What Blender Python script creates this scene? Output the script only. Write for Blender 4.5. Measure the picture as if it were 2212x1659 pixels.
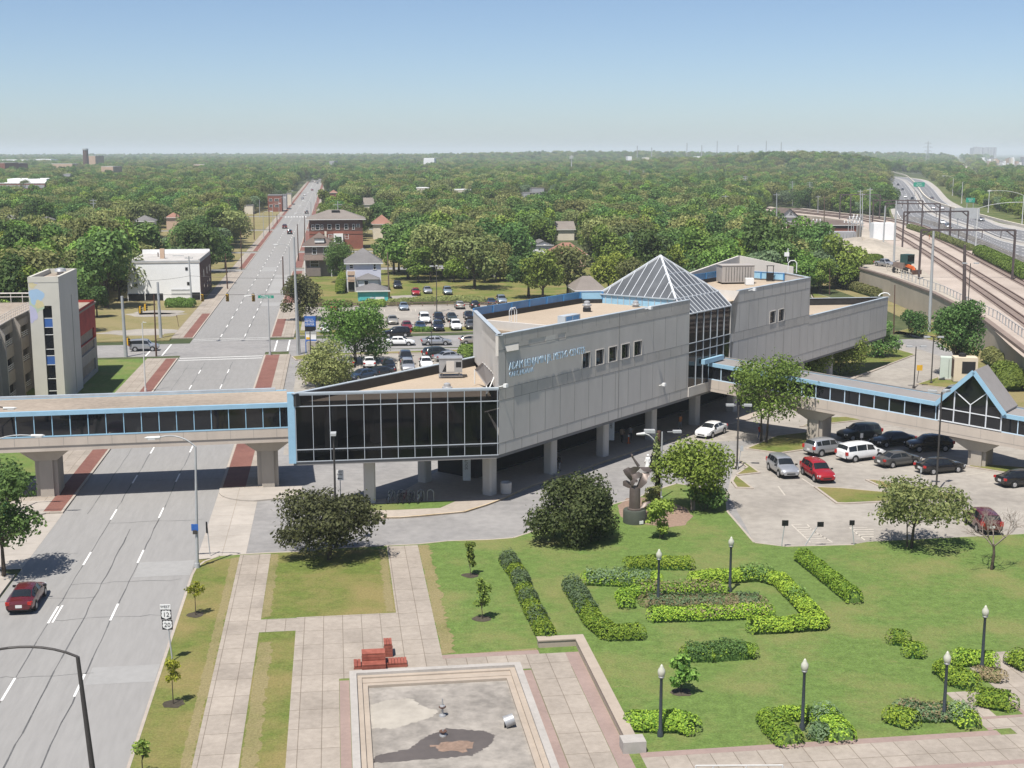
import bpy, bmesh, math, random
from mathutils import Vector, Matrix, noise
R = math.radians
for o in list(bpy.data.objects): bpy.data.objects.remove(o)
SC = bpy.context.scene
COL = SC.collection
# ---------------------------------------------------------------- camera
H = 30.0
cam_d = bpy.data.cameras.new('camera'); cam = bpy.data.objects.new('camera', cam_d); COL.objects.link(cam)
cam.location = (0, 0, H); cam.rotation_euler = (R(90 - 10.1148), 0, 0)
cam_d.sensor_width = 36.0; cam_d.lens = 36.0 * 2800 / 2212; cam_d.clip_start = 1; cam_d.clip_end = 60000
SC.camera = cam
# ---------------------------------------------------------------- sky, sun, exposure
SUN_ELEV, SUN_HEAD = 64.5, 28.0        # shadows run 28 degrees right of the camera heading
w = bpy.data.worlds.new('World'); SC.world = w; w.use_nodes = True
nt = w.node_tree; nt.nodes.clear()
sky = nt.nodes.new('ShaderNodeTexSky'); sky.sky_type = 'NISHITA'; sky.sun_disc = False
sky.sun_elevation = R(SUN_ELEV); sky.sun_rotation = R(180 + SUN_HEAD); sky.altitude = 0
sky.air_density = 0.7; sky.dust_density = 0.6; sky.ozone_density = 3.2
HAZE = 0.00013
bg = nt.nodes.new('ShaderNodeBackground'); bg.inputs[1].default_value = 0.09
wo = nt.nodes.new('ShaderNodeOutputWorld')
nt.links.new(sky.outputs[0], bg.inputs[0]); nt.links.new(bg.outputs[0], wo.inputs[0])
sl = bpy.data.lights.new('sun', 'SUN'); sl.energy = 5.0; sl.angle = R(0.53); sl.color = (1.0, 0.955, 0.89)
sun = bpy.data.objects.new('sun', sl); COL.objects.link(sun)
_e = R(SUN_ELEV); _h = R(SUN_HEAD)
_tr = Vector((math.sin(_h) * math.cos(_e), math.cos(_h) * math.cos(_e), -math.sin(_e)))
sun.rotation_euler = _tr.to_track_quat('-Z', 'Y').to_euler(); sun.location = (-30, -60, 90)
SC.render.engine = 'CYCLES'
SC.view_settings.view_transform = 'Standard'; SC.view_settings.look = 'None'
SC.view_settings.exposure = 0.45; SC.view_settings.gamma = 1.0
SC.cycles.max_bounces = 6; SC.cycles.diffuse_bounces = 2; SC.cycles.glossy_bounces = 3
SC.cycles.transparent_max_bounces = 8; SC.cycles.transmission_bounces = 4
SC.cycles.volume_bounces = 1
rnd = random.Random(7)
# ---------------------------------------------------------------- survey: photo points to ground points
FX, CX, CY, YH = 2800.0, 1106.0, 829.5, 330.0
_t = math.atan((CY - YH) / FX); _s, _c = math.sin(_t), math.cos(_t)
ZN = dict(A1=(0,300,640),A2=(600,300,640),A3=(1200,300,640),A4=(1800,300,700),B1=(0,640,640),B2=(600,700,640),B3=(1140,600,640),
  B4=(1680,600,640),C1=(0,1050,640),C2=(600,1000,640),C3=(1200,1000,640),C4=(1800,800,700),E1=(0,1395,640),E2=(600,1395,640),
  E3=(1200,1300,640),E4=(1800,1350,700),F1=(2160,900,340),F2=(0,1000,400),F3=(1540,1000,466.7),F4=(780,720,400),H1=(680,1080,640),
  H2=(1200,950,600),H3=(1180,680,340),H4=(1440,610,400),K1=(1900,1000,600),K2=(0,640,453.45),K4=(700,740,266.7))
def zuv(zn, x, y):
    if zn == 'D': return x, y
    a, b, w_ = ZN[zn]; k = w_ / 2212.0
    return (a + x * k) / 1.1302, (b + y * k) / 1.1302
def q(zn, x, y, z=0.0):
    u, v = zuv(zn, x, y)
    a = (u - CX) / FX; b = (v - CY) / FX
    ry = _c - b * _s; rz = -_s - b * _c
    k = (z - H) / rz
    return Vector((a * k, ry * k, z))
def htop(zn, x, y, Y):          # height of the point at photo (x, y) standing at distance Y
    u, v = zuv(zn, x, y); b = (v - CY) / FX
    return H + (-_s - b * _c) * Y / (_c - b * _s)
HD = R(-7.8)
def PS(p, s, z=0.0):             # street frame: p across (right), s along the street
    return Vector((p * math.cos(HD) + s * math.sin(HD), -p * math.sin(HD) + s * math.cos(HD), z))
W0 = Vector((-1.15, 108.7, 0)); WD = Vector((0.593, 0.805, 0)).normalized(); WB = Vector((-WD.y, WD.x, 0))
def ST(a, d, z=0.0):             # station frame: a along the front wall, d depth behind it
    v = W0 + WD * a + WB * d; return Vector((v.x, v.y, z))
# ---------------------------------------------------------------- mesh builder
class MB:
    def __init__(s): s.v = []; s.f = []; s.m = []
    def poly(s, pts, mi=0):
        n = len(s.v); s.v += [tuple(p) for p in pts]; s.f.append(tuple(range(n, n + len(pts)))); s.m.append(mi)
    def prism(s, poly, z0, z1, mi=0, ms=None, bottom=True):
        if ms is None: ms = mi
        a = sum(poly[i][0] * poly[(i+1) % len(poly)][1] - poly[(i+1) % len(poly)][0] * poly[i][1] for i in range(len(poly)))
        if a < 0: poly = list(reversed(poly))
        n = len(poly); b = len(s.v)
        s.v += [(p[0], p[1], z0) for p in poly] + [(p[0], p[1], z1) for p in poly]
        s.f.append(tuple(range(b + n, b + 2 * n))); s.m.append(mi)
        if bottom: s.f.append(tuple(range(b + n - 1, b - 1, -1))); s.m.append(ms)
        for i in range(n):
            j = (i + 1) % n; s.f.append((b + i, b + j, b + n + j, b + n + i)); s.m.append(ms)
    def box(s, c, size, rz=0.0, mi=0):
        cx, cy, cz = c; hx, hy, hz = size[0]/2, size[1]/2, size[2]/2
        ca, sa = math.cos(rz), math.sin(rz)
        pl = [(cx + x*ca - y*sa, cy + x*sa + y*ca) for x, y in ((-hx,-hy),(hx,-hy),(hx,hy),(-hx,hy))]
        s.prism(pl, cz - hz, cz + hz, mi)
    def beam(s, a, b, w_, h_, mi=0):      # box beam between two points, w sideways, h up
        a = Vector(a); b = Vector(b); d = (b - a).normalized()
        up = Vector((0, 0, 1)) if abs(d.z) < 0.9 else Vector((0, 1, 0))
        r = d.cross(up).normalized(); u = r.cross(d).normalized()
        n = len(s.v)
        for p in (a, b):
            for x, y in ((-1,-1),(1,-1),(1,1),(-1,1)): s.v.append(tuple(p + r*(x*w_/2) + u*(y*h_/2)))
        for f in ((0,1,2,3),(7,6,5,4),(0,4,5,1),(1,5,6,2),(2,6,7,3),(3,7,4,0)):
            s.f.append(tuple(n + i for i in f)); s.m.append(mi)
    def tube(s, a, b, r0, r1=None, n=8, mi=0, cap=True):
        a = Vector(a); b = Vector(b); r1 = r0 if r1 is None else r1
        d = (b - a); 
        if d.length < 1e-6: return
        d.normalize(); up = Vector((0, 0, 1)) if abs(d.z) < 0.95 else Vector((1, 0, 0))
        x = d.cross(up).normalized(); y = d.cross(x).normalized(); k = len(s.v)
        for p, r in ((a, r0), (b, r1)):
            for i in range(n):
                t = 2*math.pi*i/n; s.v.append(tuple(p + x*(r*math.cos(t)) + y*(r*math.sin(t))))
        for i in range(n):
            j = (i+1) % n; s.f.append((k+i, k+n+i, k+n+j, k+j)); s.m.append(mi)
        if cap:
            s.f.append(tuple(range(k, k+n))); s.m.append(mi); s.f.append(tuple(range(k+2*n-1, k+n-1, -1))); s.m.append(mi)
    def path(s, pts, r, n=6, mi=0):
        for i in range(len(pts)-1):
            ra = r if not isinstance(r, (list, tuple)) else r[i]; rb = r if not isinstance(r, (list, tuple)) else r[i+1]
            s.tube(pts[i], pts[i+1], ra, rb, n, mi)
    def lathe(s, c, prof, n=16, mi=0):    # prof: list of (radius, z)
        k = len(s.v)
        for r, z in prof:
            for i in range(n):
                t = 2*math.pi*i/n; s.v.append((c[0] + r*math.cos(t), c[1] + r*math.sin(t), c[2] + z))
        for a in range(len(prof)-1):
            for i in range(n):
                j = (i+1) % n; s.f.append((k+a*n+i, k+a*n+j, k+(a+1)*n+j, k+(a+1)*n+i)); s.m.append(mi)
        s.f.append(tuple(range(k+n-1, k-1, -1))); s.m.append(mi)
        s.f.append(tuple(range(k+(len(prof)-1)*n, k+len(prof)*n))); s.m.append(mi)
    def grid(s, pts, mi=0):               # pts[i][j]
        k = len(s.v); a = len(pts); b = len(pts[0])
        for row in pts: s.v += [tuple(p) for p in row]
        for i in range(a-1):
            for j in range(b-1):
                s.f.append((k+i*b+j, k+(i+1)*b+j, k+(i+1)*b+j+1, k+i*b+j+1)); s.m.append(mi)
    def build(s, name, mats, parent=None, smooth=None, off=None):
        me = bpy.data.meshes.new(name); vv = s.v
        if off is not None: vv = [(x-off[0], y-off[1], z-off[2]) for x, y, z in vv]
        me.from_pydata(vv, [], s.f)
        if not isinstance(mats, (list, tuple)): mats = [mats]
        for m_ in mats: me.materials.append(m_)
        me.polygons.foreach_set('material_index', s.m)
        if smooth is not None:
            me.polygons.foreach_set('use_smooth', [True]*len(s.f))
            if smooth < 180: me.set_sharp_from_angle(angle=R(smooth))
        me.update()
        o = bpy.data.objects.new(name, me); COL.objects.link(o)
        if parent is not None:
            o.parent = parent
            if off is None and parent.get('wb'): o.matrix_parent_inverse = Matrix.Translation(-Vector(parent.location))
        return o
def tag(o, label=None, cat=None, group=None, kind=None):
    if label: o['label'] = label
    if cat: o['category'] = cat
    if group: o['group'] = group
    if kind: o['kind'] = kind
    return o
def thing(name, loc, label, cat, group=None, rz=0.0, world=False):
    o = bpy.data.objects.new(name, None); COL.objects.link(o); o.empty_display_size = 0.3
    o.location = loc; o.rotation_euler = (0, 0, rz)
    if world: o['wb'] = 1          # children are given in world coordinates
    return tag(o, label, cat, group)
KIDS = {}
def copy_tree(o, parent=None):
    c = o.copy(); COL.objects.link(c)
    if parent is not None: c.parent = parent
    for ch in o.children: copy_tree(ch, c)
    return c
def struct(name, mb, mats, label=None, cat=None):
    o = mb.build(name, mats); return tag(o, label, cat or name.replace('_', ' '), None, 'structure')
def text_mb(s, size, ext=0.02, align='CENTER'):
    cu = bpy.data.curves.new('t', 'FONT'); cu.body = s; cu.size = size; cu.extrude = ext; cu.align_x = align; cu.align_y = 'CENTER'
    cu.resolution_u = 2
    ob = bpy.data.objects.new('t', cu); COL.objects.link(ob)
    dg = bpy.context.evaluated_depsgraph_get(); me = bpy.data.meshes.new_from_object(ob.evaluated_get(dg))
    mb = MB(); mb.v = [tuple(v.co) for v in me.vertices]; mb.f = [tuple(p.vertices) for p in me.polygons]; mb.m = [0]*len(mb.f)
    bpy.data.objects.remove(ob); bpy.data.curves.remove(cu); bpy.data.meshes.remove(me)
    return mb
def place_text(mb, s, org, xdir, ydir, size, ext=0.02, align='CENTER', sx=1.0, mi=0):   # lettering on a board: x along xdir, y along ydir
    t = text_mb(s, size, ext, align); X = Vector(xdir).normalized(); Y = Vector(ydir).normalized(); N = X.cross(Y); o = Vector(org)
    k = len(mb.v)
    mb.v += [tuple(o + X*(v[0]*sx) + Y*v[1] + N*v[2]) for v in t.v]; mb.f += [tuple(i+k for i in f) for f in t.f]; mb.m += [mi]*len(t.f)
# ---------------------------------------------------------------- materials
def _n(nt_, t, **kw):
    n = nt_.nodes.new(t)
    for k, v in kw.items(): setattr(n, k, v)
    return n
def mat(name, col, rough=0.8, var=0.12, scale=1.5, col2=None, big=0.08, bump=0.0, spec=0.3, metal=0.0, stretch=None, rot=0.0, brick=None):
    """procedural surface: two noise scales vary the colour in world space, optional joint grid and bump"""
    m = bpy.data.materials.new(name); m.use_nodes = True; nt_ = m.node_tree; L = nt_.links
    b = nt_.nodes['Principled BSDF']; b.inputs['Roughness'].default_value = rough; b.inputs['Metallic'].default_value = metal
    b.inputs['Specular IOR Level'].default_value = spec
    geo = _n(nt_, 'ShaderNodeNewGeometry'); mp = _n(nt_, 'ShaderNodeMapping', vector_type='TEXTURE'); mp.inputs['Rotation'].default_value = (0, 0, -rot)
    if stretch: mp.inputs['Scale'].default_value = tuple(1/v for v in stretch)
    L.new(geo.outputs['Position'], mp.inputs[0])
    n1 = _n(nt_, 'ShaderNodeTexNoise'); n1.inputs['Scale'].default_value = scale; n1.inputs['Detail'].default_value = 5; n1.inputs['Roughness'].default_value = 0.65
    n2 = _n(nt_, 'ShaderNodeTexNoise'); n2.inputs['Scale'].default_value = big; n2.inputs['Detail'].default_value = 4
    L.new(mp.outputs[0], n1.inputs[0]); L.new(mp.outputs[0], n2.inputs[0])
    lo = [c*(1-var) for c in col]; hi = [min(1, c*(1+var)) for c in (col2 or col)]
    mx = _n(nt_, 'ShaderNodeMix', data_type='RGBA'); mx.inputs[6].default_value = (*lo, 1); mx.inputs[7].default_value = (*hi, 1)
    ad = _n(nt_, 'ShaderNodeMath', operation='ADD'); L.new(n1.outputs[0], ad.inputs[0]); L.new(n2.outputs[0], ad.inputs[1])
    mr = _n(nt_, 'ShaderNodeMapRange'); mr.inputs[1].default_value = 0.72; mr.inputs[2].default_value = 1.28
    L.new(ad.outputs[0], mr.inputs[0]); L.new(mr.outputs[0], mx.inputs[0])
    out = mx.outputs[2]
    if brick:                       # (width, height, joint colour, joint size)
        mb_ = _n(nt_, 'ShaderNodeMapping'); mb_.inputs['Rotation'].default_value = (0, 0, rot)
        if len(brick) > 4: mb_.inputs['Location'].default_value = brick[4]
        L.new(geo.outputs['Position'], mb_.inputs[0])
        br = _n(nt_, 'ShaderNodeTexBrick'); br.offset = 0.0; br.squash = 1.0
        br.inputs['Scale'].default_value = 1.0; br.inputs['Brick Width'].default_value = brick[0]; br.inputs['Row Height'].default_value = brick[1]
        br.inputs['Mortar Size'].default_value = brick[3]; br.inputs['Mortar Smooth'].default_value = 0.1; br.inputs['Bias'].default_value = 0
        br.inputs['Color1'].default_value = (0.93, 0.93, 0.93, 1); br.inputs['Color2'].default_value = (1.05, 1.05, 1.05, 1)
        br.inputs['Mortar'].default_value = (*brick[2], 1); L.new(mb_.outputs[0], br.inputs[0])
        mm = _n(nt_, 'ShaderNodeMix', data_type='RGBA', blend_type='MULTIPLY'); mm.inputs[0].default_value = 1
        L.new(out, mm.inputs[6]); L.new(br.outputs[0], mm.inputs[7]); out = mm.outputs[2]
    L.new(out, b.inputs['Base Color'])
    if bump:
        bp = _n(nt_, 'ShaderNodeBump'); bp.inputs['Strength'].default_value = bump; bp.inputs['Distance'].default_value = 0.05
        L.new(n1.outputs[0], bp.inputs['Height']); L.new(bp.outputs[0], b.inputs['Normal'])
    return m
def lawn_mat(name, green, dry, soil, drybias=0.0):
    m = bpy.data.materials.new(name); m.use_nodes = True; nt_ = m.node_tree; L = nt_.links
    b = nt_.nodes['Principled BSDF']; b.inputs['Roughness'].default_value = 0.9; b.inputs['Specular IOR Level'].default_value = 0.1
    geo = _n(nt_, 'ShaderNodeNewGeometry')
    def nz(sc, det=4, rgh=0.6, st=None):
        t = _n(nt_, 'ShaderNodeTexNoise'); t.inputs['Scale'].default_value = sc; t.inputs['Detail'].default_value = det; t.inputs['Roughness'].default_value = rgh
        if st:
            mp = _n(nt_, 'ShaderNodeMapping'); mp.inputs['Scale'].default_value = st; mp.inputs['Rotation'].default_value = (0, 0, 0.6)
            L.new(geo.outputs['Position'], mp.inputs[0]); L.new(mp.outputs[0], t.inputs[0])
        else: L.new(geo.outputs['Position'], t.inputs[0])
        return t.outputs[0]
    def ramp(src, a, b_):
        r = _n(nt_, 'ShaderNodeMapRange'); r.inputs[1].default_value = a; r.inputs[2].default_value = b_; L.new(src, r.inputs[0]); return r.outputs[0]
    def mixc(f, a, c):
        x = _n(nt_, 'ShaderNodeMix', data_type='RGBA'); L.new(f, x.inputs[0])
        for i, v in ((6, a), (7, c)):
            if isinstance(v, tuple): x.inputs[i].default_value = (*v, 1)
            else: L.new(v, x.inputs[i])
        return x.outputs[2]
    c1 = mixc(ramp(nz(1.6, 6, 0.75), 0.3, 0.7), tuple(g_*0.72 for g_ in green), tuple(g_*1.28 for g_ in green))
    c2 = mixc(ramp(nz(0.16, 5, 0.65), 0.5 - drybias, 0.72 - drybias), c1, dry)
    c3 = mixc(ramp(nz(0.5, 6, 0.7, (1, 3, 1)), 0.62, 0.75), c2, tuple(0.5*(dry[i]+soil[i]) for i in range(3)))
    c4 = mixc(ramp(nz(5, 3, 0.8), 0.35, 0.7), c3, tuple(g_*0.55 for g_ in green)) if False else c3
    n5 = nz(7.0, 3, 0.8); hs = _n(nt_, 'ShaderNodeHueSaturation'); L.new(c4, hs.inputs['Color'])
    r5 = _n(nt_, 'ShaderNodeMapRange'); r5.inputs[1].default_value = 0.3; r5.inputs[2].default_value = 0.7; r5.inputs[3].default_value = 0.72; r5.inputs[4].default_value = 1.25
    L.new(n5, r5.inputs[0]); L.new(r5.outputs[0], hs.inputs['Value']); L.new(hs.outputs[0], b.inputs['Base Color'])
    bp = _n(nt_, 'ShaderNodeBump'); bp.inputs['Strength'].default_value = 0.5; bp.inputs['Distance'].default_value = 0.08; L.new(n5, bp.inputs['Height']); L.new(bp.outputs[0], b.inputs['Normal'])
    return m
def paint(name, col, rough=0.3, metal=0.0, coat=0.6):
    m = bpy.data.materials.new(name); m.use_nodes = True; b = m.node_tree.nodes['Principled BSDF']; nt_ = m.node_tree
    b.inputs['Roughness'].default_value = rough; b.inputs['Metallic'].default_value = metal; b.inputs['Coat Weight'].default_value = coat; b.inputs['Coat Roughness'].default_value = 0.06
    n1 = _n(nt_, 'ShaderNodeTexNoise'); n1.inputs['Scale'].default_value = 3.0; g_ = _n(nt_, 'ShaderNodeNewGeometry'); nt_.links.new(g_.outputs['Position'], n1.inputs[0])
    mx = _n(nt_, 'ShaderNodeMix', data_type='RGBA'); mx.inputs[6].default_value = (*[c*0.92 for c in col], 1); mx.inputs[7].default_value = (*[min(1, c*1.08) for c in col], 1)
    nt_.links.new(n1.outputs[0], mx.inputs[0]); nt_.links.new(mx.outputs[2], b.inputs['Base Color'])
    return m
def glass(name, col=(0.012, 0.014, 0.018), rough=0.05, see=0.0):
    m = bpy.data.materials.new(name); m.use_nodes = True; nt_ = m.node_tree; b = nt_.nodes['Principled BSDF']
    n1 = _n(nt_, 'ShaderNodeTexNoise'); n1.inputs['Scale'].default_value = 0.4; g_ = _n(nt_, 'ShaderNodeNewGeometry'); nt_.links.new(g_.outputs['Position'], n1.inputs[0])
    mx = _n(nt_, 'ShaderNodeMix', data_type='RGBA'); mx.inputs[6].default_value = (*[c*0.6 for c in col], 1); mx.inputs[7].default_value = (*[min(1, c*1.4) for c in col], 1)
    nt_.links.new(n1.outputs[0], mx.inputs[0]); nt_.links.new(mx.outputs[2], b.inputs['Base Color'])
    b.inputs['Roughness'].default_value = rough; b.inputs['Specular IOR Level'].default_value = 0.5
    if see > 0:
        out = nt_.nodes['Material Output']; tr = _n(nt_, 'ShaderNodeBsdfTransparent'); tr.inputs[0].default_value = (see, see, see*1.05, 1)
        mxs = _n(nt_, 'ShaderNodeMixShader'); mxs.inputs[0].default_value = 0.55
        nt_.links.new(b.outputs[0], mxs.inputs[1]); nt_.links.new(tr.outputs[0], mxs.inputs[2]); nt_.links.new(mxs.outputs[0], out.inputs[0])
    return m
def leaf_mat(name, c_lo, c_hi, hue_var=0.03, trans=0.32):
    m = bpy.data.materials.new(name); m.use_nodes = True; nt_ = m.node_tree; L = nt_.links; out = nt_.nodes['Material Output']
    b = nt_.nodes['Principled BSDF']; b.inputs['Roughness'].default_value = 0.6; b.inputs['Specular IOR Level'].default_value = 0.2
    geo = _n(nt_, 'ShaderNodeNewGeometry'); oi = _n(nt_, 'ShaderNodeObjectInfo')
    mx = _n(nt_, 'ShaderNodeMix', data_type='RGBA'); mx.inputs[6].default_value = (*c_lo, 1); mx.inputs[7].default_value = (*c_hi, 1)
    L.new(geo.outputs['Random Per Island'], mx.inputs[0])
    hs = _n(nt_, 'ShaderNodeHueSaturation'); L.new(mx.outputs[2], hs.inputs['Color'])
    r1 = _n(nt_, 'ShaderNodeMapRange'); r1.inputs[3].default_value = 0.5 - hue_var; r1.inputs[4].default_value = 0.5 + hue_var; L.new(oi.outputs['Random'], r1.inputs[0]); L.new(r1.outputs[0], hs.inputs['Hue'])
    ml = _n(nt_, 'ShaderNodeMath', operation='MULTIPLY'); ml.inputs[1].default_value = 7.31; fr = _n(nt_, 'ShaderNodeMath', operation='FRACT')
    L.new(oi.outputs['Random'], ml.inputs[0]); L.new(ml.outputs[0], fr.inputs[0])
    r2 = _n(nt_, 'ShaderNodeMapRange'); r2.inputs[3].default_value = 0.68; r2.inputs[4].default_value = 1.5; L.new(fr.outputs[0], r2.inputs[0]); L.new(r2.outputs[0], hs.inputs['Value'])
    L.new(hs.outputs[0], b.inputs['Base Color'])
    tl = _n(nt_, 'ShaderNodeBsdfTranslucent'); L.new(hs.outputs[0], tl.inputs[0])
    ms = _n(nt_, 'ShaderNodeMixShader'); ms.inputs[0].default_value = trans; L.new(b.outputs[0], ms.inputs[1]); L.new(tl.outputs[0], ms.inputs[2]); L.new(ms.outputs[0], out.inputs[0])
    return m
M = {}
M['ground'] = mat('ground_cover', (0.035, 0.06, 0.02), 0.95, 0.35, 0.4, (0.07, 0.08, 0.03), 0.02)
M['asphalt'] = mat('asphalt', (0.245, 0.238, 0.228), 0.9, 0.10, 3.0, None, 0.06, 0.15, 0.2, stretch=(1, 0.12, 1), rot=HD)
M['patch'] = mat('asphalt_patch', (0.285, 0.28, 0.27), 0.9, 0.08, 2.0)
M['crack'] = mat('crack_sealer', (0.10, 0.10, 0.10), 0.8, 0.3, 4.0)
M['drive'] = mat('driveway_asphalt', (0.23, 0.222, 0.215), 0.9, 0.12, 1.2, (0.25, 0.24, 0.23), 0.15, 0.15, 0.2)
M['lot'] = mat('parking_asphalt', (0.275, 0.25, 0.22), 0.9, 0.16, 1.0, (0.30, 0.275, 0.24), 0.12, 0.1, 0.2)
M['concrete'] = mat('pavement_concrete', (0.295, 0.255, 0.212), 0.85, 0.14, 2.5, (0.315, 0.275, 0.232), 0.35, 0.1, 0.25, rot=HD, brick=(1.22, 2.4, (0.55, 0.52, 0.48), 0.022, (0.02, -0.35, 0)))
M['apron'] = mat('apron_concrete', (0.36, 0.325, 0.285), 0.85, 0.12, 1.0, None, 0.2, 0.1, 0.25, rot=HD, brick=(4.5, 3.0, (0.75, 0.72, 0.68), 0.03))
M['kerb'] = mat('kerb_concrete', (0.37, 0.32, 0.27), 0.85, 0.15, 2.0)
M['brickpave'] = mat('brick_paving', (0.17, 0.075, 0.06), 0.85, 0.14, 3.0, (0.19, 0.09, 0.07), 0.3, 0.2, 0.25)
M['pinkstone'] = mat('border_paving', (0.27, 0.20, 0.175), 0.85, 0.12, 3.0, None, 0.4)
M['lawn'] = lawn_mat('lawn_grass', (0.112, 0.168, 0.044), (0.185, 0.185, 0.070), (0.22, 0.17, 0.09), 0.03)
M['drylawn'] = lawn_mat('dry_lawn_grass', (0.115, 0.145, 0.035), (0.21, 0.175, 0.07), (0.24, 0.18, 0.10), 0.10)
M['straw'] = lawn_mat('straw_grass', (0.15, 0.15, 0.055), (0.225, 0.19, 0.095), (0.26, 0.19, 0.11), 0.2)
M['white'] = mat('marking_paint', (0.72, 0.71, 0.68), 0.7, 0.12, 5.0)
M['fadedwhite'] = mat('worn_marking_paint', (0.45, 0.41, 0.35), 0.8, 0.2, 2.0)
M['mulch'] = mat('mulch', (0.23, 0.16, 0.12), 0.95, 0.3, 4.0)
M['soil'] = mat('dark_soil', (0.06, 0.05, 0.035), 0.95, 0.4, 4.0)
# ================================================================ SETTING: ground, street, pavements
def sheet(mb, pts, z, mi=0): mb.poly([(p[0], p[1], z) for p in pts], mi)
def rect(p0, p1, s0, s1): return [PS(p0, s0), PS(p1, s0), PS(p1, s1), PS(p0, s1)]
def ccw(pts):
    a = sum(pts[i][0]*pts[(i+1) % len(pts)][1] - pts[(i+1) % len(pts)][0]*pts[i][1] for i in range(len(pts)))
    return pts if a > 0 else list(reversed(pts))
mb = MB(); sheet(mb, [(-20000, -300), (20000, -300), (20000, 30000), (-20000, 30000)], -0.15)
struct('ground', mb, M['ground'], 'flat green ground reaching the horizon')
mb = MB()
ss = [-30] + [i*40 for i in range(0, 70)] + [2800]
for a, b in zip(ss[:-1], ss[1:]): sheet(mb, ccw(rect(-23.3, -10.8, a, b)), -0.13)
struct('street', mb, M['asphalt'], 'straight grey one way street running to the horizon')
# cross street
mb = MB(); sheet(mb, ccw([PS(-95, 196), PS(-23.3, 198), PS(-23.3, 211), PS(-95, 209.5)]), -0.128)
sheet(mb, ccw([PS(-10.8, 200.2), PS(70, 203.5), PS(70, 217), PS(-10.8, 213.4)]), -0.128)
sheet(mb, ccw([PS(-23.3, 197), PS(-10.8, 198.5), PS(-10.8, 213.4), PS(-23.3, 212)]), -0.126)
for s_, wd in ((340, 7), (402, 6), (520, 7), (634, 8)):
    sheet(mb, ccw([PS(-95, s_), PS(-23.3, s_), PS(-23.3, s_+wd), PS(-95, s_+wd)]), -0.128); sheet(mb, ccw([PS(-10.8, s_), PS(40, s_), PS(40, s_+wd), PS(-10.8, s_+wd)]), -0.128)
struct('cross_street', mb, M['drive'], 'pale side streets crossing the main street')
# patches, seams and cracks in the street
mb = MB()
for r_ in ((-14.9, -10.9, 92.4, 95.9), (-14.8, -10.9, 73.0, 75.6), (-14.6, -11.0, 286, 330), (-14.7, -10.9, 262, 268), (-18.8, -15.2, 340, 352)):
    sheet(mb, ccw(rect(*r_)), -0.124)
struct('asphalt_patch', mb, M['patch'], 'paler repaired patches in the right lane')
mb = MB(); rr = random.Random(3)
def crackline(pts, w_, z=-0.122):
    for a, b in zip(pts[:-1], pts[1:]):
        a = Vector(a); b = Vector(b); d = (b-a); d.z = 0
        if d.length < 1e-4: continue
        n_ = Vector((-d.y, d.x, 0)).normalized()*(w_*rr.uniform(0.5, 1.3)/2); sheet(mb, ccw([a-n_, b-n_, b+n_, a+n_]), z)
for p_, s0, s1, w_ in ((-19.02, 50, 192, .06), (-15.05, 50, 192, .07), (-16.9, 50, 106, .08), (-18.95, 214, 420, .1), (-14.95, 214, 420, .1), (-21.2, 110, 190, .05)):
    pts = []; s_ = s0
    while s_ < s1: pts.append(PS(p_ + rr.uniform(-.07, .07), s_)); s_ += rr.uniform(1.2, 2.6)
    crackline(pts, w_)
for s_ in (74.8, 84.2, 88.4, 91.5, 99, 107, 121, 138, 150, 161, 176, 186, 219, 233, 250):
    pts = []; p_ = -23.2 if rr.random() < .5 else -19
    e_ = p_ + rr.uniform(4, 10)
    while p_ < min(e_, -11): pts.append(PS(p_, s_ + rr.uniform(-.25, .25))); p_ += rr.uniform(.6, 1.2)
    crackline(pts, .05)
struct('crack_sealer', mb, M['crack'], 'dark sealed cracks along the street lanes')
mb = MB()
for p_ in (-19.0, -15.08):
    s_ = 47.0
    while s_ < 192: sheet(mb, ccw(rect(p_-.07, p_+.07, s_, s_+3.2)), -0.117); s_ += 12.2
    s_ = 218.0
    while s_ < 1400: sheet(mb, ccw(rect(p_-.08, p_+.08, s_, s_+3.4)), -0.117); s_ += 12.2
p_ = -18.75; sheet(mb, ccw(rect(p_-.06, p_+.06, 83.7, 87)), -0.117)
for s_ in (193.2, 195.2): sheet(mb, ccw([PS(-23.1, s_), PS(-11, s_+1.0), PS(-11, s_+1.35), PS(-23.1, s_+.35)]), -0.116)
for s_ in (213.6, 215.4): sheet(mb, ccw([PS(-23.1, s_), PS(-11, s_+.8), PS(-11, s_+1.0), PS(-23.1, s_+.2)]), -0.116)
for p_ in (-28.6, -26.2): sheet(mb, ccw(rect(p_, p_+.22, 198.4, 210.4)), -0.116)
for p_ in (-9.6, -7.6): sheet(mb, ccw(rect(p_, p_+.22, 201, 212.8)), -0.116)
for i in range(9): sheet(mb, ccw(rect(-22.8 + i*1.35, -22.1 + i*1.35, 628, 634)), -0.116)
struct('road_marking', mb, M['white'], 'white lane dashes and stop lines on the street')
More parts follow.
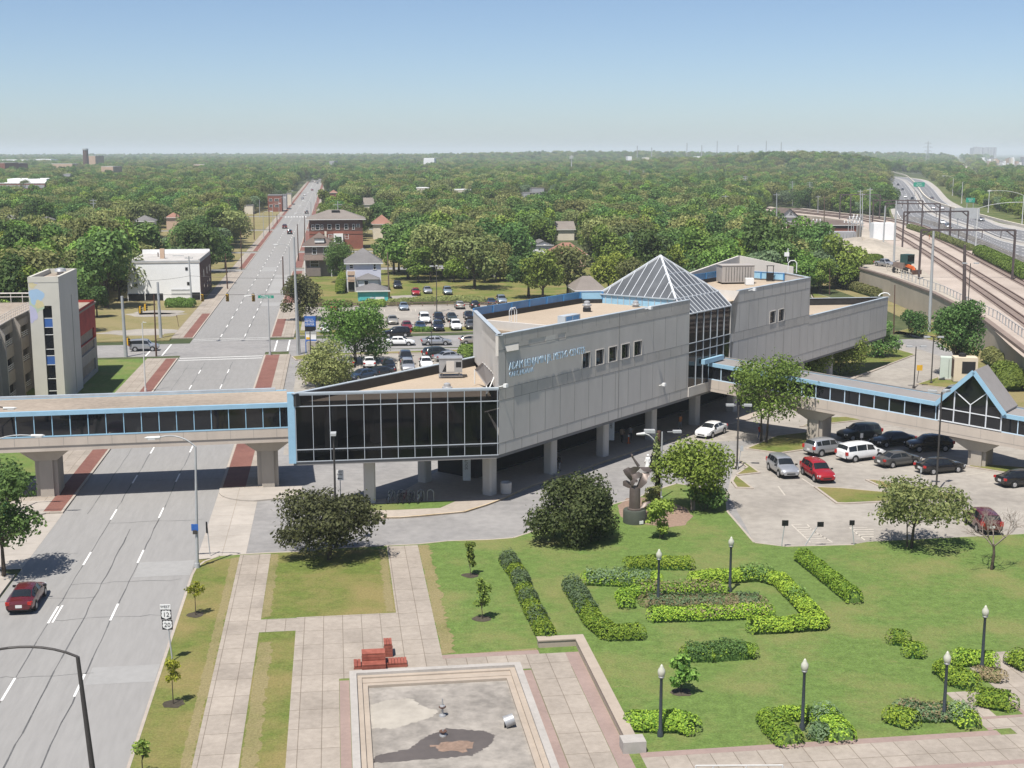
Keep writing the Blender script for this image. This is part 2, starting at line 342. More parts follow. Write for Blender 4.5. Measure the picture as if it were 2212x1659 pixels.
# pavements beside the street (left and right) with brick strips and kerbs
mb = MB(); mk = MB(); mbr = MB()
segs_l = ((110.5, 195.3), (216.8, 339), (348, 401), (409, 519), (528, 633), (643, 900), (900, 1400))
segs_r = ((116.5, 196.8), (215.8, 339), (348, 401), (409, 519), (528, 633), (643, 900), (900, 1400))
for a, b in segs_l:
    mk.prism(rect(-23.5, -23.3, a, b), -0.16, 0.0); mb.prism(rect(-26.9, -23.5, a, b), -0.16, 0.002)
    if a < 300: sheet(mbr, ccw(rect(-25.0, -23.52, a+.4, b-.6 if a < 150 else a + 33)), 0.008)
    else: sheet(mbr, ccw(rect(-24.9, -23.52, a+.4, b-.6)), 0.008)
for a, b in segs_r:
    mk.prism(rect(-10.8, -10.6, a, b), -0.16, 0.0); mb.prism(rect(-10.6, -6.9, a, b), -0.16, 0.002)
    if a < 120 or a > 300: sheet(mbr, ccw(rect(-10.55, -8.5, a+.6, b-.4)), 0.008)
    else: sheet(mbr, ccw(rect(-10.55, -9.0, a+.6, a+24)), 0.008); sheet(mbr, ccw(rect(-10.55, -8.2, a+50, b-.4)), 0.008)
mb.prism([PS(-28.5, 110.5), PS(-26.9, 110.5), PS(-26.9, 195.3), PS(-27.8, 195.3)], -0.16, 0.001)
struct('pavement', mb, M['concrete'], 'pale concrete pavements along the street', 'pavement')
struct('brick_strip', mbr, M['brickpave'], 'red brick strips between pavement and kerb')
# aprons at the driveways, left corner pavements
mb = MB(); ARC = lambda c, r, a0, a1, n=8: [PS(c[0] + r*math.cos(R(a0 + (a1-a0)*i/n)), c[1] + r*math.sin(R(a0 + (a1-a0)*i/n))) for i in range(n+1)]
sheet(mb, ccw([PS(-45, 95.5), PS(-23.3, 95.5), PS(-23.3, 111), PS(-45, 111)]), -0.122)
sheet(mb, ccw([PS(-10.8, 96), PS(-7.2, 96.9), PS(-7.2, 112.8), PS(-10.8, 117)]), -0.122)
struct('apron', mb, M['apron'], 'pale concrete driveway aprons beside the street')
mb2 = MB()
mb2.prism([PS(-23.3, 111.6)] + ARC((-28.0, 113.8), 4.7, -25, -90)[1:] + [PS(-34, 108.9), PS(-46, 108.9), PS(-46, 114.5), PS(-23.3, 114.5)], -0.16, 0.004)
mb2.prism([PS(-23.4, 93.8)] + ARC((-26.6, 92.3), 3.2, 30, 90) + [PS(-46, 95.5), PS(-46, 70), PS(-24.2, 70), PS(-23.4, 88)], -0.16, 0.004)
mb2.prism(list(reversed([PS(-10.8, 116.6)] + ARC((-6.9, 116.0), 3.9, 190, 262) + [PS(-3.4, 113.0), PS(-3.4, 116.6)])), -0.16, 0.004)
struct('corner_pavement', mb2, M['apron'], 'rounded concrete pavement corners at the driveways', 'pavement')
# lawn on the left behind the pavement, vacant lots
mb = MB(); mb.prism([PS(-70, 111), PS(-28.5, 111), PS(-27.8, 195.3), PS(-75, 194)], -0.16, -0.01)
struct('verge_lawn', mb, M['lawn'], 'green lawn around the car park tower', 'lawn')
mb = MB(); mb.prism([PS(-95, 212.5), PS(-26.9, 214.5), PS(-26.9, 339), PS(-95, 339)], -0.16, -0.01)
for a, b in ((348, 401), (409, 519), (528, 633), (643, 800)): mb.prism([PS(-75, a), PS(-26.9, a), PS(-26.9, b), PS(-75, b)], -0.16, -0.01)
for a, b in ((348, 401), (409, 519)): mb.prism([PS(-6.9, a), PS(40, a), PS(40, b), PS(-6.9, b)], -0.16, -0.01)
mb.prism([PS(-6.9, 196.8), PS(-6.9, 215.8), PS(-6.5, 215.8), PS(-6.5, 196.8)], -0.16, -0.14)
struct('vacant_lot', mb, M['straw'], 'dry grass vacant lots beside the street', 'lawn')
mb = MB(); mb.prism([PS(-6.9, 220), PS(75, 223), PS(75, 339), PS(-6.9, 339)], -0.16, -0.01); struct('house_lawn', mb, M['drylawn'], 'grass around the houses beyond the back lot', 'lawn')
mb = MB(); rr = random.Random(5)
def blob(c, r, n=14, sx=1.0): return [Vector((c[0] + r*sx*rr.uniform(.7, 1.2)*math.cos(2*math.pi*i/n), c[1] + r*rr.uniform(.7, 1.2)*math.sin(2*math.pi*i/n), 0)) for i in range(n)]
for c, r_, sx in ((q('A1', 1330, 1600), 4, 1.2), (q('B1', 1300, 445), 3.2, 1.8), (q('B1', 1180, 590), 4, 1.8), (q('A2', 1330, 1470), 4.5, .7)): sheet(mb, ccw(blob(c, r_, 14, sx)), 0.0)
struct('bare_ground', mb, M['lot'], 'bare dirt patches in the vacant lots')
# ---------------- station driveway, lots
mb = MB(); sheet(mb, ccw([PS(-7.2, 90), PS(140, 78), PS(140, 200), PS(-7.2, 200.6)]), -0.135)
struct('driveway', mb, M['drive'], 'grey asphalt driveway curving under the station')
mb = MB(); sheet(mb, ccw([ST(-2, 26), ST(64, 26), ST(64, 62), ST(-2, 62)]), -0.127) if False else None
lotA = [q('C3', 1990, 690), q('C3', 2225, 1120), q('K1', 60, 1228), q('K1', 800, 1190), q('K1', 2300, 1120), q('C4', 2300, 850), q('C4', 1500, 720), q('C4', 700, 640), q('C4', 0, 930)]
sheet(mb, ccw(lotA), -0.130)
struct('parking_lot', mb, M['lot'], 'pale parking lot under the right hand footbridge')
mb = MB(); sheet(mb, ccw([PS(-6.0, 223.4), PS(62, 226.5), PS(62, 263), PS(-6.0, 258)]), -0.003)
sheet(mb, ccw([PS(-3.4, 118), PS(1, 150), PS(40, 205), PS(70, 203.6), PS(70, 196), PS(40, 150), PS(14, 118)]), -0.125) if False else None
struct('overflow_lot', mb, M['lot'], 'tan parking lot beyond the side street', 'parking lot')
mb = MB(); sheet(mb, ccw([PS(-5.6, 130), PS(-5.6, 193), PS(12, 198.2), PS(90, 199.5), PS(90, 130)]), -0.131)
struct('staff_lot', mb, M['lot'], 'tan parking lot behind the station', 'parking lot')
# grassy kerbed verges between the lots and the side street
mb = MB(); mk2 = MB()
def island(poly, name_mi=0, kerbw=0.22, z=0.0):
    poly = ccw(poly); mk2.prism(poly, -0.16, z - 0.01)
    c = sum((Vector((p[0], p[1], 0)) for p in poly), Vector((0, 0, 0)))/len(poly); n = len(poly); ins = []
    for i in range(n):
        a = Vector(poly[i-1][:2]); b = Vector(poly[i][:2]); d = Vector(poly[(i+1) % n][:2])
        n1 = Vector((-(b-a).y, (b-a).x)).normalized(); n2 = Vector((-(d-b).y, (d-b).x)).normalized()
        h = (n1+n2); h = h.normalized()/max(.35, h.normalized().dot(n1)); ins.append((b.x + h.x*kerbw, b.y + h.y*kerbw))
    sheet(mb, ins, z + 0.004)
island([PS(-6.4, 217), PS(62, 220), PS(62, 222.6), PS(-6.4, 219)])
island([PS(-6.7, 194.4), PS(-3.5, 196.8), PS(60, 200), PS(60, 197.6), PS(1, 195.2), PS(-6.0, 191)])
island([q('F4', 350, 300), q('F4', 440, 295), q('F4', 460, 410), q('F4', 350, 405)])
island([q('B2', 600, 630), q('B2', 760, 600), q('B2', 800, 660), q('B2', 900, 760), q('B2', 700, 830), q('B2', 480, 800)])
# islands in the right hand lot
island([q('K1', 320, 690), q('K1', 560, 700), q('K1', 1000, 740), q('K1', 1160, 815), q('K1', 620, 840), q('K1', 520, 838)])
island([q('K1', 780, 625), q('K1', 870, 628), q('K1', 1650, 765), q('K1', 1700, 790), q('K1', 1640, 805), q('K1', 1340, 815), q('K1', 1020, 735)])
island([q('C4', 0, 1010), q('C4', 90, 1050), q('C4', 180, 1115), q('C4', 0, 1135), q('C3', 2060, 540), q('C3', 2150, 480)])
island([q('C3', 2020, 600), q('C3', 2060, 545), q('C3', 2215, 660), q('C3', 2060, 655)])
island([q('C4', 60, 930), q('C4', 330, 965), q('C4', 540, 935), q('C4', 640, 790), q('C4', 300, 830)])
island([q('C4', 480, 760), q('C4', 1060, 700), q('C4', 920, 680), q('C4', 700, 690)])
island([q('C4', 1760, 1065), q('C4', 2100, 1120), q('C4', 2300, 1160), q('C4', 2300, 1080), q('C4', 1850, 1045)])
island([q('B4', 1400, 1105), q('B4', 1540, 1060), q('B4', 1920, 915), q('B4', 1800, 880), q('B4', 1560, 830), q('B4', 1000, 950), q('B4', 1050, 1080)])
island([q('B4', 1760, 720), q('B4', 2060, 800), q('B4', 2300, 800), q('B4', 2300, 600), q('B4', 2120, 620), q('B4', 1740, 730)])
island([q('B4', 1920, 1165), q('B4', 2150, 1090), q('B4', 2400, 1090), q('B4', 2400, 1220), q('B4', 2080, 1185)])
island([q('A4', 560, 1300), q('A4', 720, 1345), q('A4', 600, 1370), q('B4', 1040, 430), q('B4', 1030, 370)])
struct('verge', mb, M['drylawn'], 'kerbed grass islands and verges around the lots', 'grass')
struct('kerb', mk2, M['kerb'], 'concrete kerbs around the grass islands')
struct('street_kerb', mk, M['kerb'], 'pale kerbs along both sides of the street', 'kerb')
# plaza under the station
mb = MB()
pl_ = [q('C2', 1000, 912), q('C2', 1300, 908), q('C2', 1480, 895), q('C2', 1850, 860), q('C2', 2040, 800), q('C2', 2212, 735), q('H2', 300, 895), q('H2', 560, 800), q('H2', 800, 735), q('H2', 910, 690), q('H2', 1490, 490), q('H2', 1660, 440), q('H2', 1740, 408), ST(46, -1), ST(92, 0), ST(80, 13), ST(10, 13), ST(-4, 9), q('C2', 1000, 765)]
mb.prism(pl_, -0.16, 0.0)
struct('station_plaza', mb, M['kerb'], 'concrete plaza under the raised station', 'pavement')
mb = MB(); sheet(mb, ccw([q('C2', 1020, 800), q('C2', 1400, 780), q('C2', 1780, 768), q('C2', 1640, 830), q('C2', 1300, 845), q('C2', 1040, 852)]), 0.006)
struct('plaza_grass', mb, M['lawn'], 'small bright grass triangle by the bike rack', 'grass')
# yellow worn kerb lip along the drive
mb = MB(); lip = pl_[0:13]
for a, b in zip(lip[:-1], lip[1:]):
    d = (b-a).normalized(); n_ = Vector((-d.y, d.x, 0))*0.16; mb.prism([a, b, b+n_, a+n_], -0.1, 0.012)
struct('kerb_edge', mb, mat('kerb_yellow', (0.50, 0.36, 0.18), 0.8, 0.25, 1.0, (0.48, 0.40, 0.30), 0.3), 'worn yellow kerb along the station drive', 'kerb')
# ---------------- park
park = [PS(-10.8, 20), PS(-10.8, 92)] + [PS(-10.7, 93.6), PS(-10.2, 95.2), PS(-9.2, 96.4), PS(-7.6, 96.6)] + [PS(-5.3, 96.7), q('C2', 450, 1195), q('C2', 800, 1165), q('C2', 1200, 1143), q('C2', 1450, 1132), q('C2', 1700, 1105), q('C3', 0, 1092), q('C3', 180, 1078), q('C3', 330, 1030), q('C3', 700, 900), q('C3', 1040, 790), q('C3', 1240, 735), q('C3', 1330, 690), q('C3', 1560, 620), q('C3', 1990, 690), q('C3', 2000, 860), q('C3', 2225, 1120), q('K1', 60, 1228), q('K1', 680, 1212), q('K1', 800, 1190), q('K1', 2300, 1115), PS(90, 75), PS(90, 20)]
mb = MB(); mb.prism(park, -0.16, 0.0, 0, 1)
struct('park_lawn', mb, [M['lawn'], M['kerb']], 'wide green park lawn', 'lawn')
mb = MB()
for a, b in zip(park[1:24], park[2:25]):
    d = (b-a).normalized(); n_ = Vector((d.y, -d.x, 0))*0.18; mb.prism([a, b, b+n_, a+n_], -0.15, 0.012)
mb.prism(rect(-10.8, -10.62, 20, 92), -0.15, 0.012)
struct('park_kerb', mb, M['kerb'], 'pale kerb round the park lawn', 'kerb')
mb = MB(); rr = random.Random(11)
def rough_rect(p0, p1, s0, s1, amp, step=0.3):
    pts = []; s_ = s0
    while s_ < s1: pts.append(PS(p0 + rr.uniform(-amp, amp)*.4, s_)); s_ += step*rr.uniform(.5, 1.3)
    s_ = s1
    while s_ > s0: pts.append(PS(p1 + rr.uniform(-amp, amp), s_)); s_ -= step*rr.uniform(.5, 1.3)
    return pts
for r_ in ((-10.6, -7.6, 20, 95.5, .0), (-5.3, -3.0, 20, 79.7, .0), (-5.3, 3.5, 82.2, 96.4, 0)): mb.prism(rect(*r_[:4]), -0.05, 0.004)
struct('verge_grass', mb, M['drylawn'], 'patchy half dry grass verges beside the park paths', 'grass')
mb = MB()
for r_ in ((-8.2, -7.62, 20, 95.8, .14), (-5.28, -4.7, 82.3, 96.2, .12), (3.42, 2.85, 82.4, 96.4, .14), (5.92, 6.75, 74.5, 97.0, .2), (-5.2, -4.4, 56, 78, .15)):
    sheet(mb, ccw(rough_rect(*r_)), 0.008)
for c, r_, sx in ((PS(21, 92), 4.0, 1.7), (PS(26, 97), 5, 1.6), (PS(37, 84), 3, 1.8), (PS(45, 90), 3, 2), (PS(10, 77.5), 2.2, 1.5), (PS(30.5, 62.2), 1.6, 2.2), (PS(24, 83.6), 1.3, 3.2), (PS(40.5, 67.3), 1.2, 1.4)):
    pass
sheet(mb, ccw(rough_rect(5.9, 11.8, 74.35, 74.75, .1, .5)), 0.007)
struct('dry_edge', mb, M['straw'], 'straw coloured dry grass along the path edges', 'grass')
mb = MB()
for r_ in ((-7.6, -5.3, 20, 96.3), (3.5, 5.9, 73.8, 97.0), (-3.0, 3.5, 71.62, 82.15), (-3.0, -0.3, 20, 71.62), (-5.3, -3.0, 79.75, 82.05), (3.5, 14.2, 71.62, 73.8), (10.95, 13.35, 20, 71.62), (14.75, 90, 20, 59.5), (34.9, 90, 59.5, 61.4), (36.7, 40.6, 61.4, 69), (33.6, 34.9, 60.2, 65.0), (34.9, 36.7, 64.2, 65.0), (40.6, 90, 64.9, 65.4), (38.4, 90, 69.0, 70.3)):
    mb.prism(rect(*r_), -0.05, 0.014)
struct('park_path', mb, M['concrete'], 'tan concrete slab paths and plaza of the park', 'path')
mb = MB()
for r_ in ((-0.28, 0.28, 20, 71.3), (10.4, 10.93, 20, 71.4), (13.37, 14.2, 20, 73.8), (5.9, 11.8, 73.8, 74.4), (14.75, 34.0, 59.5, 60.05), (34.0, 36.7, 61.4, 61.7), (36.45, 36.7, 61.7, 64.2), (33.6, 33.9, 60.1, 60.4), (14.75, 90, 56.3, 56.75)):
    mb.prism(rect(*r_), -0.05, 0.018)
struct('border_paving', mb, M['pinkstone'], 'dusky pink paving bands beside the pool and plaza', 'paving')
# ================================================================ THE STATION
M['wallc'] = mat('station_concrete', (0.52, 0.485, 0.44), 0.85, 0.07, 0.8, None, 0.25, 0.12, 0.2, stretch=(1, 1, 0.35))
M['joint'] = mat('panel_joint', (0.25, 0.235, 0.215), 0.9, 0.1, 2.0)
M['band'] = mat('concrete_band', (0.475, 0.44, 0.395), 0.85, 0.09, 0.8, None, 0.3, 0.1, 0.2)
M['gravel'] = mat('roof_gravel', (0.40, 0.325, 0.245), 0.95, 0.18, 5.0, (0.37, 0.305, 0.235), 0.12, 0.3, 0.1)
M['membrane'] = mat('dark_parapet_membrane', (0.035, 0.033, 0.032), 0.7, 0.25, 0.8)
M['coping'] = mat('metal_coping', (0.36, 0.40, 0.43), 0.5, 0.15, 1.0, None, 0.3, 0, 0.5)
M['blue'] = mat('blue_painted_steel', (0.27, 0.44, 0.56), 0.45, 0.10, 1.5)
M['deepblue'] = mat('blue_glass_panel', (0.06, 0.22, 0.45), 0.2, 0.25, 0.6, None, 0.2, 0, 0.6)
M['lightblue'] = mat('pale_blue_panel', (0.28, 0.48, 0.62), 0.3, 0.15, 0.8)
M['dglass'] = glass('dark_glass', (0.010, 0.011, 0.014), 0.04)
M['seeglass'] = glass('smoked_glass', (0.006, 0.007, 0.009), 0.03, 0.26)
M['mull'] = mat('aluminium_mullion', (0.36, 0.39, 0.42), 0.4, 0.06, 2.0, None, 0.3, 0, 0.5)
M['skyglass'] = glass('skylight_glass', (0.10, 0.105, 0.11), 0.12)
M['steel'] = mat('galvanised_steel', (0.40, 0.40, 0.40), 0.45, 0.15, 2.0, None, 0.3, 0, 0.5, 0.4)
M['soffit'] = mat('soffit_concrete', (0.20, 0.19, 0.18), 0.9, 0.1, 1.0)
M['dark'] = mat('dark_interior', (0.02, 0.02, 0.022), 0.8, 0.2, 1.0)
M['letter'] = mat('blue_letter_metal', (0.42, 0.55, 0.66), 0.35, 0.08, 3.0, None, 0.3, 0, 0.5)
M['whitemetal'] = mat('white_painted_metal', (0.70, 0.70, 0.68), 0.45, 0.06, 2.0)
def V3(v, z): return (v[0], v[1], z)
def holed_wall(mb, O, d, a0, a1, z0, z1, holes, depth=0.3, mi=0, mr=None):
    """outer skin of a wall through O along d (outward normal is right of d), with rectangular holes and their reveals"""
    mr = mi if mr is None else mr
    n_ = Vector((d.y, -d.x, 0))
    xs = sorted({a0, a1} | {min(max(h[i], a0), a1) for h in holes for i in (0, 1)}); zs = sorted({z0, z1} | {min(max(h[i], z0), z1) for h in holes for i in (2, 3)})
    P = lambda a, z, k=0.0: (O.x + d.x*a - n_.x*k, O.y + d.y*a - n_.y*k, z)
    for i in range(len(xs)-1):
        for j in range(len(zs)-1):
            cx = (xs[i]+xs[i+1])/2; cz = (zs[j]+zs[j+1])/2
            if any(h[0] < cx < h[1] and h[2] < cz < h[3] for h in holes): continue
            mb.poly([P(xs[i], zs[j]), P(xs[i+1], zs[j]), P(xs[i+1], zs[j+1]), P(xs[i], zs[j+1])], mi)
    for h in holes:
        a, b, c, e = h[:4]
        mb.poly([P(a, c), P(b, c), P(b, c, depth), P(a, c, depth)], mr); mb.poly([P(a, e, depth), P(b, e, depth), P(b, e), P(a, e)], mr)
        mb.poly([P(a, c), P(a, c, depth), P(a, e, depth), P(a, e)], mr); mb.poly([P(b, c, depth), P(b, c), P(b, e), P(b, e, depth)], mr)
def wall_box(mb, O, d, a0, a1, z0, z1, k0, k1, mi=0):     # slab standing proud (k0 out) of / behind (k1 in) the wall plane
    n_ = Vector((d.y, -d.x, 0))
    pts = [(O.x + d.x*a + n_.x*k, O.y + d.y*a + n_.y*k) for a, k in ((a0, k0), (a1, k0), (a1, -k1), (a0, -k1))]
    mb.prism(pts, z0, z1, mi)
st = thing('station_building', tuple(ST(38, 6)), 'long raised concrete station with glass wedge end and pyramid skylight', 'station', world=True)
SW = [(12.99, 14.25), (15.3, 16.68), (17.6, 19.03), (19.9, 21.35), (22.25, 23.7)]
SR = [(53.05, 54.55), (55.45, 56.98)]
mb = MB()
h1 = [(a, b, 10.2, 11.6) for a, b in SW] + [(0.95, 2.95, 13.28, 13.9), (4.4, 7.0, 13.32, 13.92), (8.95, 10.15, 13.3, 13.93)]
holed_wall(mb, W0, WD, 0.0, 33.5, 4.4, 14.75, h1, 0.35)
for z0, z1 in ((9.15, 10.12), (13.5, 14.74)):
    holed_wall(mb, W0 + Vector((WD.y, -WD.x, 0))*0.006, WD, 0.02, 33.48, z0, z1, [h for h in h1 if h[3] > 13], 0.01, 2)
def joints(a0, a1, vs, hs, zt):
    for z in hs: wall_box(mb, W0, WD, a0, a1, z-.02, z+.02, 0.012, 0, 1)
    for a, z0, z1 in vs: wall_box(mb, W0, WD, a-.018, a+.018, z0, min(z1, zt), 0.014, 0, 1)
vv = []
for i in range(14): vv.append((1.0 + i*2.38, 4.4, 5.4)) ; vv.append((2.19 + i*2.38, 5.42, 9.13) if 2.19+i*2.38 < 33.4 else (1, 4.4, 4.5)); vv.append((1.0 + i*2.38, 9.17, 10.1)); vv.append((2.19 + i*2.38, 10.14, 13.46) if i*2.38 > 10 and 2.19+i*2.38 < 33 and not any(a-.05 < 2.19+i*2.38 < b+.05 for a, b in SW) else (1.0, 10.14, 13.2)); vv.append((1.0 + i*2.38, 13.95, 14.7))
joints(0.02, 33.48, vv, (5.4, 9.13, 10.13, 13.48), 14.7)
wall_box(mb, W0, WD, 19.38, 19.46, 4.4, 14.75, 0.02, 0, 1)
# left end face (oblique 45 degrees) with the long slot, back wall
E0 = ST(0, 0); ed = (ST(12.6, 12.6) - E0).normalized()
holed_wall(mb, ST(12.6, 12.6), -ed, 0, (ST(12.6, 12.6)-E0).length, 9.9, 14.75, [(7.0, 16.6, 13.3, 13.85)], 0.4)
holed_wall(mb, ST(33.5, 12.6), -WD, 0, 20.9, 4.4, 14.75, [], 0.3)
wall_box(mb, ST(6.0, 6.0), ed, -6, 9, 9.95, 10.0, 0.02, 0, 1)
mb.build('wall', [M['wallc'], M['joint'], M['band']], st)
# second block
mb = MB(); h2 = [(a, b, 10.2, 11.6) for a, b in SR]
# sloped shoulder next to the skylight: wall outline as polygon strips
holed_wall(mb, W0, WD, 42.95, 64.4, 4.4, 13.3, h2, 0.35)
P2 = lambda a, z, k=0.0: tuple(ST(a, k, z))
mb.poly([P2(42.95, 13.3), P2(64.4, 13.3), P2(64.4, 14.75), P2(44.9, 14.75)])
for z0, z1, a0 in ((9.15, 10.12, 42.97),): holed_wall(mb, W0 + Vector((WD.y, -WD.x, 0))*0.006, WD, a0, 64.38, z0, z1, [], 0.01, 2)
vv = []
for i in range(9):
    a = 43.9 + i*2.38
    vv += [(a, 9.17, 10.1), (a, 4.45, 5.4)]
    if a + 1.19 < 64.2: vv += [(a+1.19, 5.42, 9.1)]; 
    if a + 1.19 < 64.2 and not any(x-.05 < a+1.19 < y+.05 for x, y in SR): vv += [(a+1.19, 10.14, 13.4)]
    if a > 46: vv += [(a, 13.5, 14.7)]
joints(42.97, 64.38, vv, (5.4, 9.13, 10.13, 13.48), 14.7)
wall_box(mb, W0, WD, 57.0, 57.07, 4.4, 14.75, 0.02, 0, 1)
for a, b in ((ST(64.4, 0), ST(68.4, 5)), (ST(68.4, 5), ST(68.4, 10.2)), (ST(68.4, 10.2), ST(66.2, 12.6)), (ST(66.2, 12.6), ST(42.95, 12.6))):
    d = (b-a); holed_wall(mb, a, d.normalized(), 0, d.length, 4.4, 14.75, [], 0.3)
mb.poly([P2(42.95, 4.4, 12.6), P2(42.95, 4.4, 0), P2(42.95, 13.3, 0), P2(44.9, 14.75, 0), P2(44.9, 14.75, 12.6)])
mb.build('wall', [M['wallc'], M['joint'], M['band']], st)
# third low block, wedge
mb = MB(); holed_wall(mb, W0, WD, 64.4, 91.5, 4.4, 9.9, [], 0.3)
holed_wall(mb, W0 + Vector((WD.y, -WD.x, 0))*0.006, WD, 64.42, 91.48, 8.9, 9.88, [], 0.01, 2)
a, b = ST(91.5, 0), ST(79, 12.6); holed_wall(mb, a, (b-a).normalized(), 0, (b-a).length, 4.4, 9.9, [], .3)
holed_wall(mb, b, -WD, 0, 11, 4.4, 9.9, [], .3)
joints(64.45, 91.45, [(66 + i*2.38, 4.45, 8.85) for i in range(11)] + [(67.2 + i*2.38, 8.95, 9.85) for i in range(10)], (8.88, 5.4), 9.9)
mb.build('wall', [M['wallc'], M['joint'], M['band']], st)
# roofs
RB = [(9.2, 0.3), (33.5, 0.3), (33.5, 1.6), (33.5, 10.6), (31.5, 12.3), (12.6, 12.3), (8.6, 8.6)]
mb = MB(); mb.prism([ST(*p) for p in RB], 13.2, 13.75)
mb.prism([ST(42.95, .3), ST(64.2, .3), ST(68.1, 5.1), ST(68.1, 10.1), ST(66, 12.3), ST(42.95, 12.3)], 13.2, 13.7)
mb.prism([ST(64.6, .3), ST(90.6, .3), ST(78.9, 12.3), ST(68.7, 12.3), ST(68.7, 5)], 8.6, 9.0)
mb.prism([ST(-.3, .5), ST(-11.6, 11.9), ST(12, 11.9)], 9.0, 9.45)
mb.build('roof_deck', M['gravel'], st)
mb = MB()
def parapet(pts, z0, z1, t, mi):
    for a, b in zip(pts[:-1], pts[1:]):
        a = Vector(a); b = Vector(b); d = (b-a).normalized(); n_ = Vector((-d.y, d.x, 0)); mb.prism([a, b, b + n_*t, a + n_*t], z0, z1, mi)
parapet([ST(12.6, 12.58), ST(0.02, 0.0), ST(33.5, 0.02)] if False else [ST(0.02, 0.02), ST(33.5, 0.02)], 13.0, 14.74, 0.3, 0)
parapet([ST(12.58, 12.58), ST(0.3, 0.3)], 13.0, 14.74, 0.3, 0)
parapet([ST(45.0, 0.02), ST(64.38, 0.02), ST(68.38, 5), ST(68.38, 10.2), ST(66.2, 12.58)], 13.2, 14.74, 0.3, 0)
parapet([ST(64.6, 0.02), ST(91.3, 0.02)], 8.6, 9.9, 0.28, 0)
mb.build('parapet', M['wallc'], st)
for pts, z0, z1, t_ in (([ST(33.3, 12.55), ST(12.5, 12.55)], 13.3, 14.3, .25), ([ST(33.45, 10.6), ST(31.6, 12.4)], 13.3, 14.2, .2), ([ST(66, 12.55), ST(43, 12.55)], 13.3, 14.2, .25), ([ST(91.2, .3), ST(79, 12.5)], 8.6, 9.92, .2), ([ST(79, 12.5), ST(69, 12.5)], 8.6, 9.91, .2), ([ST(12, 12.1), ST(-12.3, 12.1)], 9.2, 10.25, .3)):
    mb = MB(); parapet(pts, z0, z1, t_, 0); mb.build('parapet_membrane', M['membrane'], st)
mb = MB()
for pts, z, t in (([ST(0, 0), ST(33.5, 0)], 14.75, .38), ([ST(12.6, 12.6), ST(0, 0)], 14.75, .38), ([ST(44.9, 0), ST(64.4, 0), ST(68.4, 5), ST(68.4, 10.2), ST(66.2, 12.6)], 14.75, .38), ([ST(64.41, 0), ST(91.5, 0)], 9.9, .36), ([ST(91.5, 0), ST(79, 12.6), ST(69, 12.6)], 9.925, .3), ([ST(12.3, 12.2), ST(-12.4, 12.2)], 10.26, .36)):
    for a, b in zip(pts[:-1], pts[1:]):
        d = (b-a).normalized(); n_ = Vector((-d.y, d.x, 0)); mb.prism([a - n_*.03, b - n_*.03, b + n_*t, a + n_*t], z, z + .07, 0)
mb.build('coping', M['coping'], st)
# blue glazed guard panels on the rear parapets
def guard(pts, z0, z1, name, m_, step):
    mbp = MB(); mpo = MB()
    for a, b in zip(pts[:-1], pts[1:]):
        a = Vector(a); b = Vector(b); d = (b-a); L_ = d.length; d.normalize(); n_ = Vector((-d.y, d.x, 0)); k = max(1, round(L_/step))
        for i in range(k):
            p0 = a + d*(L_*i/k + .09); p1 = a + d*(L_*(i+1)/k - .09); mbp.prism([p0, p1, p1 + n_*.06, p0 + n_*.06], z0, z1)
        for i in range(k+1):
            p = a + d*(L_*i/k); mpo.prism([p - d*.09 - n_*.02, p + d*.09 - n_*.02, p + d*.09 + n_*.14, p - d*.09 + n_*.14], z0 - .05, z1 + .02)
        mpo.prism([a - n_*.01, b - n_*.01, b + n_*.1, a + n_*.1], z1, z1 + .05)
    o = mbp.build(name, m_, st); mpo.build('panel_post', M['deepblue'], o)
    return o
guard([ST(31.4, 12.55), ST(12.6, 12.55)], 14.3, 14.98, 'guard_panel', M['deepblue'], 3.1)
guard([ST(33.2, 10.7), ST(31.5, 12.5)], 14.2, 15.0, 'guard_panel', M['lightblue'], 2.6)
guard([ST(66, 12.5), ST(44, 12.5)], 14.2, 14.95, 'guard_panel', M['deepblue'], 2.8)
guard([ST(68.0, 5.2), ST(68.0, 10.0), ST(66, 12.2)], 13.9, 14.7, 'guard_panel', M['lightblue'], 1.6)
mb = MB()   # gabled concrete screen behind the second block
for a, b, za, zb in ((ST(56, 13.3), ST(71.5, 13.3), 14.9, 16.4), (ST(71.5, 13.3), ST(72.5, 6.0), 16.4, 15.2)):
    d = (b-a).normalized(); n_ = Vector((-d.y, d.x, 0))*.3
    k = len(mb.v); mb.v += [V3(a, 12.5), V3(b, 12.5), V3(b, zb), V3(a, za)] + [V3(a + n_, 12.5), V3(b + n_, 12.5), V3(b + n_, zb), V3(a + n_, za)]
    for f in ((0,1,2,3), (7,6,5,4), (3,2,6,7), (0,3,7,4), (1,5,6,2)): mb.f.append(tuple(k+i for i in f)); mb.m.append(0)
mb.build('parapet_screen', M['wallc'], st)
# recess behind the front left corner of block one
mb = MB(); a, b = ST(9.2, .35), ST(8.9, 8.6); d = (b-a).normalized(); n_ = Vector((-d.y, d.x, 0))
mb.prism([a, b, b - n_*.3, a - n_*.3], 11.8, 14.55); mb.prism([ST(.4, .2), ST(9.2, .3), ST(8.9, 8.6)], 11.5, 11.9)
mb.build('plant_recess', M['wallc'], st)
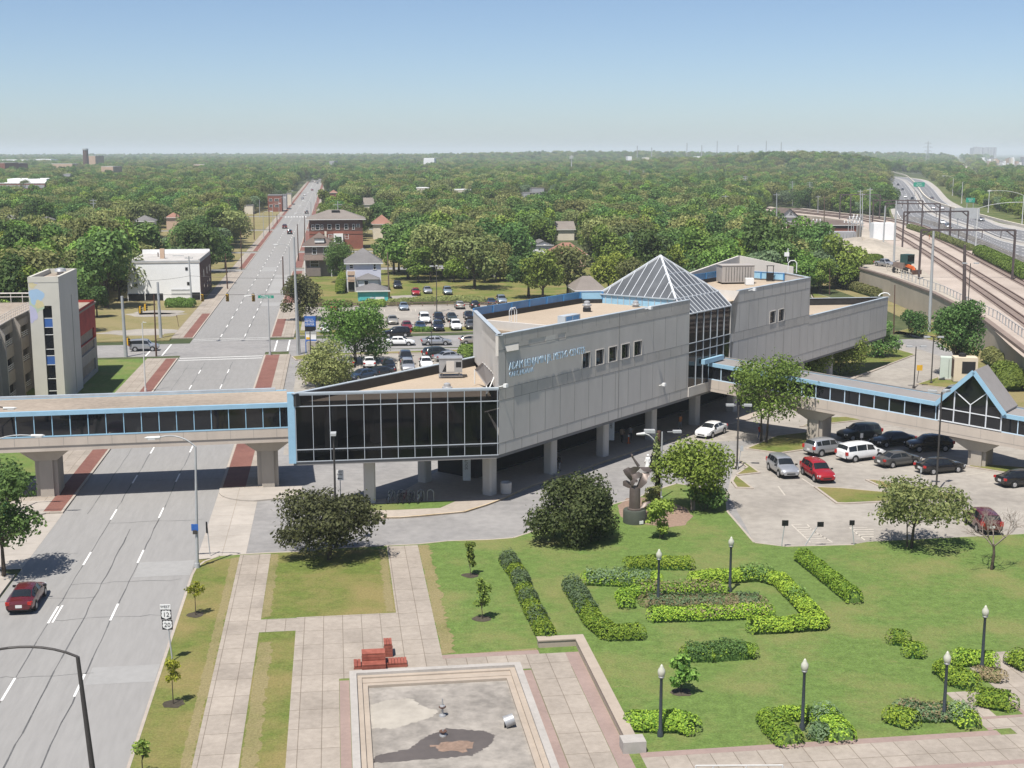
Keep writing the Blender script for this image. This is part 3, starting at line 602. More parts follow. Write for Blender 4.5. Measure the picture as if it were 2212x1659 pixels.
# atrium glazing and pyramid skylight
apex = ST(38.1, 6.3, 18.85); b00, b10, b11, b01 = ST(33.2, 1.55, 14.78), ST(42.85, 1.55, 14.78), ST(42.85, 11.1, 14.78), ST(33.2, 11.1, 14.78)
e0, e1 = ST(33.5, -.05, 13.3), ST(42.95, -.05, 13.3)
mb = MB()
for t in ((b00, b10, apex), (b10, b11, apex), (b11, b01, apex), (b01, b00, apex)): mb.poly(t)
mb.poly((e0, e1, b10, b00)); mb.poly((e0, b00, ST(33.2, 1.55, 13.3))); mb.poly((e1, ST(42.95, 1.55, 13.3), b10))
sk = mb.build('skylight', M['skyglass'], st)
mb = MB()
def bar(a, b, w_=.09, h_=.12): mb.beam(a, b, w_, h_)
for c in (b00, b10, b11, b01): bar(c, apex, .2, .2)
for a, b in ((b00, b10), (b10, b11), (b11, b01), (b01, b00)):
    for i in range(1, 10):
        f = i/10; p = a.lerp(b, f); h = 1 - abs(2*f-1); t_ = a.lerp(apex, 2*f) if f <= .5 else b.lerp(apex, 2*(1-f)); bar(p, t_, .055, .09)
for f in (.24, .56): bar(b00.lerp(apex, 1-f) if False else b00.lerp(apex, f), b10.lerp(apex, f), .06, .1)
bar(b00, b10, .09, .12)
for i in range(0, 12):
    f = i/11; bar(e0.lerp(e1, f), b00.lerp(b10, f), .055, .09)
bar(e0, e1, .1, .12); bar(e0, b00, .1, .12); bar(e1, b10, .1, .12)
mb.build('skylight_frame', mat('pale_aluminium', (0.62, 0.64, 0.66), 0.4, 0.05, 2.0), sk)
mb = MB()      # curb under the pyramid on the left: pale blue glazing
mb.prism([ST(33.12, 1.6), ST(33.35, 1.6), ST(33.35, 11.1), ST(33.12, 11.1)], 13.6, 14.7); mb.prism([ST(33.2, 11.0), ST(42.9, 11.0), ST(42.9, 11.2), ST(33.2, 11.2)], 13.6, 14.7)
cb = mb.build('skylight_curb', M['lightblue'], st)
mb = MB()
for i in range(13): mb.prism([ST(33.07, 1.7 + i*.77), ST(33.11, 1.7 + i*.77), ST(33.11, 1.78 + i*.77), ST(33.07, 1.78 + i*.77)], 13.7, 14.66)
mb.prism([ST(32.95, 1.5), ST(33.2, 1.5), ST(33.2, 11.2), ST(32.95, 11.2)], 14.7, 14.8)
mb.build('curb_mullion', M['coping'], cb)
mb = MB(); holed_wall(mb, W0 - Vector((WD.y, -WD.x, 0))*.02, WD, 33.5, 42.95, 4.45, 13.3, [], .1)
cw = mb.build('atrium_glazing', M['dglass'], st)
mb = MB()
for i in range(1, 6): wall_box(mb, W0, WD, 33.5 + i*1.575 - .03, 33.5 + i*1.575 + .03, 4.5, 13.28, .07, .05)
for z in (10.12, 9.15): wall_box(mb, W0, WD, 33.52, 42.93, z-.035, z+.035, .075, .04)
mb.build('mullion', M['mull'], cw)
mb = MB(); wall_box(mb, W0, WD, 33.5, 42.95, 4.38, 5.4, .1, .3); wall_box(mb, W0, WD, 42.86, 43.0, 4.4, 13.28, .05, .2); mb.build('atrium_sill', M['wallc'], st)
mb = MB(); wall_box(mb, W0, WD, 36.1, 40.6, 7.6, 8.1, .55, -.12); mb.build('bridge_fascia', M['blue'], st)
# windows
for (a, b) in SW + SR:
    mb = MB()
    for x0, x1, z0, z1 in ((a-.07, a, 10.13, 11.67), (b, b+.07, 10.13, 11.67), (a, b, 11.6, 11.67), (a, b, 10.13, 10.2)): wall_box(mb, W0, WD, x0, x1, z0, z1, .05, .03)
    wf = mb.build('window', M['wallc'], st)
    mb = MB(); wall_box(mb, W0, WD, a, b, 10.2, 11.6, -.2, .24); mb.build('pane', M['dglass'], wf)
for x0, x1 in ((4.4, 7.0), (8.95, 10.15), (.95, 2.95)): mb = MB(); wall_box(mb, W0, WD, x0, x1, 13.28, 13.93, -.2, .36); mb.build('vent_opening', M['dark'], st)
M['sheetm'] = mat('pale_sheet_metal', (0.55, 0.52, 0.47), 0.6, 0.1, 1.0)
mb = MB()
mb.poly([tuple(ST(.95, -.16, 13.28)), tuple(ST(2.7, -.16, 13.25)), tuple(ST(2.95, .05, 13.85)), tuple(ST(.95, .05, 13.85))]); mb.poly([tuple(ST(.95, .05, 13.85)), tuple(ST(.95, .05, 13.28)), tuple(ST(.95, -.16, 13.28))])
mb.build('vent_cover', M['sheetm'], st); mb = MB(); wall_box(mb, W0, WD, 7.05, 8.5, 13.33, 13.9, .01, .3); mb.build('vent_cover', M['sheetm'], st)
# low glazed wedge facing the street
G0, G1 = ST(-12.5, 12.5), ST(0, 0); gd = (G1-G0).normalized(); GL = (G1-G0).length; gn = Vector((gd.y, -gd.x, 0))
mb = MB(); holed_wall(mb, G0, gd, .55, GL-.1, 4.45, 10.15, [], .1); gz = mb.build('curtain_wall', M['seeglass'], st)
mb = MB()
for i in range(13): 
    x = .55 + (GL-.65)*i/12; wall_box(mb, G0, gd, x-.026, x+.026, 4.4, 10.15, .08, .04)
for z in (4.43, 5.45, 9.15, 10.12): wall_box(mb, G0, gd, .5, GL, z-.032, z+.032, .085, .04)
mb.build('mullion', M['mull'], gz)
mb = MB(); wall_box(mb, G0, gd, -.1, .5, 4.3, 10.3, .1, .5); mb.build('corner_panel', M['blue'], st)
mb = MB(); wall_box(mb, G0, gd, .5, GL, 10.16, 10.3, .1, .3); mb.build('roof_edge', M['coping'], st)
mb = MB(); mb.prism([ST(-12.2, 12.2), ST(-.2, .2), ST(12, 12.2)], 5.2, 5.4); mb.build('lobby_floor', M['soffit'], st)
for a, d in ((-9.5, 10.6), (-5.6, 9.0), (-1.6, 3.4), (1.0, 3.0), (-2.8, 6.4), (-4.1, 7.0)):
    mb = MB(); mb.box(tuple(ST(a, d, 7.2)), (.8, .8, 3.6), .6); mb.build('lobby_column', mat('lobby_plaster', (0.5, 0.5, 0.47), .8, .1, 1) if 'lobp' not in M else M['lobp'], st)
holed = MB(); holed_wall(holed, ST(12, 12.2), -WD, 0, 24.2, 4.4, 10.2, [], .2); holed.build('wall', M['wallc'], st)
# soffit, columns, ground floor core
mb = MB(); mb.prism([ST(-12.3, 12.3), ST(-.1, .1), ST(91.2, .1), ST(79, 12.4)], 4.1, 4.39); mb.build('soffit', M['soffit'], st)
cols = [(2.36, 2.8), (11.89, 2.8), (20.94, 2.7), (30.47, 2.7), (39.9, 2.6), (49.3, 2.7), (58.7, 2.7), (68.2, 2.7), (77.6, 2.7), (-5.94, 9.6), (2.4, 10.4), (11.9, 10.6), (21, 10.6), (30.5, 10.6), (40, 10.6), (49.3, 10.6), (58.7, 10.6), (68.2, 10.6)]
c0 = None
for a, d in cols:
    if c0 is None:
        mb = MB(); mb.prism([(-.5,-.38), (-.38,-.5), (.38,-.5), (.5,-.38), (.5,.38), (.38,.5), (-.38,.5), (-.5,.38)], -.1, 4.25); mb.box((0, 0, .32), (1.015, 1.015, .03)); c0 = mb.build('column', M['wallc']); c = c0
    else: c = c0.copy(); COL.objects.link(c)
    c.parent = st; c.matrix_parent_inverse = Matrix.Translation(-Vector(st.location)); c.location = ST(a, d); c.rotation_euler = (0, 0, math.atan2(WD.y, WD.x) + (R(45) if a < 0 else 0))
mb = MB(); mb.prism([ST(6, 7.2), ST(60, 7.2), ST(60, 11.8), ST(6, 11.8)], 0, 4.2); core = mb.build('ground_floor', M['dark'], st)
mb = MB(); wall_box(mb, ST(0, 7.2), WD, 8, 56, .2, 3.4, .05, 0); mb.build('storefront', M['dglass'], core)
# raised lettering
mb = MB(); wu = (0, 0, 1)
def wtext(s, a0, z, size, sx): place_text(mb, s, ST(a0, -.16, z), WD, wu, size, .03, 'LEFT', sx)
wtext('ADAM BENJAMIN JR. METRO CENTER', 1.3, 11.93, .92, 0.78)
wtext('GARY, INDIANA', 1.3, 11.22, .62, 0.80)
mb.build('lettering', M['letter'], st)
def lamp_arm(a, z, k=.55):
    mb = MB(); mb.tube(ST(a, 0, z), ST(a, -k, z + .15), .05); mb.box(tuple(ST(a, -k-.15, z+.18)), (.32, .32, .3), .9); mb.build('wall_lamp', M['whitemetal'], st)
lamp_arm(.1, 10.35); lamp_arm(27.4, 6.5, .4); lamp_arm(47.2, 14.6, .6); lamp_arm(24.2, 14.7, .5)
# roof equipment: lift-away things
def roof_unit(name, loc, rz, label):
    t = thing(name, tuple(loc), label, 'air handler', None, rz)
    mb = MB(); mb.box((0, 0, 1.15), (2.1, 1.5, 1.3)); mb.box((0, 0, 1.83), (2.2, 1.6, .06)); mb.build('casing', M['steel'], t)
    mb = MB(); mb.box((0, 0, .12), (2.2, 1.1, .16))
    for x in (-.8, .8):
        for y in (-.5, .5): mb.box((x, y, .35), (.08, .08, .5))
    mb.build('stand', M['steel'], t)
    mb = MB(); mb.box((.72, -.752, 1.25), (.5, .02, .5)); mb.build('intake', M['dark'], t); mb = MB(); mb.poly([(-.8, -.756, .6), (-.42, -.756, .6), (-.42, -.756, 1.4)]); mb.build('intake', M['dark'], t)
    mb = MB(); mb.box((-.05, -.76, 1.1), (.75, .03, 1.0)); mb.build('access_panel', M['wallc'], t)
    return t
roof_unit('rooftop_unit', q('F4', 1770, 1105, 9.5), R(5), 'grey boxy air handler on legs on the low gravel roof of the glass wedge')
def roof_vent(loc, label, sc=1.0, base=True):
    t = thing('roof_vent', tuple(loc), label, 'roof vent', 'vents on the station roofs')
    mb = MB()
    if base: mb.box((0, 0, .25*sc), (1.0*sc, 1.0*sc, .5*sc))
    mb.build('vent_base', M['dark'], t) if base else None
    mb = MB(); z = .5*sc if base else 0; mb.lathe((0, 0, z), [(.45*sc, 0), (.45*sc, .25*sc), (.62*sc, .3*sc), (.62*sc, .42*sc), (.42*sc, .5*sc), (.40*sc, .8*sc), (.2*sc, .92*sc)], 14); mb.build('vent_cap', M['steel'], t, 40)
    return t
roof_vent(q('H3', 1645, 525, 13.75), 'silver mushroom vent on dark square base on the upper gravel roof', .8)
roof_vent(q('H4', 620, 770, 13.75), 'pale round vent beside the pyramid skylight', .75, False)
roof_vent(q('F4', 1725, 1290, 9.45), 'round grey hooded vent on the low wedge roof near the glass wall', .75, False)
t = thing('chiller_unit', tuple(q('B4', 395, 315, 13.7)), 'large grey louvred chiller box on the right hand upper roof', 'air handler', None, math.atan2(WD.y, WD.x) - R(45))
mb = MB(); mb.box((0, 0, 1.25), (4.2, 2.4, 2.1)); mb.box((0, 0, 2.33), (4.35, 2.5, .08)); mb.build('casing', mat('chiller_paint', (0.36, 0.33, 0.30), .6, .1, 1), t)
for x in (-1.8, 1.8):
    for y in (-1, 1): mb = MB(); mb.box((x, y, .12), (.2, .2, .25)); mb.build('foot', M['dark'], t)
mb = MB(); [mb.box((-1.6 + i*.36, -1.21, 1.25), (.05, .03, 1.8)) for i in range(10)]; mb.build('louvre', M['dark'], t)
t = thing('rooftop_box', tuple(q('B4', 515, 330, 13.7)), 'small white square roof box beside the chiller', 'roof box')
mb = MB(); mb.box((0, 0, .45), (1.0, .9, .8)); mb.build('casing', M['whitemetal'], t); mb = MB(); mb.box((0, 0, .05), (.8, .7, .1)); mb.build('kerb_base', M['dark'], t)
# dish frame leaning on the left end wall, ladders, aerials
t = thing('tilted_panel', tuple(q('B3', 160, 1150, 9.45)), 'tilted grey panel on a white truss beside the station end wall', 'roof panel', world=True)
p0, p1, p2, p3 = q('B3', 65, 1045, 10.9), q('B3', 165, 1185, 9.75), q('B3', 235, 1095, 10.8), q('B3', 130, 985, 11.9)
mb = MB(); nrm = (p1-p0).cross(p3-p0).normalized()*.06; mb.poly([p0, p1, p2, p3]); mb.poly([p3-nrm, p2-nrm, p1-nrm, p0-nrm])
for a, b in ((p0, p1), (p1, p2), (p2, p3), (p3, p0)): mb.poly([a, a-nrm, b-nrm, b])
mb.build('panel', mat('grey_panel', (0.28, 0.26, 0.25), .7, .1, 1), t)
mb = MB(); c_ = (p0+p1+p2+p3)/4
for i in range(7):
    a = p3.lerp(p2, i/6); mb.tube(a, a + Vector((.25, .3, -.2)), .03, n=5); mb.tube(a + Vector((.25, .3, -.2)), p3.lerp(p2, min(1, (i+1)/6)), .03, n=5)
mb.tube(p1, V3(ST(-.4, 1.0), 9.6), .05); mb.tube(p2, V3(ST(-.4, 1.0), 9.6), .05); mb.tube(p0, p0 + Vector((0, 0, -1.3)), .05); mb.tube(p1, p1 + Vector((0, 0, -.3)), .05)
mb.build('truss', M['whitemetal'], t)
t = thing('roof_ladder', tuple(q('H3', 430, 640, 14.4)), 'steel hooped ladder down into the roof recess of the station', 'ladder', world=True)
mb = MB(); b0 = q('H3', 430, 640, 14.55)
for sx in (-.28, .28):
    o_ = b0 + WD*sx*.6 + WB*(-.5*abs(sx))*0
    mb.path([o_ + Vector((0, 0, -2.4)), o_, o_ + Vector((0, 0, .7)), o_ + Vector((.12, .12, 1.0)), o_ + Vector((.35, .3, 1.05)), o_ + Vector((.5, .42, .7)), o_ + Vector((.5, .42, -.5))], .035)
for i in range(7): mb.tube(b0 + WD*(-.17) + Vector((0, 0, -.2 - i*.35)), b0 + WD*.17 + Vector((0, 0, -.2 - i*.35)), .025, n=5)
mb.build('rails', M['whitemetal'], t)
t = thing('roof_hatch', tuple(q('H3', 1360, 690, 13.9)), 'grey-blue hatch box behind the station front parapet', 'roof hatch', None, math.atan2(WD.y, WD.x))
mb = MB(); mb.box((0, 0, .35), (2.6, .9, .7)); mb.build('frame', M['coping'], t); [lbx.build('panel', M['deepblue'], t) for x_ in (-.62, .55) for lbx in [MB()] if not lbx.box((x_, -.46, .38), (1.0, .03, .45))]
t = thing('aerial_mast', tuple(q('B4', 690, 300, 13.7)), 'small dark equipment rack on the right hand upper roof', 'equipment rack')
mb = MB(); mb.box((0, 0, .6), (.9, .4, 1.0)); mb.build('cabinet', M['dark'], t); mb = MB(); [mb.tube((x, 0, 0), (x, 0, 2.0), .05) for x in (-.4, .4)]; mb.tube((-.5, 0, 2), (.5, 0, 2), .05); mb.build('frame', M['dark'], t)
t = thing('aerial_mast', tuple(q('B4', 875, 230, 14.7)), 'white looped aerial frame on the far roof corner', 'aerial')
mb = MB(); mb.path([(-.5, 0, 0), (-.5, 0, 1.3), (-.2, 0, 1.6), (.3, 0, 1.6), (.6, 0, 1.3), (.6, 0, 0)], .06); mb.tube((-.6, 0, 1.5), (-.6, 0, 3.2), .05); mb.build('loop', M['whitemetal'], t); mb = MB(); mb.box((-.75, 0, 2.4), (.6, .25, .5)); mb.build('box', M['whitemetal'], t)
t = thing('coiled_pipe', tuple(q('B4', 1655, 425, 9.95)), 'white coiled pipe on the far tip of the low roof', 'pipe'); mb = MB(); mb.path([(-.8, 0, 0), (-.5, .1, .3), (0, .15, .45), (.5, .1, .4), (.8, 0, .1)], .09); mb.build('pipe', M['whitemetal'], t)
# ================================================================ FOOTBRIDGES
M['bridgec'] = mat('bridge_concrete', (0.46, 0.40, 0.34), 0.85, 0.08, 1.2, None, 0.4, 0.1, 0.2, stretch=(1, 1, .4))
M['pier'] = mat('pier_concrete', (0.37, 0.33, 0.28), 0.9, 0.12, 0.8, None, 0.5, 0.1, 0.3, stretch=(1, 1, .25))
M['broof'] = mat('bridge_roof_gravel', (0.28, 0.235, 0.19), 0.95, 0.18, 2.0, (0.31, 0.26, 0.21), 0.12, 0.3, 0.1)
M['greyroof'] = mat('grey_roof_membrane', (0.235, 0.22, 0.21), 0.85, 0.08, 1.0)
def pier(root, c, rz, top, wx=.95, wy=1.7, flare=2.35):
    mb = MB()   # cross shaped stem with a flared head
    prof = [(-wx*.6, -wy), (wx*.6, -wy), (wx*.6, -wy+.25), (wx, -wy+.25), (wx, wy), (-wx, wy), (-wx, -wy+.25), (-wx*.6, -wy+.25)]
    mb.prism(prof, -.15, top - 1.05)
    k = len(mb.v); lo = [(-wx, -wy), (wx, -wy), (wx, wy), (-wx, wy)]; hi = [(-flare, -wy-.45), (flare, -wy-.45), (flare, wy+.45), (-flare, wy+.45)]
    mb.v += [(x, y, top-1.15) for x, y in lo] + [(x, y, top-.02) for x, y in hi]
    for i in range(4): mb.f.append((k+i, k+(i+1) % 4, k+4+(i+1) % 4, k+4+i)); mb.m.append(0)
    mb.f.append((k+4, k+5, k+6, k+7)); mb.m.append(0)
    o = mb.build('pier', M['pier']); o.parent = root; o.matrix_parent_inverse = Matrix.Translation(-Vector(root.location)); o.location = c; o.rotation_euler = (0, 0, rz)
LB0 = Vector((-44.25, 109.22, 0)); LBd = (Vector((-21.02, 113.58, 0)) - LB0).normalized(); LBn = Vector((-LBd.y, LBd.x, 0))
lb = thing('footbridge', tuple(LB0 + LBd*12), 'level concrete footbridge with dark windows across the street', 'footbridge', None, world=True)
W_ = 6.6; A0, A1 = -16.0, 24.6
mb = MB(); LB = lambda a, k: LB0 + LBd*a + LBn*k
mb.prism([LB(A0, .0), LB(A1, .0), LB(A1, W_), LB(A0, W_)], 4.9, 5.7); mb.prism([LB(A0, .06), LB(A1, .06), LB(A1, W_-.06), LB(A0, W_-.06)], 4.42, 4.9)
for i in range(22):
    a = A0 + 1 + i*2.03
    wall_box(mb, LB0, LBd, a-.012, a+.012, 4.9, 5.69, .012, 0, 1) if i % 1 == 0 and i*2.03 + A0 < 24 else None
wall_box(mb, LB0, LBd, A0, A1, 4.89, 4.915, .012, 0, 1)
mb.build('deck', [M['bridgec'], M['joint']], lb)
mb = MB(); wall_box(mb, LB0, LBd, A0, A1, 5.74, 7.64, -.1, .16); wall_box(mb, LB(0, W_), LBd, A0, A1, 5.74, 7.64, .16, -.1); gl = mb.build('window_band', M['dglass'], lb)
mb = MB()
for i in range(27):
    a = -15.0 + i*1.497 - .02
    if a < 24.4: wall_box(mb, LB0, LBd, a-.035, a+.035, 5.74, 7.62, -.02, .16)
wall_box(mb, LB0, LBd, A0, A1, 5.7, 5.8, .02, .2); mb.build('mullion', M['blue'], gl)
mb = MB(); wall_box(mb, LB0, LBd, A0, A1, 7.62, 8.0, .12, .2); wall_box(mb, LB(0, W_), LBd, A0, A1, 7.62, 8.0, .2, .12); mb.build('fascia', M['blue'], lb)
mb = MB(); mb.prism([LB(A0, .2), LB(A1, .2), LB(A1, W_-.2), LB(A0, W_-.2)], 7.7, 7.93); mb.build('roof', M['broof'], lb)
mb = MB(); mb.prism([LB(A0, W_-.2), LB(A1-1, W_-.2), LB(A1-1, W_+.1), LB(A0, W_+.1)], 8.0, 8.22); mb.build('coping', M['coping'], lb)
rzL = math.atan2(LBd.y, LBd.x)
for px, py in ((102, 1075), (580, 1052)):
    f = q('D', px, py); pier(lb, f + LBn*2.0, rzL, 4.44)
# right hand footbridge, sloping down
RB0 = Vector((20.6, 139.9, 0)); RBd = Vector((WD.y, -WD.x, 0)); RBn = WD.copy()
rb = thing('footbridge', tuple(RB0 + RBd*20), 'sloping concrete footbridge with blue gable over the right hand car park', 'footbridge', None, world=True)
WR = 3.9; SL = -.061
def rbp(s, k, z): v = RB0 + RBd*s + RBn*k; return (v.x, v.y, z + SL*s)
def rslab(mb, s0, s1, k0, k1, z0, z1, mi=0, n=1):
    k = len(mb.v); mb.v += [rbp(s, kk, z) for z in (z0, z1) for s, kk in ((s0, k0), (s1, k0), (s1, k1), (s0, k1))]
    for f in ((3,2,1,0), (4,5,6,7), (0,1,5,4), (1,2,6,5), (2,3,7,6), (3,0,4,7)): mb.f.append(tuple(k+i for i in f)); mb.m.append(mi)
S1 = 50.0
mb = MB(); rslab(mb, 0, S1, 0, WR, 4.45, 5.75)
rslab(mb, 0, S1, -.012, 0, 4.78, 4.8, 1)
for i in range(14): rslab(mb, 2.3 + i*3.12, 2.32 + i*3.12, -.012, 0, 4.8, 5.74, 1)
mb.build('deck', [M['bridgec'], M['joint']], rb)
GA, GB_, GC = 26.2, 32.3, 29.45
mb = MB()
for s0, s1 in ((-.2, GA), (GB_, S1)): rslab(mb, s0, s1, .1, .14, 5.8, 7.2); rslab(mb, s0, s1, WR-.14, WR-.1, 5.8, 7.2)
gl = mb.build('window_band', M['dglass'], rb)
mb = MB()
for i in range(31):
    s = .95 + i*1.563
    if not (GA - .1 < s < GB_ + .1): rslab(mb, s-.04, s+.04, .02, .1, 5.76, 7.2)
for s0, s1 in ((0, GA), (GB_, S1)): rslab(mb, s0, s1, .0, .12, 5.75, 5.84)
mb.build('mullion', mat('pale_blue_mullion', (0.5, 0.62, 0.72), .4, .05, 2), gl)
mb = MB()
for s0, s1 in ((-.2, GA), (GB_, S1)): rslab(mb, s0, s1, -.1, .1, 7.2, 7.6); rslab(mb, s0, s1, WR-.1, WR+.1, 7.2, 7.6)
mb.build('fascia', M['blue'], rb)
mb = MB()
for s0, s1 in ((-.2, GA), (GB_, S1)): rslab(mb, s0, s1, .1, WR-.1, 7.35, 7.55); rslab(mb, s0, s1, WR-.1, WR+.12, 7.62, 7.7)
mb.build('roof', M['greyroof'], rb)
# gable
zA, zC = 6.05, 9.25
def gp(s, k, z): v = RB0 + RBd*s + RBn*k; return Vector((v.x, v.y, z))
za, zb = 5.85 + SL*0, 5.6
zl, zr = 5.9, 5.7
mb = MB(); mb.poly([gp(GA, .06, 4.3), gp(GB_, .06, 3.95), gp(GB_, .06, zr), gp(GC, .06, zC-.1), gp(GA, .06, zl)]); mb.poly([gp(GA, WR-.06, zl), gp(GC, WR-.06, zC-.1), gp(GB_, WR-.06, zr), gp(GB_, WR-.06, 3.95), gp(GA, WR-.06, 4.3)])
gg = mb.build('gable_glazing', M['dglass'], rb)
mb = MB(); m1 = GA + 1.5; m2 = GB_ - 1.52; mc = (GA+GB_)/2
zt = lambda s: zl + (zC-zl)*(s-GA)/(GC-GA) if s < GC else zr + (zC-zr)*(GB_-s)/(GB_-GC)
zbm = lambda s: 4.28 + SL*(s-GA)
for s in (GA+.08, m1, m2, GB_-.08): mb.beam(gp(s, .0, zbm(s)), gp(s, .0, zt(s)-.1), .1, .1)
mb.beam(gp(mc, .0, zbm(mc)), gp(mc, .0, 6.1), .1, .1); mb.beam(gp(mc, .0, 6.1), gp(m1, .0, zt(m1)-.15), .08, .08); mb.beam(gp(mc, .0, 6.1), gp(m2, .0, zt(m2)-.15), .08, .08)
mb.beam(gp(GA, .0, 5.5), gp(GB_, .0, 5.12), .08, .08); mb.beam(gp(GA, .0, 4.27), gp(GB_, .0, 3.9), .1, .1)
mb.build('mullion', mat('white_mullion', (0.66, 0.68, 0.7), .4, .05, 2), gg)
mb = MB()
for a, za_, b, zb_ in ((GA-.25, zl-.05, GC, zC+.1), (GC, zC+.1, GB_+.25, zr-.05)):
    n0 = [gp(a, -.25, za_), gp(b, -.25, zb_), gp(b, WR+.25, zb_), gp(a, WR+.25, za_)]; n1 = [v + Vector((0, 0, .16)) for v in n0]
    mb.poly(n1); mb.poly(list(reversed(n0)))
    for i in range(4): j = (i+1) % 4; mb.poly([n0[i], n0[j], n1[j], n1[i]])
mb.build('gable_roof', M['greyroof'], rb)
mb = MB()
for a, za_, b, zb_ in ((GA-.28, zl-.1, GC, zC+.14), (GC, zC+.14, GB_+.28, zr-.1)): mb.beam(gp(a, -.3, za_-.02), gp(b, -.3, zb_-.02), .1, .42)
mb.build('gable_trim', M['blue'], rb)
rzR = math.atan2(RBd.y, RBd.x)
for s in (13.1, 29.9, 45.5): pier(rb, RB0 + RBd*s + RBn*2.0, rzR, 4.47 + SL*s, .85, 1.3, 2.6)
# ================================================================ CAR PARK AND ITS STAIR TOWER
M['garage'] = mat('garage_concrete', (0.33, 0.30, 0.265), 0.9, 0.1, 0.7, None, 0.3, 0.1, 0.2)
M['tower'] = mat('tower_concrete', (0.52, 0.50, 0.44), 0.85, 0.05, 0.7, None, 0.25, 0.1, 0.2)
M['murblue'] = mat('mural_blue', (0.33, 0.47, 0.62), .8, .06, 1); M['muryel'] = mat('mural_yellow', (0.56, 0.50, 0.30), .8, .06, 1); M['murgrn'] = mat('mural_green', (0.42, 0.50, 0.36), .8, .06, 1); M['murlil'] = mat('mural_lilac', (0.45, 0.44, 0.58), .8, .06, 1)
M['winblue'] = mat('blue_spandrel', (0.05, 0.12, 0.33), .3, .1, 1)
TP0, TP1, TS0, TS1, TZ = -36.15, -32.65, 160.2, 171.6, 15.4
tw = thing('stair_tower', tuple(PS((TP0+TP1)/2, 166)), 'tall pale stair tower with a pastel mural and a narrow window strip', 'tower', world=True)
mb = MB(); F0 = PS(TP0, TS0); fd = (PS(TP1, TS0)-F0).normalized(); sd = (PS(TP1, TS1)-PS(TP1, TS0)).normalized()
holed_wall(mb, F0, fd, 0, TP1-TP0, 0, TZ, [(1.5, 2.55, -.1, 12.0)], .3)
holed_wall(mb, PS(TP1, TS0), sd, 0, TS1-TS0, 0, TZ, [(6.9, 7.3, 0.2, 12.6)], .3)
holed_wall(mb, PS(TP1, TS1), -fd, 0, TP1-TP0, 0, TZ, [], .3); holed_wall(mb, PS(TP0, TS1), -sd, 0, TS1-TS0, 0, TZ, [], .3)
mb.build('wall', M['tower'], tw)
mb = MB(); mb.prism([PS(TP0+.3, TS0+.3), PS(TP1-.3, TS0+.3), PS(TP1-.3, TS1-.3), PS(TP0+.3, TS1-.3)], 14.7, 14.9); mb.build('roof', M['broof'], tw)
mb = MB()
for a, b in ((PS(TP0, TS0), PS(TP1, TS0)), (PS(TP1, TS0), PS(TP1, TS1)), (PS(TP1, TS1), PS(TP0, TS1)), (PS(TP0, TS1), PS(TP0, TS0))):
    d = (b-a).normalized(); n_ = Vector((-d.y, d.x, 0)); mb.prism([a - n_*.03, b - n_*.03, b + n_*.3, a + n_*.3], TZ-.6, TZ+.06)
mb.build('coping', M['tower'], tw)
mb = MB(); wall_box(mb, F0, fd, 1.5, 2.55, 0, 12.0, -.22, .28); wn = mb.build('window_strip', M['dglass'], tw)
mb = MB(); [wall_box(mb, F0, fd, 1.52, 2.53, z, z+.07, -.16, .24) for z in (10.45, 9.35, 8.45, 6.7, 5.9, 4.8, 3.1, 1.6)]; mb.build('transom', M['whitemetal'], wn)
mb = MB(); [wall_box(mb, F0, fd, 1.52, 2.53, a, b, -.18, .23) for a, b in ((9.42, 10.43), (4.88, 5.88))]; mb.build('spandrel', M['winblue'], wn)
mb = MB(); wall_box(mb, PS(TP1, TS0), sd, 6.9, 7.3, .2, 12.6, -.25, .3); mb.build('slot_window', M['dark'], tw)
mb = MB()
def fblob(a, z, ra, rz_, mi, n=22, k=.006, ph=0):
    f_ = lambda t: 1 + .13*math.sin(3*t + ph) + .08*math.sin(5*t + 2*ph)
    nn = Vector((fd.y, -fd.x, 0)); mb.poly([tuple(F0 + fd*min(3.45, max(.02, a + ra*f_(t)*math.cos(t))) + nn*k + Vector((0, 0, z + rz_*f_(t)*math.sin(t)))) for t in [2*math.pi*i/n for i in range(n)]], mi)
fblob(.7, 12.0, .9, .9, 2, k=.004, ph=1.5); fblob(.85, 13.1, .85, 1.0, 0, ph=.4); fblob(.5, 14.6, .45, .45, 1, ph=1); fblob(.3, 11.0, .55, 1.0, 3, k=.008, ph=2); fblob(.95, 14.9, .4, .22, 3, k=.009, ph=.8); fblob(1.15, 12.2, .5, .5, 1, k=.009, ph=2.2)
mb.build('mural', [M['murblue'], M['muryel'], M['murgrn'], M['murlil']], tw)
mb = MB(); mb.lathe(tuple(PS(-34.2, 169.4, 14.9)), [(.4, 0), (.4, .35), (.75, .42), (.6, .75), (.2, .85)], 12); mb.build('roof_vent', M['steel'], tw, 40)
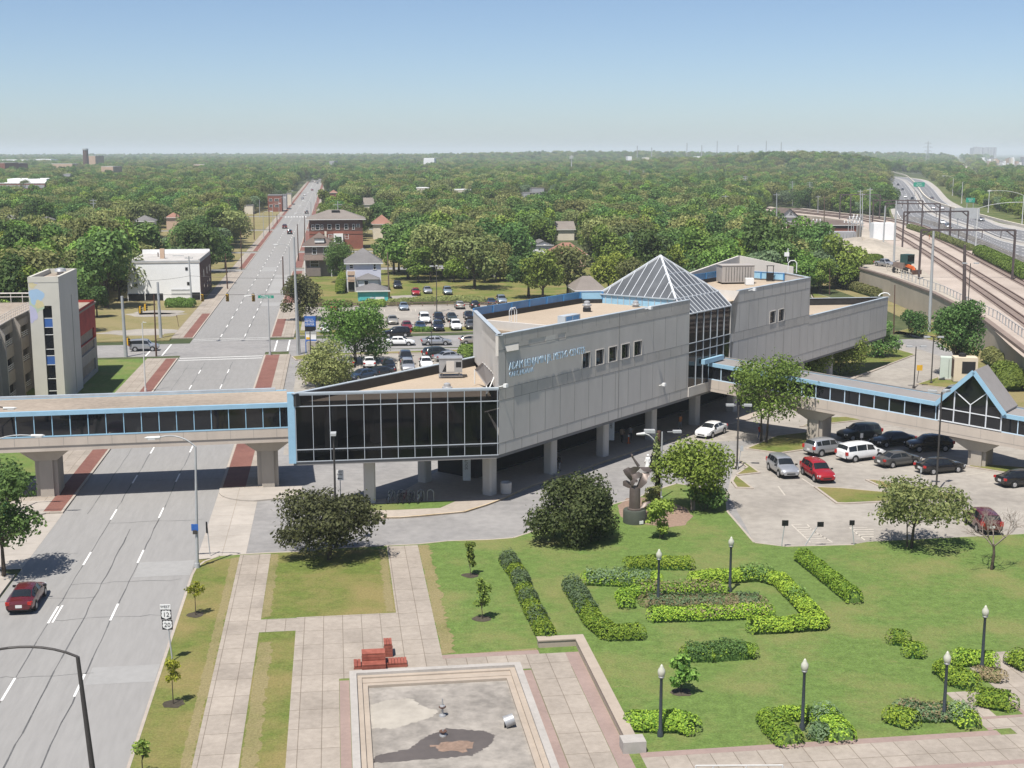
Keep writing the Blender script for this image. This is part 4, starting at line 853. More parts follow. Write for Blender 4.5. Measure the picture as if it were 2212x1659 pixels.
# garage: curved front wall of bays between fins
gz_ = 9.9
gpts = [q('K2', 395, 560, gz_), q('K2', 335, 590, gz_), q('K2', 150, 680, gz_), q('K2', -40, 790, gz_)]
for v in gpts: v.z = 0
g3 = gpts[3]; dd = (gpts[3]-gpts[2]).normalized(); dd2 = (gpts[2]-gpts[1]).normalized()
rot = lambda v, a: Vector((v.x*math.cos(a)-v.y*math.sin(a), v.x*math.sin(a)+v.y*math.cos(a), 0))
cur = gpts[3]; dv = dd
for i in range(3): dv = rot(dv, R(5)); cur = cur + dv*6.0; gpts.append(cur)
ga = thing('parking_garage', tuple(PS(-50, 165)), 'curved concrete parking garage with open decks and white railings', 'garage', world=True)
mbw = MB(); mbf = MB(); mbd = MB(); mrl = MB(); mlr = MB()
pp = list(reversed(gpts))       # left to right
for a, b in zip(pp[:-1], pp[1:]):
    d = (b-a); L_ = d.length; d.normalize(); hs = []
    for z0, z1 in ((7.0, 8.5), (3.9, 5.5), (.5, 2.3)):
        if L_ > 1.5: hs.append((.35, L_-.35, z0, z1))
    holed_wall(mbw, a, d, 0, L_, 0, gz_, hs, .4)
    for h in hs:
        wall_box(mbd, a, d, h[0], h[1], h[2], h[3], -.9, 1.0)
        for i in range(3): wall_box(mrl, a, d, h[0], h[1], h[2]+.12+i*.25, h[2]+.2+i*.25, -.08, .13)
        for i in range(int((h[1]-h[0])/.9)+1): wall_box(mrl, a, d, h[0]+.1+i*.9, h[0]+.15+i*.9, h[2], h[2]+.7, -.1, .15)
for p, pprev in zip(pp[1:-1], pp[:-2]):
    d = (p-pprev).normalized(); n_ = Vector((d.y, -d.x, 0))
    k = len(mbf.v)
    for s_ in (-.28, .28): mbf.v += [tuple(p + d*s_ + n_*0 + Vector((0, 0, 0))), tuple(p + d*s_ + n_*1.0), tuple(p + d*s_ + n_*.85 + Vector((0, 0, gz_-.9))), tuple(p + d*s_ + n_*.25 + Vector((0, 0, gz_+.1))), tuple(p + d*s_ + Vector((0, 0, gz_+.1)))]
    for f in ((4,3,2,1,0), (5,6,7,8,9), (0,1,6,5), (1,2,7,6), (2,3,8,7), (3,4,9,8)): mbf.f.append(tuple(k+i for i in f)); mbf.m.append(0)
wl = mbw.build('wall', M['garage'], ga)
for i_ in range(len(mbf.v)//10): fb = MB(); fb.v = mbf.v[i_*10:i_*10+10]; fb.f = [tuple(x - i_*10 for x in f) for f in mbf.f[i_*6:i_*6+6]]; fb.m = [0]*6; fb.build('fin', M['garage'], ga)
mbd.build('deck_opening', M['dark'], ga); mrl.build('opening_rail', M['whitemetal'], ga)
inner = [p + Vector((-.2, 1.0, 0)) for p in pp]
mb = MB(); mb.prism(pp + [PS(-32.9, 171.5), PS(-33, 186), PS(-75, 186), PS(-75, 150)], gz_-.5, gz_-.25); mb.prism([PS(-60, 172), PS(-37.4, 172.5), PS(-33.3, 173), PS(-33.2, 185.8), PS(-74.8, 185.8), PS(-74.8, 172)], -.1, gz_-.6)
mb.build('roof_deck', M['broof'], ga)
mb = MB()
for a, b in zip(pp[:-1], pp[1:]):
    d = (b-a).normalized(); n_ = Vector((-d.y, d.x, 0)); mb.prism([a, b, b+n_*.3, a+n_*.3], gz_-.3, gz_+.12)
mb.build('parapet', M['garage'], ga)
mb = MB()
for a, b in zip(pp[:-1], pp[1:]):
    d = (b-a); L_ = d.length; d.normalize(); n_ = Vector((-d.y, d.x, 0))*.15
    for z in (.45, .8, 1.1): mb.tube(a+n_+Vector((0, 0, gz_+z)), b+n_+Vector((0, 0, gz_+z)), .035, n=5)
    for i in range(int(L_/1.0)+1): mb.tube(a+n_+d*i*1.0+Vector((0, 0, gz_)), a+n_+d*i*1.0+Vector((0, 0, gz_+1.1)), .035, n=5)
rr_ = [PS(-36.4, 184.5), PS(-55, 186), PS(-76, 187)]
mb.path([v + Vector((0, 0, gz_+1.1)) for v in rr_], .09); mb.path([v + Vector((0, 0, gz_+.6)) for v in rr_], .05)
for a, b in zip(rr_[:-1], rr_[1:]):
    for i in range(12): p = a.lerp(b, i/12); mb.tube(p + Vector((0, 0, gz_-.4)), p + Vector((0, 0, gz_+1.1)), .05, n=5)
mb.build('roof_rail', mat('worn_white_rail', (0.62, 0.58, 0.54), .6, .15, 2), ga)
mb = MB(); holed_wall(mb, PS(-33.0, 172.2), sd, 0, 12.5, 4.9, gz_+.1, [(1.5, 11, 5.0, 6.4)], .4); holed_wall(mb, PS(-33.0, 172.2), sd, 0, 12.5, 0, 4.9, [(1.5, 11, 3.6, 4.8), (1.5, 11, .6, 2.2)], .4, 1)
holed_wall(mb, PS(-33.0, 184.7), -fd, 0, 3, 0, gz_+.1, [], .3)
mb.build('end_wall', [mat('red_mural', (0.30, 0.035, 0.03), .8, .25, .6, (0.35, 0.05, 0.035), .2), M['garage']], ga)
# ================================================================ CARS
ZN.update(N1=(1270,1000,600),N2=(1880,460,400),N3=(2180,460,320),N4=(250,600,400),N5=(700,500,300),N6=(0,340,500))
M['carglass'] = glass('car_glass', (0.014, 0.017, 0.02), 0.05)
M['tyre'] = mat('tyre_rubber', (0.02, 0.02, 0.02), .8, .2, 5); M['rim'] = mat('alloy_rim', (0.45, 0.45, 0.46), .35, .1, 8, None, .3, 0, .5, .6)
M['trim'] = mat('black_car_trim', (0.018, 0.018, 0.019), .5, .2, 4); M['headl'] = mat('headlight_lens', (0.62, 0.64, 0.66), .15, .1, 8, None, .3, 0, .6)
M['taill'] = mat('taillight_lens', (0.38, 0.015, 0.012), .2, .1, 8, None, .3, 0, .6); M['plate'] = mat('licence_plate', (0.6, 0.6, 0.58), .5, .05, 8)
CP = {k: paint('car_paint_' + k, *v) for k, v in dict(white=((.74, .74, .73), .3), silver=((.42, .43, .45), .28, .55), black=((.008, .008, .010), .2), dark=((.022, .026, .032), .25, .2), red=((.28, .012, .018), .25), maroon=((.09, .010, .014), .25), grey=((.10, .098, .095), .28, .4), blue=((.035, .06, .11), .25, .3), navy=((.010, .014, .030), .22), green=((.03, .04, .038), .3, .3), gold=((.42, .38, .32), .3, .5), lightblue=((.30, .36, .42), .3, .5), beige=((.35, .33, .29), .35, .4), wine=((.16, .02, .025), .3)).items()}
KINDS = dict(   # stations: x, z bottom, z shoulder, z top, half width, half width of roof line
 sedan=(4.75, [(-2.40,.42,.74,.78,.74,.64), (-2.30,.30,.90,.97,.84,.66), (-1.80,.24,.95,1.04,.90,.68), (-1.05,.20,.96,1.40,.91,.57), (-.25,.20,.95,1.45,.91,.59), (.40,.20,.94,1.41,.91,.59), (1.20,.20,.91,.99,.91,.70), (1.85,.22,.82,.90,.88,.68), (2.26,.24,.68,.76,.82,.62), (2.38,.30,.56,.62,.72,.56)], (-1.40,1.40,.325), (-1.55,-.32,.72), (-1.80,-1.05), (.40,1.20)),
 suv=(4.7, [(-2.34,.50,.95,1.0,.78,.66), (-2.26,.36,1.05,1.22,.88,.70), (-1.98,.28,1.08,1.62,.92,.64), (-1.1,.26,1.06,1.70,.93,.66), (-.2,.26,1.05,1.71,.93,.67), (.42,.26,1.04,1.64,.93,.66), (1.15,.26,1.02,1.12,.93,.76), (1.85,.28,.95,1.03,.90,.74), (2.24,.32,.80,.90,.84,.66), (2.36,.40,.66,.72,.74,.58)], (-1.38,1.40,.365), (-2.0,-.25,.80), (-2.26,-1.98), (.42,1.15)),
 van=(5.05, [(-2.52,.45,.95,1.0,.82,.74), (-2.46,.34,1.02,1.25,.92,.76), (-2.25,.28,1.05,1.70,.95,.72), (-1.2,.25,1.04,1.80,.96,.74), (0,.25,1.03,1.80,.96,.74), (.75,.25,1.01,1.70,.96,.72), (1.55,.25,.98,1.10,.95,.78), (2.05,.28,.88,.98,.92,.72), (2.42,.32,.74,.82,.84,.64), (2.52,.38,.62,.68,.74,.56)], (-1.50,1.52,.34), (-2.25,-.05,1.0), (-2.46,-2.25), (.75,1.55)),
 boxsuv=(4.35, [(-2.16,.45,1.0,1.05,.80,.72), (-2.12,.36,1.1,1.35,.89,.76), (-2.0,.30,1.12,1.76,.91,.76), (-1.0,.28,1.1,1.82,.92,.78), (0,.28,1.09,1.82,.92,.78), (.55,.28,1.08,1.74,.92,.76), (1.10,.28,1.06,1.16,.92,.80), (1.75,.30,1.0,1.06,.89,.76), (2.08,.34,.88,.94,.84,.68), (2.18,.42,.7,.76,.76,.6)], (-1.30,1.30,.36), (-2.0,-.1,.78), (-2.12,-2.0), (.55,1.10)),
 hatch=(4.3, [(-2.14,.42,.85,.90,.74,.62), (-2.06,.30,.95,1.08,.84,.66), (-1.55,.24,.98,1.38,.88,.58), (-.9,.22,.97,1.50,.89,.58), (-.2,.22,.96,1.52,.89,.59), (.38,.22,.95,1.46,.89,.59), (1.15,.22,.92,1.02,.89,.70), (1.72,.24,.84,.92,.86,.66), (2.05,.26,.70,.78,.80,.60), (2.16,.32,.58,.64,.70,.54)], (-1.28,1.30,.32), (-1.65,-.3,.70), (-2.06,-1.55), (.38,1.15)),
 pickup=(5.5, [(-2.78,.50,.98,1.0,.84,.80), (-2.70,.42,1.02,1.06,.92,.86), (-1.0,.36,1.04,1.08,.94,.88), (-.92,.34,1.05,1.70,.94,.66), (-.3,.32,1.05,1.78,.94,.67), (.35,.32,1.04,1.72,.94,.66), (1.05,.32,1.03,1.14,.94,.78), (1.95,.34,1.0,1.08,.92,.78), (2.55,.40,.88,.96,.86,.70), (2.68,.46,.72,.78,.78,.62)], (-1.75,1.75,.39), (-.85,-.3,.60), (-1.0,-.92), (.35,1.05)),
)
SEGN = 8
def _sec(st_):
    x, zb, zs, zt, w_, wt = st_
    return [(0, zb), (w_*.86, zb), (w_*.985, zb+.14), (w_, zb + (zs-zb)*.55), (w_*.965, zs), (wt, zt - min(.06, (zt-zs)*.4)), (wt*.84, zt), (0, zt + .025)]
def _at(sts, x):
    x = max(sts[0][0], min(sts[-1][0], x))
    for a, b in zip(sts[:-1], sts[1:]):
        if a[0] <= x <= b[0]:
            t = (x-a[0])/(b[0]-a[0]); return tuple(a[i] + (b[i]-a[i])*t for i in range(6))
def _pt(sts, x, seg, u, sgn):
    s_ = _sec(_at(sts, x)); a, b = s_[seg], s_[seg+1]; return Vector((x, sgn*(a[0] + (b[0]-a[0])*u), a[1] + (b[1]-a[1])*u))
def build_car(kind, detail=True):
    L_, sts, (xr, xf, wr), (sw0, swm, sw1), rg, ws = KINDS[kind]
    t = bpy.data.objects.new('proto', None); COL.objects.link(t)
    mb = MB(); xs = []
    for a, b in zip(sts[:-1], sts[1:]): xs += [a[0], (a[0]+b[0])/2] if b[0]-a[0] > .5 else [a[0]]
    xs.append(sts[-1][0]); rows = []
    for x in xs:
        s_ = _sec(_at(sts, x)); rows.append([(x, -y, z) for y, z in reversed(s_[1:])] + [(x, y, z) for y, z in s_[:-1]][0:] + [(x, 0, s_[-1][1])])
    # ring order: top centre, right side down, bottom, left side up
    rings = []
    for x in xs:
        s_ = _sec(_at(sts, x)); ring = [(x, 0, s_[7][1])] + [(x, -y, z) for y, z in reversed(s_[1:7])] + [(x, 0, s_[0][1])] + [(x, y, z) for y, z in s_[1:7]]; rings.append(ring)
    k = 0; n = len(rings[0])
    for r_ in rings: mb.v += r_
    for i in range(len(rings)-1):
        for j in range(n):
            jn = (j+1) % n; z_ = max(rings[i][j][2], rings[i][jn][2]); mi = 1 if (j in (5, 6, 7, 8)) else 0
            mb.f.append((i*n+j, i*n+jn, (i+1)*n+jn, (i+1)*n+j)); mb.m.append(mi)
    mb.f.append(tuple(range(n))); mb.m.append(0); mb.f.append(tuple(range(len(rings)*n-1, (len(rings)-1)*n-1, -1))); mb.m.append(0)
    for x in (xr, xf):       # dark wheel arches
        for sg in (-1, 1):
            wy = max(_at(sts, x)[4], _at(sts, x-.3)[4], _at(sts, x+.3)[4]) + .004
            pts = [(x + (wr+.07)*math.cos(a), sg*wy, wr + .02 + (wr+.07)*math.sin(a)) for a in [math.pi*i/10 for i in range(11)]] + [(x-(wr+.07), sg*wy, .24), (x+(wr+.07), sg*wy, .24)]
            mb.poly(pts if sg < 0 else list(reversed(pts)), 1)
    x1 = sts[-1][0]; zf = sts[-1][1]
    mb.box((x1-.02, 0, zf+.13), (.06, sts[-1][4]*1.1, .12), 0, 1)     # grille
    body = mb.build('body', [CP['white'], M['trim']], t, 38); body.material_slots[0].link = 'OBJECT'; body.material_slots[0].material = CP['white']
    def patch(name, xa, xb, segs, u0, u1, sg, off=.012, nx=5, m_=None):
        mb = MB(); rows = []
        for i in range(nx+1):
            x = xa + (xb-xa)*i/nx; row = []
            for si, seg in enumerate(segs):
                for u in ([u0, (u0+u1)/2, u1] if len(segs) == 1 else ([u0, 1] if si == 0 else [1])):
                    p = _pt(sts, x, seg, u, sg); row.append(p)
            rows.append(row)
        nrm = (rows[1][0]-rows[0][0]).cross(rows[0][-1]-rows[0][0]); nrm.normalize()
        c = rows[0][0]
        if nrm.dot(Vector((0, sg, .4))) < 0: nrm = -nrm
        mb.grid([[p + nrm*off for p in r_] for r_ in rows]); return mb
    def glassw(name, xa, xb):
        mb = MB(); rows = []
        for i in range(5):
            x = xa + (xb-xa)*(.10 + .82*i/4); s_ = _sec(_at(sts, x)); y6, z6 = s_[6]; y5, z5 = s_[5]; zt = s_[7][1]
            rows.append([Vector((x, -y5*.98, z5+.0)), Vector((x, -y6, z6)), Vector((x, 0, zt)), Vector((x, y6, z6)), Vector((x, y5*.98, z5+.0))])
        d = (rows[-1][2]-rows[0][2]).normalized(); up = Vector((-d.z, 0, d.x)); up = up if up.z > 0 else -up
        mb.grid([[p + up*.016 for p in r_] for r_ in rows]); return mb.build(name, M['carglass'], t, 60)
    glassw('windscreen', ws[0], ws[1]); glassw('rear_window', rg[0], rg[1])
    for sg in (-1, 1):
        if kind == 'van' or kind == 'suv':
            spans = [(sw0, sw0+.95), (sw0+1.02, swm), (swm+.09, sw1)] if kind == 'van' else [(sw0+.1, -1.35), (-1.27, swm), (swm+.08, sw1)]
        else: spans = [(sw0, swm), (swm+.08, sw1)]
        for a, b in spans: patch('side_window', a, b, [4], .14, .90, sg).build('side_window', M['carglass'], t)
    wy0 = _at(sts, 0)[4]
    for x in (xr, xf):
        for sg in (-1, 1):
            wy = max(_at(sts, x)[4], _at(sts, x-.3)[4], _at(sts, x+.3)[4])
            mb = MB(); mb.tube((0, -.1, 0), (0, .1, 0), wr, n=18); wh = mb.build('wheel', M['tyre'], t, 50); wh.location = (x, sg*(wy-.085), wr)
            mb = MB(); mb.tube((0, sg*.085, 0), (0, sg*.108, 0), wr*.66, wr*.6, n=14); rm = mb.build('rim', M['rim'], wh, 30)
    xe = sts[-2][0]; se = _at(sts, xe-.02); xb = sts[1][0]; sb = _at(sts, xb+.02)
    for sg in (-1, 1):
        mb = MB(); mb.box((0, 0, 0), (.34, .30, .16), sg*-.45); h = mb.build('headlight', M['headl'], t, 30); h.location = (xe-.10, sg*se[4]*.80, se[2]-.07)
        mb = MB(); mb.box((0, 0, 0), (.24, .26, .20 if kind in ('sedan', 'hatch') else .34), sg*.3); h = mb.build('taillight', M['taill'], t, 30); h.location = (xb-.02, sg*sb[4]*.86, sb[2]-.08)
        mb = MB(); mb.box((0, 0, 0), (.12, .22, .14)); h = mb.build('mirror', [M['trim']], t, 30); h.location = (ws[1]-.28, sg*(wy0+.09), _at(sts, ws[1])[2]+.06)
    mb = MB(); mb.box((0, 0, 0), (.03, .42, .2)); h = mb.build('licence_plate', M['plate'], t); h.location = (sts[0][0]-.005, 0, sts[0][1]+.22)
    return t
PROTO = {k: build_car(k) for k in KINDS}
_first = {k: True for k in KINDS}
CARW = dict(sedan=.91, suv=.93, van=.96, boxsuv=.92, hatch=.89, pickup=.94)
def put_car(kind, col, loc, ang, label, group=None, cat='car', name='parked_car', z=0.0):
    if _first[kind]: c = PROTO[kind]; _first[kind] = False
    else: c = copy_tree(PROTO[kind])
    c.name = name; c.location = (loc[0], loc[1], z); c.rotation_euler = (0, 0, ang); tag(c, label, cat, group)
    if not group and 'group' in c: del c['group']
    for ch in c.children:
        if ch.name.startswith('body'): ch.material_slots[0].link = 'OBJECT'; ch.material_slots[0].material = CP[col]
    return c
ZR = -.13
def car_side(kind, col, zn, rear, front, label, group=None, name='parked_car', cat='car', z=ZR):
    """placed by the photo points where its near-side rear and front wheels touch the ground"""
    a = q(zn, *rear, z); b = q(zn, *front, z); d = (b-a); d.z = 0; d.normalize(); m_ = (a+b)/2; n_ = Vector((-d.y, d.x, 0))
    if n_.y < 0: n_ = -n_
    return put_car(kind, col, m_ + n_*CARW[kind]*.95, math.atan2(d.y, d.x), label, group, cat, name, z)
FWD = math.atan2(math.cos(HD), math.sin(HD))      # heading away from the camera along the street
def car_front(kind, col, zn, pt, label, group=None, away=False, turn=0.0, name='parked_car', cat='car', z=ZR):
    """placed by the photo point below the middle of its bumper nearest the camera"""
    a = q(zn, *pt, z); ang = FWD + R(turn); d = Vector((math.cos(ang), math.sin(ang), 0)); L_ = KINDS[kind][0]
    return put_car(kind, col, a + d*(L_*.5), ang if away else ang + math.pi, label, group, cat, name, z)
GL_, GB2, GS, GX = 'cars parked in the right hand lot', 'cars parked in the lots beyond the station', 'cars driving on the street', 'cars on the motorway'
m_ = q('C1', 305, 1518, ZR); c_ = m_ + PS(-.86, 1.38); put_car('sedan', 'maroon', c_, FWD, 'dark red sedan seen from behind in the left lane in tree shade', GS, 'car', 'car', ZR)
car_side('sedan', 'white', 'H2', (2095, 400), (1985, 443), 'white sedan with a sunroof driving on the station driveway', None, 'car')
car_side('suv', 'silver', 'K1', (375, 428), (590, 398), 'silver sport utility car parked left of the white minivan', GL_, cat='suv')
car_side('van', 'white', 'K1', (682, 478), (915, 448), 'white minivan parked between silver suv and grey sedan', GL_, cat='minivan')
car_side('sedan', 'grey', 'K1', (1020, 530), (1240, 502), 'brownish grey sedan parked right of the white minivan', GL_)
car_side('sedan', 'black', 'K1', (1388, 590), (1625, 568), 'glossy black sedan parked at the end of the row by the bridge pier', GL_)
car_side('suv', 'green', 'K1', (885, 268), (655, 288), 'dark grey green crossover under the footbridge by the first pier', GL_, cat='suv')
car_side('sedan', 'black', 'K1', (1180, 325), (965, 345), 'black sedan in bridge shade facing the white minivan', GL_)
car_side('suv', 'black', 'K1', (1495, 382), (1275, 388), 'big black sport utility car under the gabled footbridge', GL_, cat='suv')
car_side('suv', 'silver', 'C4', (238, 1098), (322, 1158), 'silver crossover with sunroof facing out beside the red crossover', GL_, cat='suv')
car_side('suv', 'red', 'K1', (222, 588), (322, 652), 'bright red crossover beside the silver crossover', GL_, cat='suv')
car_side('sedan', 'black', 'K1', (2128, 708), (2360, 690), 'black sedan cut by the right picture edge', GL_)
car_side('suv', 'maroon', 'K1', (1990, 1112), (1868, 1015), 'dark maroon suv parked behind the bare tree', GL_, cat='suv')
car_front('hatch', 'silver', 'F1', (1000, 470), 'silver hatchback half hidden behind the bridge gable', GL_, True, -60)
car_side('boxsuv', 'silver', 'N4', (440, 1430), (680, 1425), 'boxy silver suv waiting at the crossroads on the left', None, 'car', 'suv')
F = lambda k, c, x, y, l, away=False, cat='car', zn='F4', z=ZR, turn=0: car_front(k, c, zn, (x, y), l, GB2, away, turn, 'parked_car', cat, z)
F('sedan', 'red', 182, 228, 'red sedan alone at the left of the back parking row', z=0)
F('sedan', 'dark', 562, 310, 'dark sedan parked behind the white coupe', z=0); F('sedan', 'white', 566, 388, 'white coupe beside the lot lamp post', z=0)
F('sedan', 'black', 790, 405, 'black sedan between white coupe and silver sedan', z=0); F('sedan', 'beige', 995, 408, 'pale silver sedan right of the black sedan in the middle row', z=0)
F('sedan', 'lightblue', 1145, 216, 'silver blue sedan alone against the back fence', z=0); F('van', 'white', 1430, 392, 'white van in the middle row of the back lot', cat='van', z=0)
F('hatch', 'wine', 1190, 492, 'maroon hatchback behind the black suv at the kerb', z=0); F('sedan', 'blue', 1372, 492, 'dark blue sedan behind the verge weeds', z=0)
F('suv', 'black', 1625, 385, 'black suv right of the white van', cat='suv', z=0); F('suv', 'navy', 1615, 500, 'navy suv facing the verge in the front row', cat='suv', z=0)
F('sedan', 'green', 1800, 368, 'grey green sedan in the middle row near the station', z=0); F('suv', 'white', 1855, 488, 'white suv in the front row of the back lot', cat='suv', z=0)
F('sedan', 'black', 2035, 345, 'black sedan close to the station corner in the middle row', z=0); F('sedan', 'grey', 2060, 472, 'grey sedan half hidden by the station corner', z=0)
F('hatch', 'beige', 1905, 198, 'dusty silver hatchback seen from behind against the back fence', True, z=0); F('hatch', 'black', 2110, 192, 'black hatchback seen from behind against the back fence', True, z=0)
F('sedan', 'blue', 2080, 165, 'dark blue sedan behind the station roof edge', True, zn='B2', z=0); F('suv', 'lightblue', 2170, 150, 'silver blue suv peeping over the station guard rail', zn='B2', cat='suv', z=0)
F('sedan', 'white', 80, 525, 'white sedan seen from behind beside the station sign', True, z=0)
F('sedan', 'silver', 390, 990, 'silver sedan seen from behind under the big lot tree', True); F('sedan', 'white', 678, 1000, 'white sedan seen from behind right of the silver sedan', True)
F('sedan', 'black', 945, 1042, 'black sedan facing out right of the white sedan'); F('suv', 'dark', 1178, 945, 'dark suv behind the silver suv in the near lot', cat='suv'); F('suv', 'silver', 1205, 1060, 'silver suv cut off by the station roof edge', cat='suv')
F('hatch', 'white', 1452, 1010, 'white hatchback with dusty roof near the air handler')
SDs = lambda k, c, r_, f_, l, cat='car', zn='F4': car_side(k, c, zn, r_, f_, l, GB2, 'parked_car', cat)
SDs('suv', 'black', (1155, 572), (940, 578), 'black suv parked along the side street kerb', 'suv'); SDs('sedan', 'white', (965, 692), (1205, 690), 'white sedan parked lengthwise on the side street')
SDs('sedan', 'silver', (1465, 688), (1700, 684), 'silver sedan parked lengthwise right of the white sedan'); SDs('hatch', 'gold', (1980, 676), (2190, 670), 'tan silver hatchback on the side street cut by the station wall')
SDs('suv', 'green', (1530, 866), (1745, 848), 'dark green suv behind the air handler', 'suv'); SDs('sedan', 'silver', (1690, 905), (1900, 885), 'silver sedan half hidden by the air handler')
SDs('sedan', 'blue', (730, 1135), (540, 1165), 'dark blue sedan showing over the wedge roof edge'); SDs('sedan', 'dark', (940, 1100), (760, 1130), 'dark wagon behind the blue sedan')
F('hatch', 'red', 1440, 78, 'red hatchback under the big trees', zn='B2', z=0); F('sedan', 'silver', 1540, 62, 'pale silver sedan under a cover of shade beside the red hatchback', zn='B2', z=0); F('suv', 'lightblue', 1710, 72, 'blue silver suv parked at the lawn under the trees', zn='B2', cat='suv', z=0)
F('suv', 'dark', 1285, 20, 'dark suv deep in tree shade beside the lilac house', zn='B2', cat='suv', z=0)
SDs('pickup', 'dark', (370, 270), (210, 272), 'dark pickup on the far side street behind the lawn', 'pickup', 'B3')
# cars on the street far ahead
def scar(kind, col, p, s, label, toward=False): put_car(kind, col, PS(p, s), FWD + (math.pi if toward else 0), label, GS, 'car', 'car', ZR)
pp_ = lambda x, y: (lambda v: (v.x*math.cos(HD)-v.y*math.sin(HD), v.x*math.sin(HD)+v.y*math.cos(HD)))(q('A2', x, y, ZR))
for kind, col, x, y, lab, tw_ in (('suv', 'black', 370, 940, 'black suv driving away on the street level with the brown house', False), ('van', 'maroon', 328, 893, 'brown box truck in the left lane ahead of the black suv', False), ('suv', 'dark', 513, 768, 'dark suv just before the far zebra crossing', False), ('sedan', 'silver', 478, 645, 'silver car far down the street at the left kerb', False), ('sedan', 'white', 497, 616, 'white car far down the street ahead of the silver car', False), ('sedan', 'wine', 561, 573, 'reddish car far away in the right lane', False), ('suv', 'white', 582, 503, 'white suv near the end of the visible street', False), ('sedan', 'dark', 606, 515, 'dark car near the end of the visible street', False)):
    p_, s_ = pp_(x, y); scar(kind, col, p_, s_ + 2.2, lab, tw_)
# ================================================================ VEGETATION
M['leafm'] = leaf_mat('leaf_green', (0.077, 0.136, 0.026), (0.242, 0.343, 0.069), .025)
M['leafd'] = leaf_mat('leaf_deep_green', (0.049, 0.099, 0.027), (0.159, 0.261, 0.072), .015)
M['leafy'] = leaf_mat('leaf_yellow_green', (0.100, 0.154, 0.021), (0.264, 0.334, 0.061), .02)
M['leafo'] = leaf_mat('leaf_olive', (0.105, 0.131, 0.045), (0.269, 0.286, 0.103), .02)
M['leafp'] = leaf_mat('leaf_crabapple', (0.032, 0.035, 0.017), (0.115, 0.121, 0.047), .01)
M['leafg'] = leaf_mat('leaf_grey_green', (0.073, 0.117, 0.054), (0.185, 0.255, 0.131), .01)
M['leafb'] = leaf_mat('leaf_bush', (0.045, 0.070, 0.022), (0.135, 0.170, 0.060), .01); M['leafz'] = leaf_mat('leaf_lime', (0.20, 0.24, 0.02), (0.42, 0.42, 0.05), .005)
M['leaft'] = leaf_mat('leaf_tan', (0.145, 0.123, 0.065), (0.270, 0.223, 0.121), .01)
M['hedge'] = leaf_mat('hedge_leaf', (0.076, 0.153, 0.018), (0.284, 0.388, 0.042), .01, .2)
M['bark'] = mat('bark', (0.085, 0.068, 0.052), .95, .25, 6, None, .5, .4, .1); M['twig'] = mat('grey_twig', (0.20, 0.165, 0.14), .95, .2, 6)
def leaf_card(mb, p, n_, s, rg, mi=0):
    n_ = n_.normalized(); a = n_.cross(Vector((rg.uniform(-1, 1), rg.uniform(-1, 1), rg.uniform(-1, 1))))
    if a.length < 1e-3: a = Vector((1, 0, 0))
    a.normalize(); b = n_.cross(a); w_ = s*rg.uniform(.55, .85); l_ = s*rg.uniform(.85, 1.3)
    k = len(mb.v); mb.v += [tuple(p - a*l_*.5), tuple(p - b*w_*.5 + n_*s*.08), tuple(p + a*l_*.5), tuple(p + b*w_*.5 + n_*s*.08)]; mb.f.append((k, k+1, k+2, k+3)); mb.m.append(mi)
def lobes_for(rg, Rx, Hc, n, lean=1.0):
    big = n < 18
    out = []
    for i in range(n):
        t = 2*math.pi*i/n*1.618*1.5 + rg.uniform(-.4, .4); h = rg.uniform(.12, .86); prof = math.sqrt(max(.05, 1 - (2*h-.95)**2))
        rr_ = Rx*prof*(rg.uniform(.35, .72) if big else rg.uniform(.35, .86)); r = Rx*(rg.uniform(.30, .48) if big else rg.uniform(.17, .36))
        out.append((Vector((rr_*math.cos(t), rr_*math.sin(t), Hc*h)), Vector((r*rg.uniform(.9, 1.25), r*rg.uniform(.9, 1.25), r*rg.uniform(.6, .9)*min(1.3, Hc/Rx)))))
    out.append((Vector((0, 0, Hc*.55)), Vector((Rx*.5, Rx*.5, Hc*.36))))
    return out
def crown_mb(seed, Rx, Hc, nl, leaf, n, spiky=0.0, inner=.25):
    rg = random.Random(seed); mb = MB(); lb_ = lobes_for(rg, Rx, Hc, nl); ws_ = [(l[1].x*l[1].z)**.9 for l in lb_]; tot = sum(ws_)
    for (c, r), w_ in zip(lb_, ws_):
        for i in range(int(n*w_/tot)):
            d = Vector((rg.gauss(0, 1), rg.gauss(0, 1), rg.gauss(.25, 1))).normalized(); k = rg.uniform(.72, 1.04) if rg.random() > inner else rg.uniform(.3, .75)
            if spiky and rg.random() < spiky: k *= rg.uniform(1.05, 1.4)
            p = c + Vector((d.x*r.x, d.y*r.y, d.z*r.z))*k
            leaf_card(mb, p, d + Vector((rg.gauss(0, .7), rg.gauss(0, .7), rg.gauss(.35, .6))), leaf*rg.uniform(.7, 1.25), rg)
    return mb, lb_
def trunk_mb(seed, h0, lb_, r0, Hc, multi=1, base_z=0.0):
    rg = random.Random(seed+99); mb = MB()
    for k in range(multi):
        off = Vector((rg.uniform(-.3, .3), rg.uniform(-.3, .3), 0)) if multi > 1 else Vector((0, 0, 0)); rk = r0/(multi**.5)
        top = Vector((off.x*2.5 + rg.uniform(-.2, .2), off.y*2.5 + rg.uniform(-.2, .2), h0 + Hc*.35))
        mid = Vector((off.x*1.4, off.y*1.4, h0)); mb.path([off + Vector((0, 0, base_z)), mid*.5 + off*.5, mid, top], [rk*1.25, rk, rk*.8, rk*.45], 7)
        for c, r in lb_[k::multi]:
            e = c + Vector((0, 0, h0)); m_ = mid.lerp(e, .5) + Vector((rg.uniform(-.2, .2), rg.uniform(-.2, .2), rg.uniform(.0, .3)))
            mb.path([mid.lerp(top, rg.uniform(.0, .6)), m_, e], [rk*.45, rk*.28, rk*.1], 5)
    return mb
CROWNS = {}
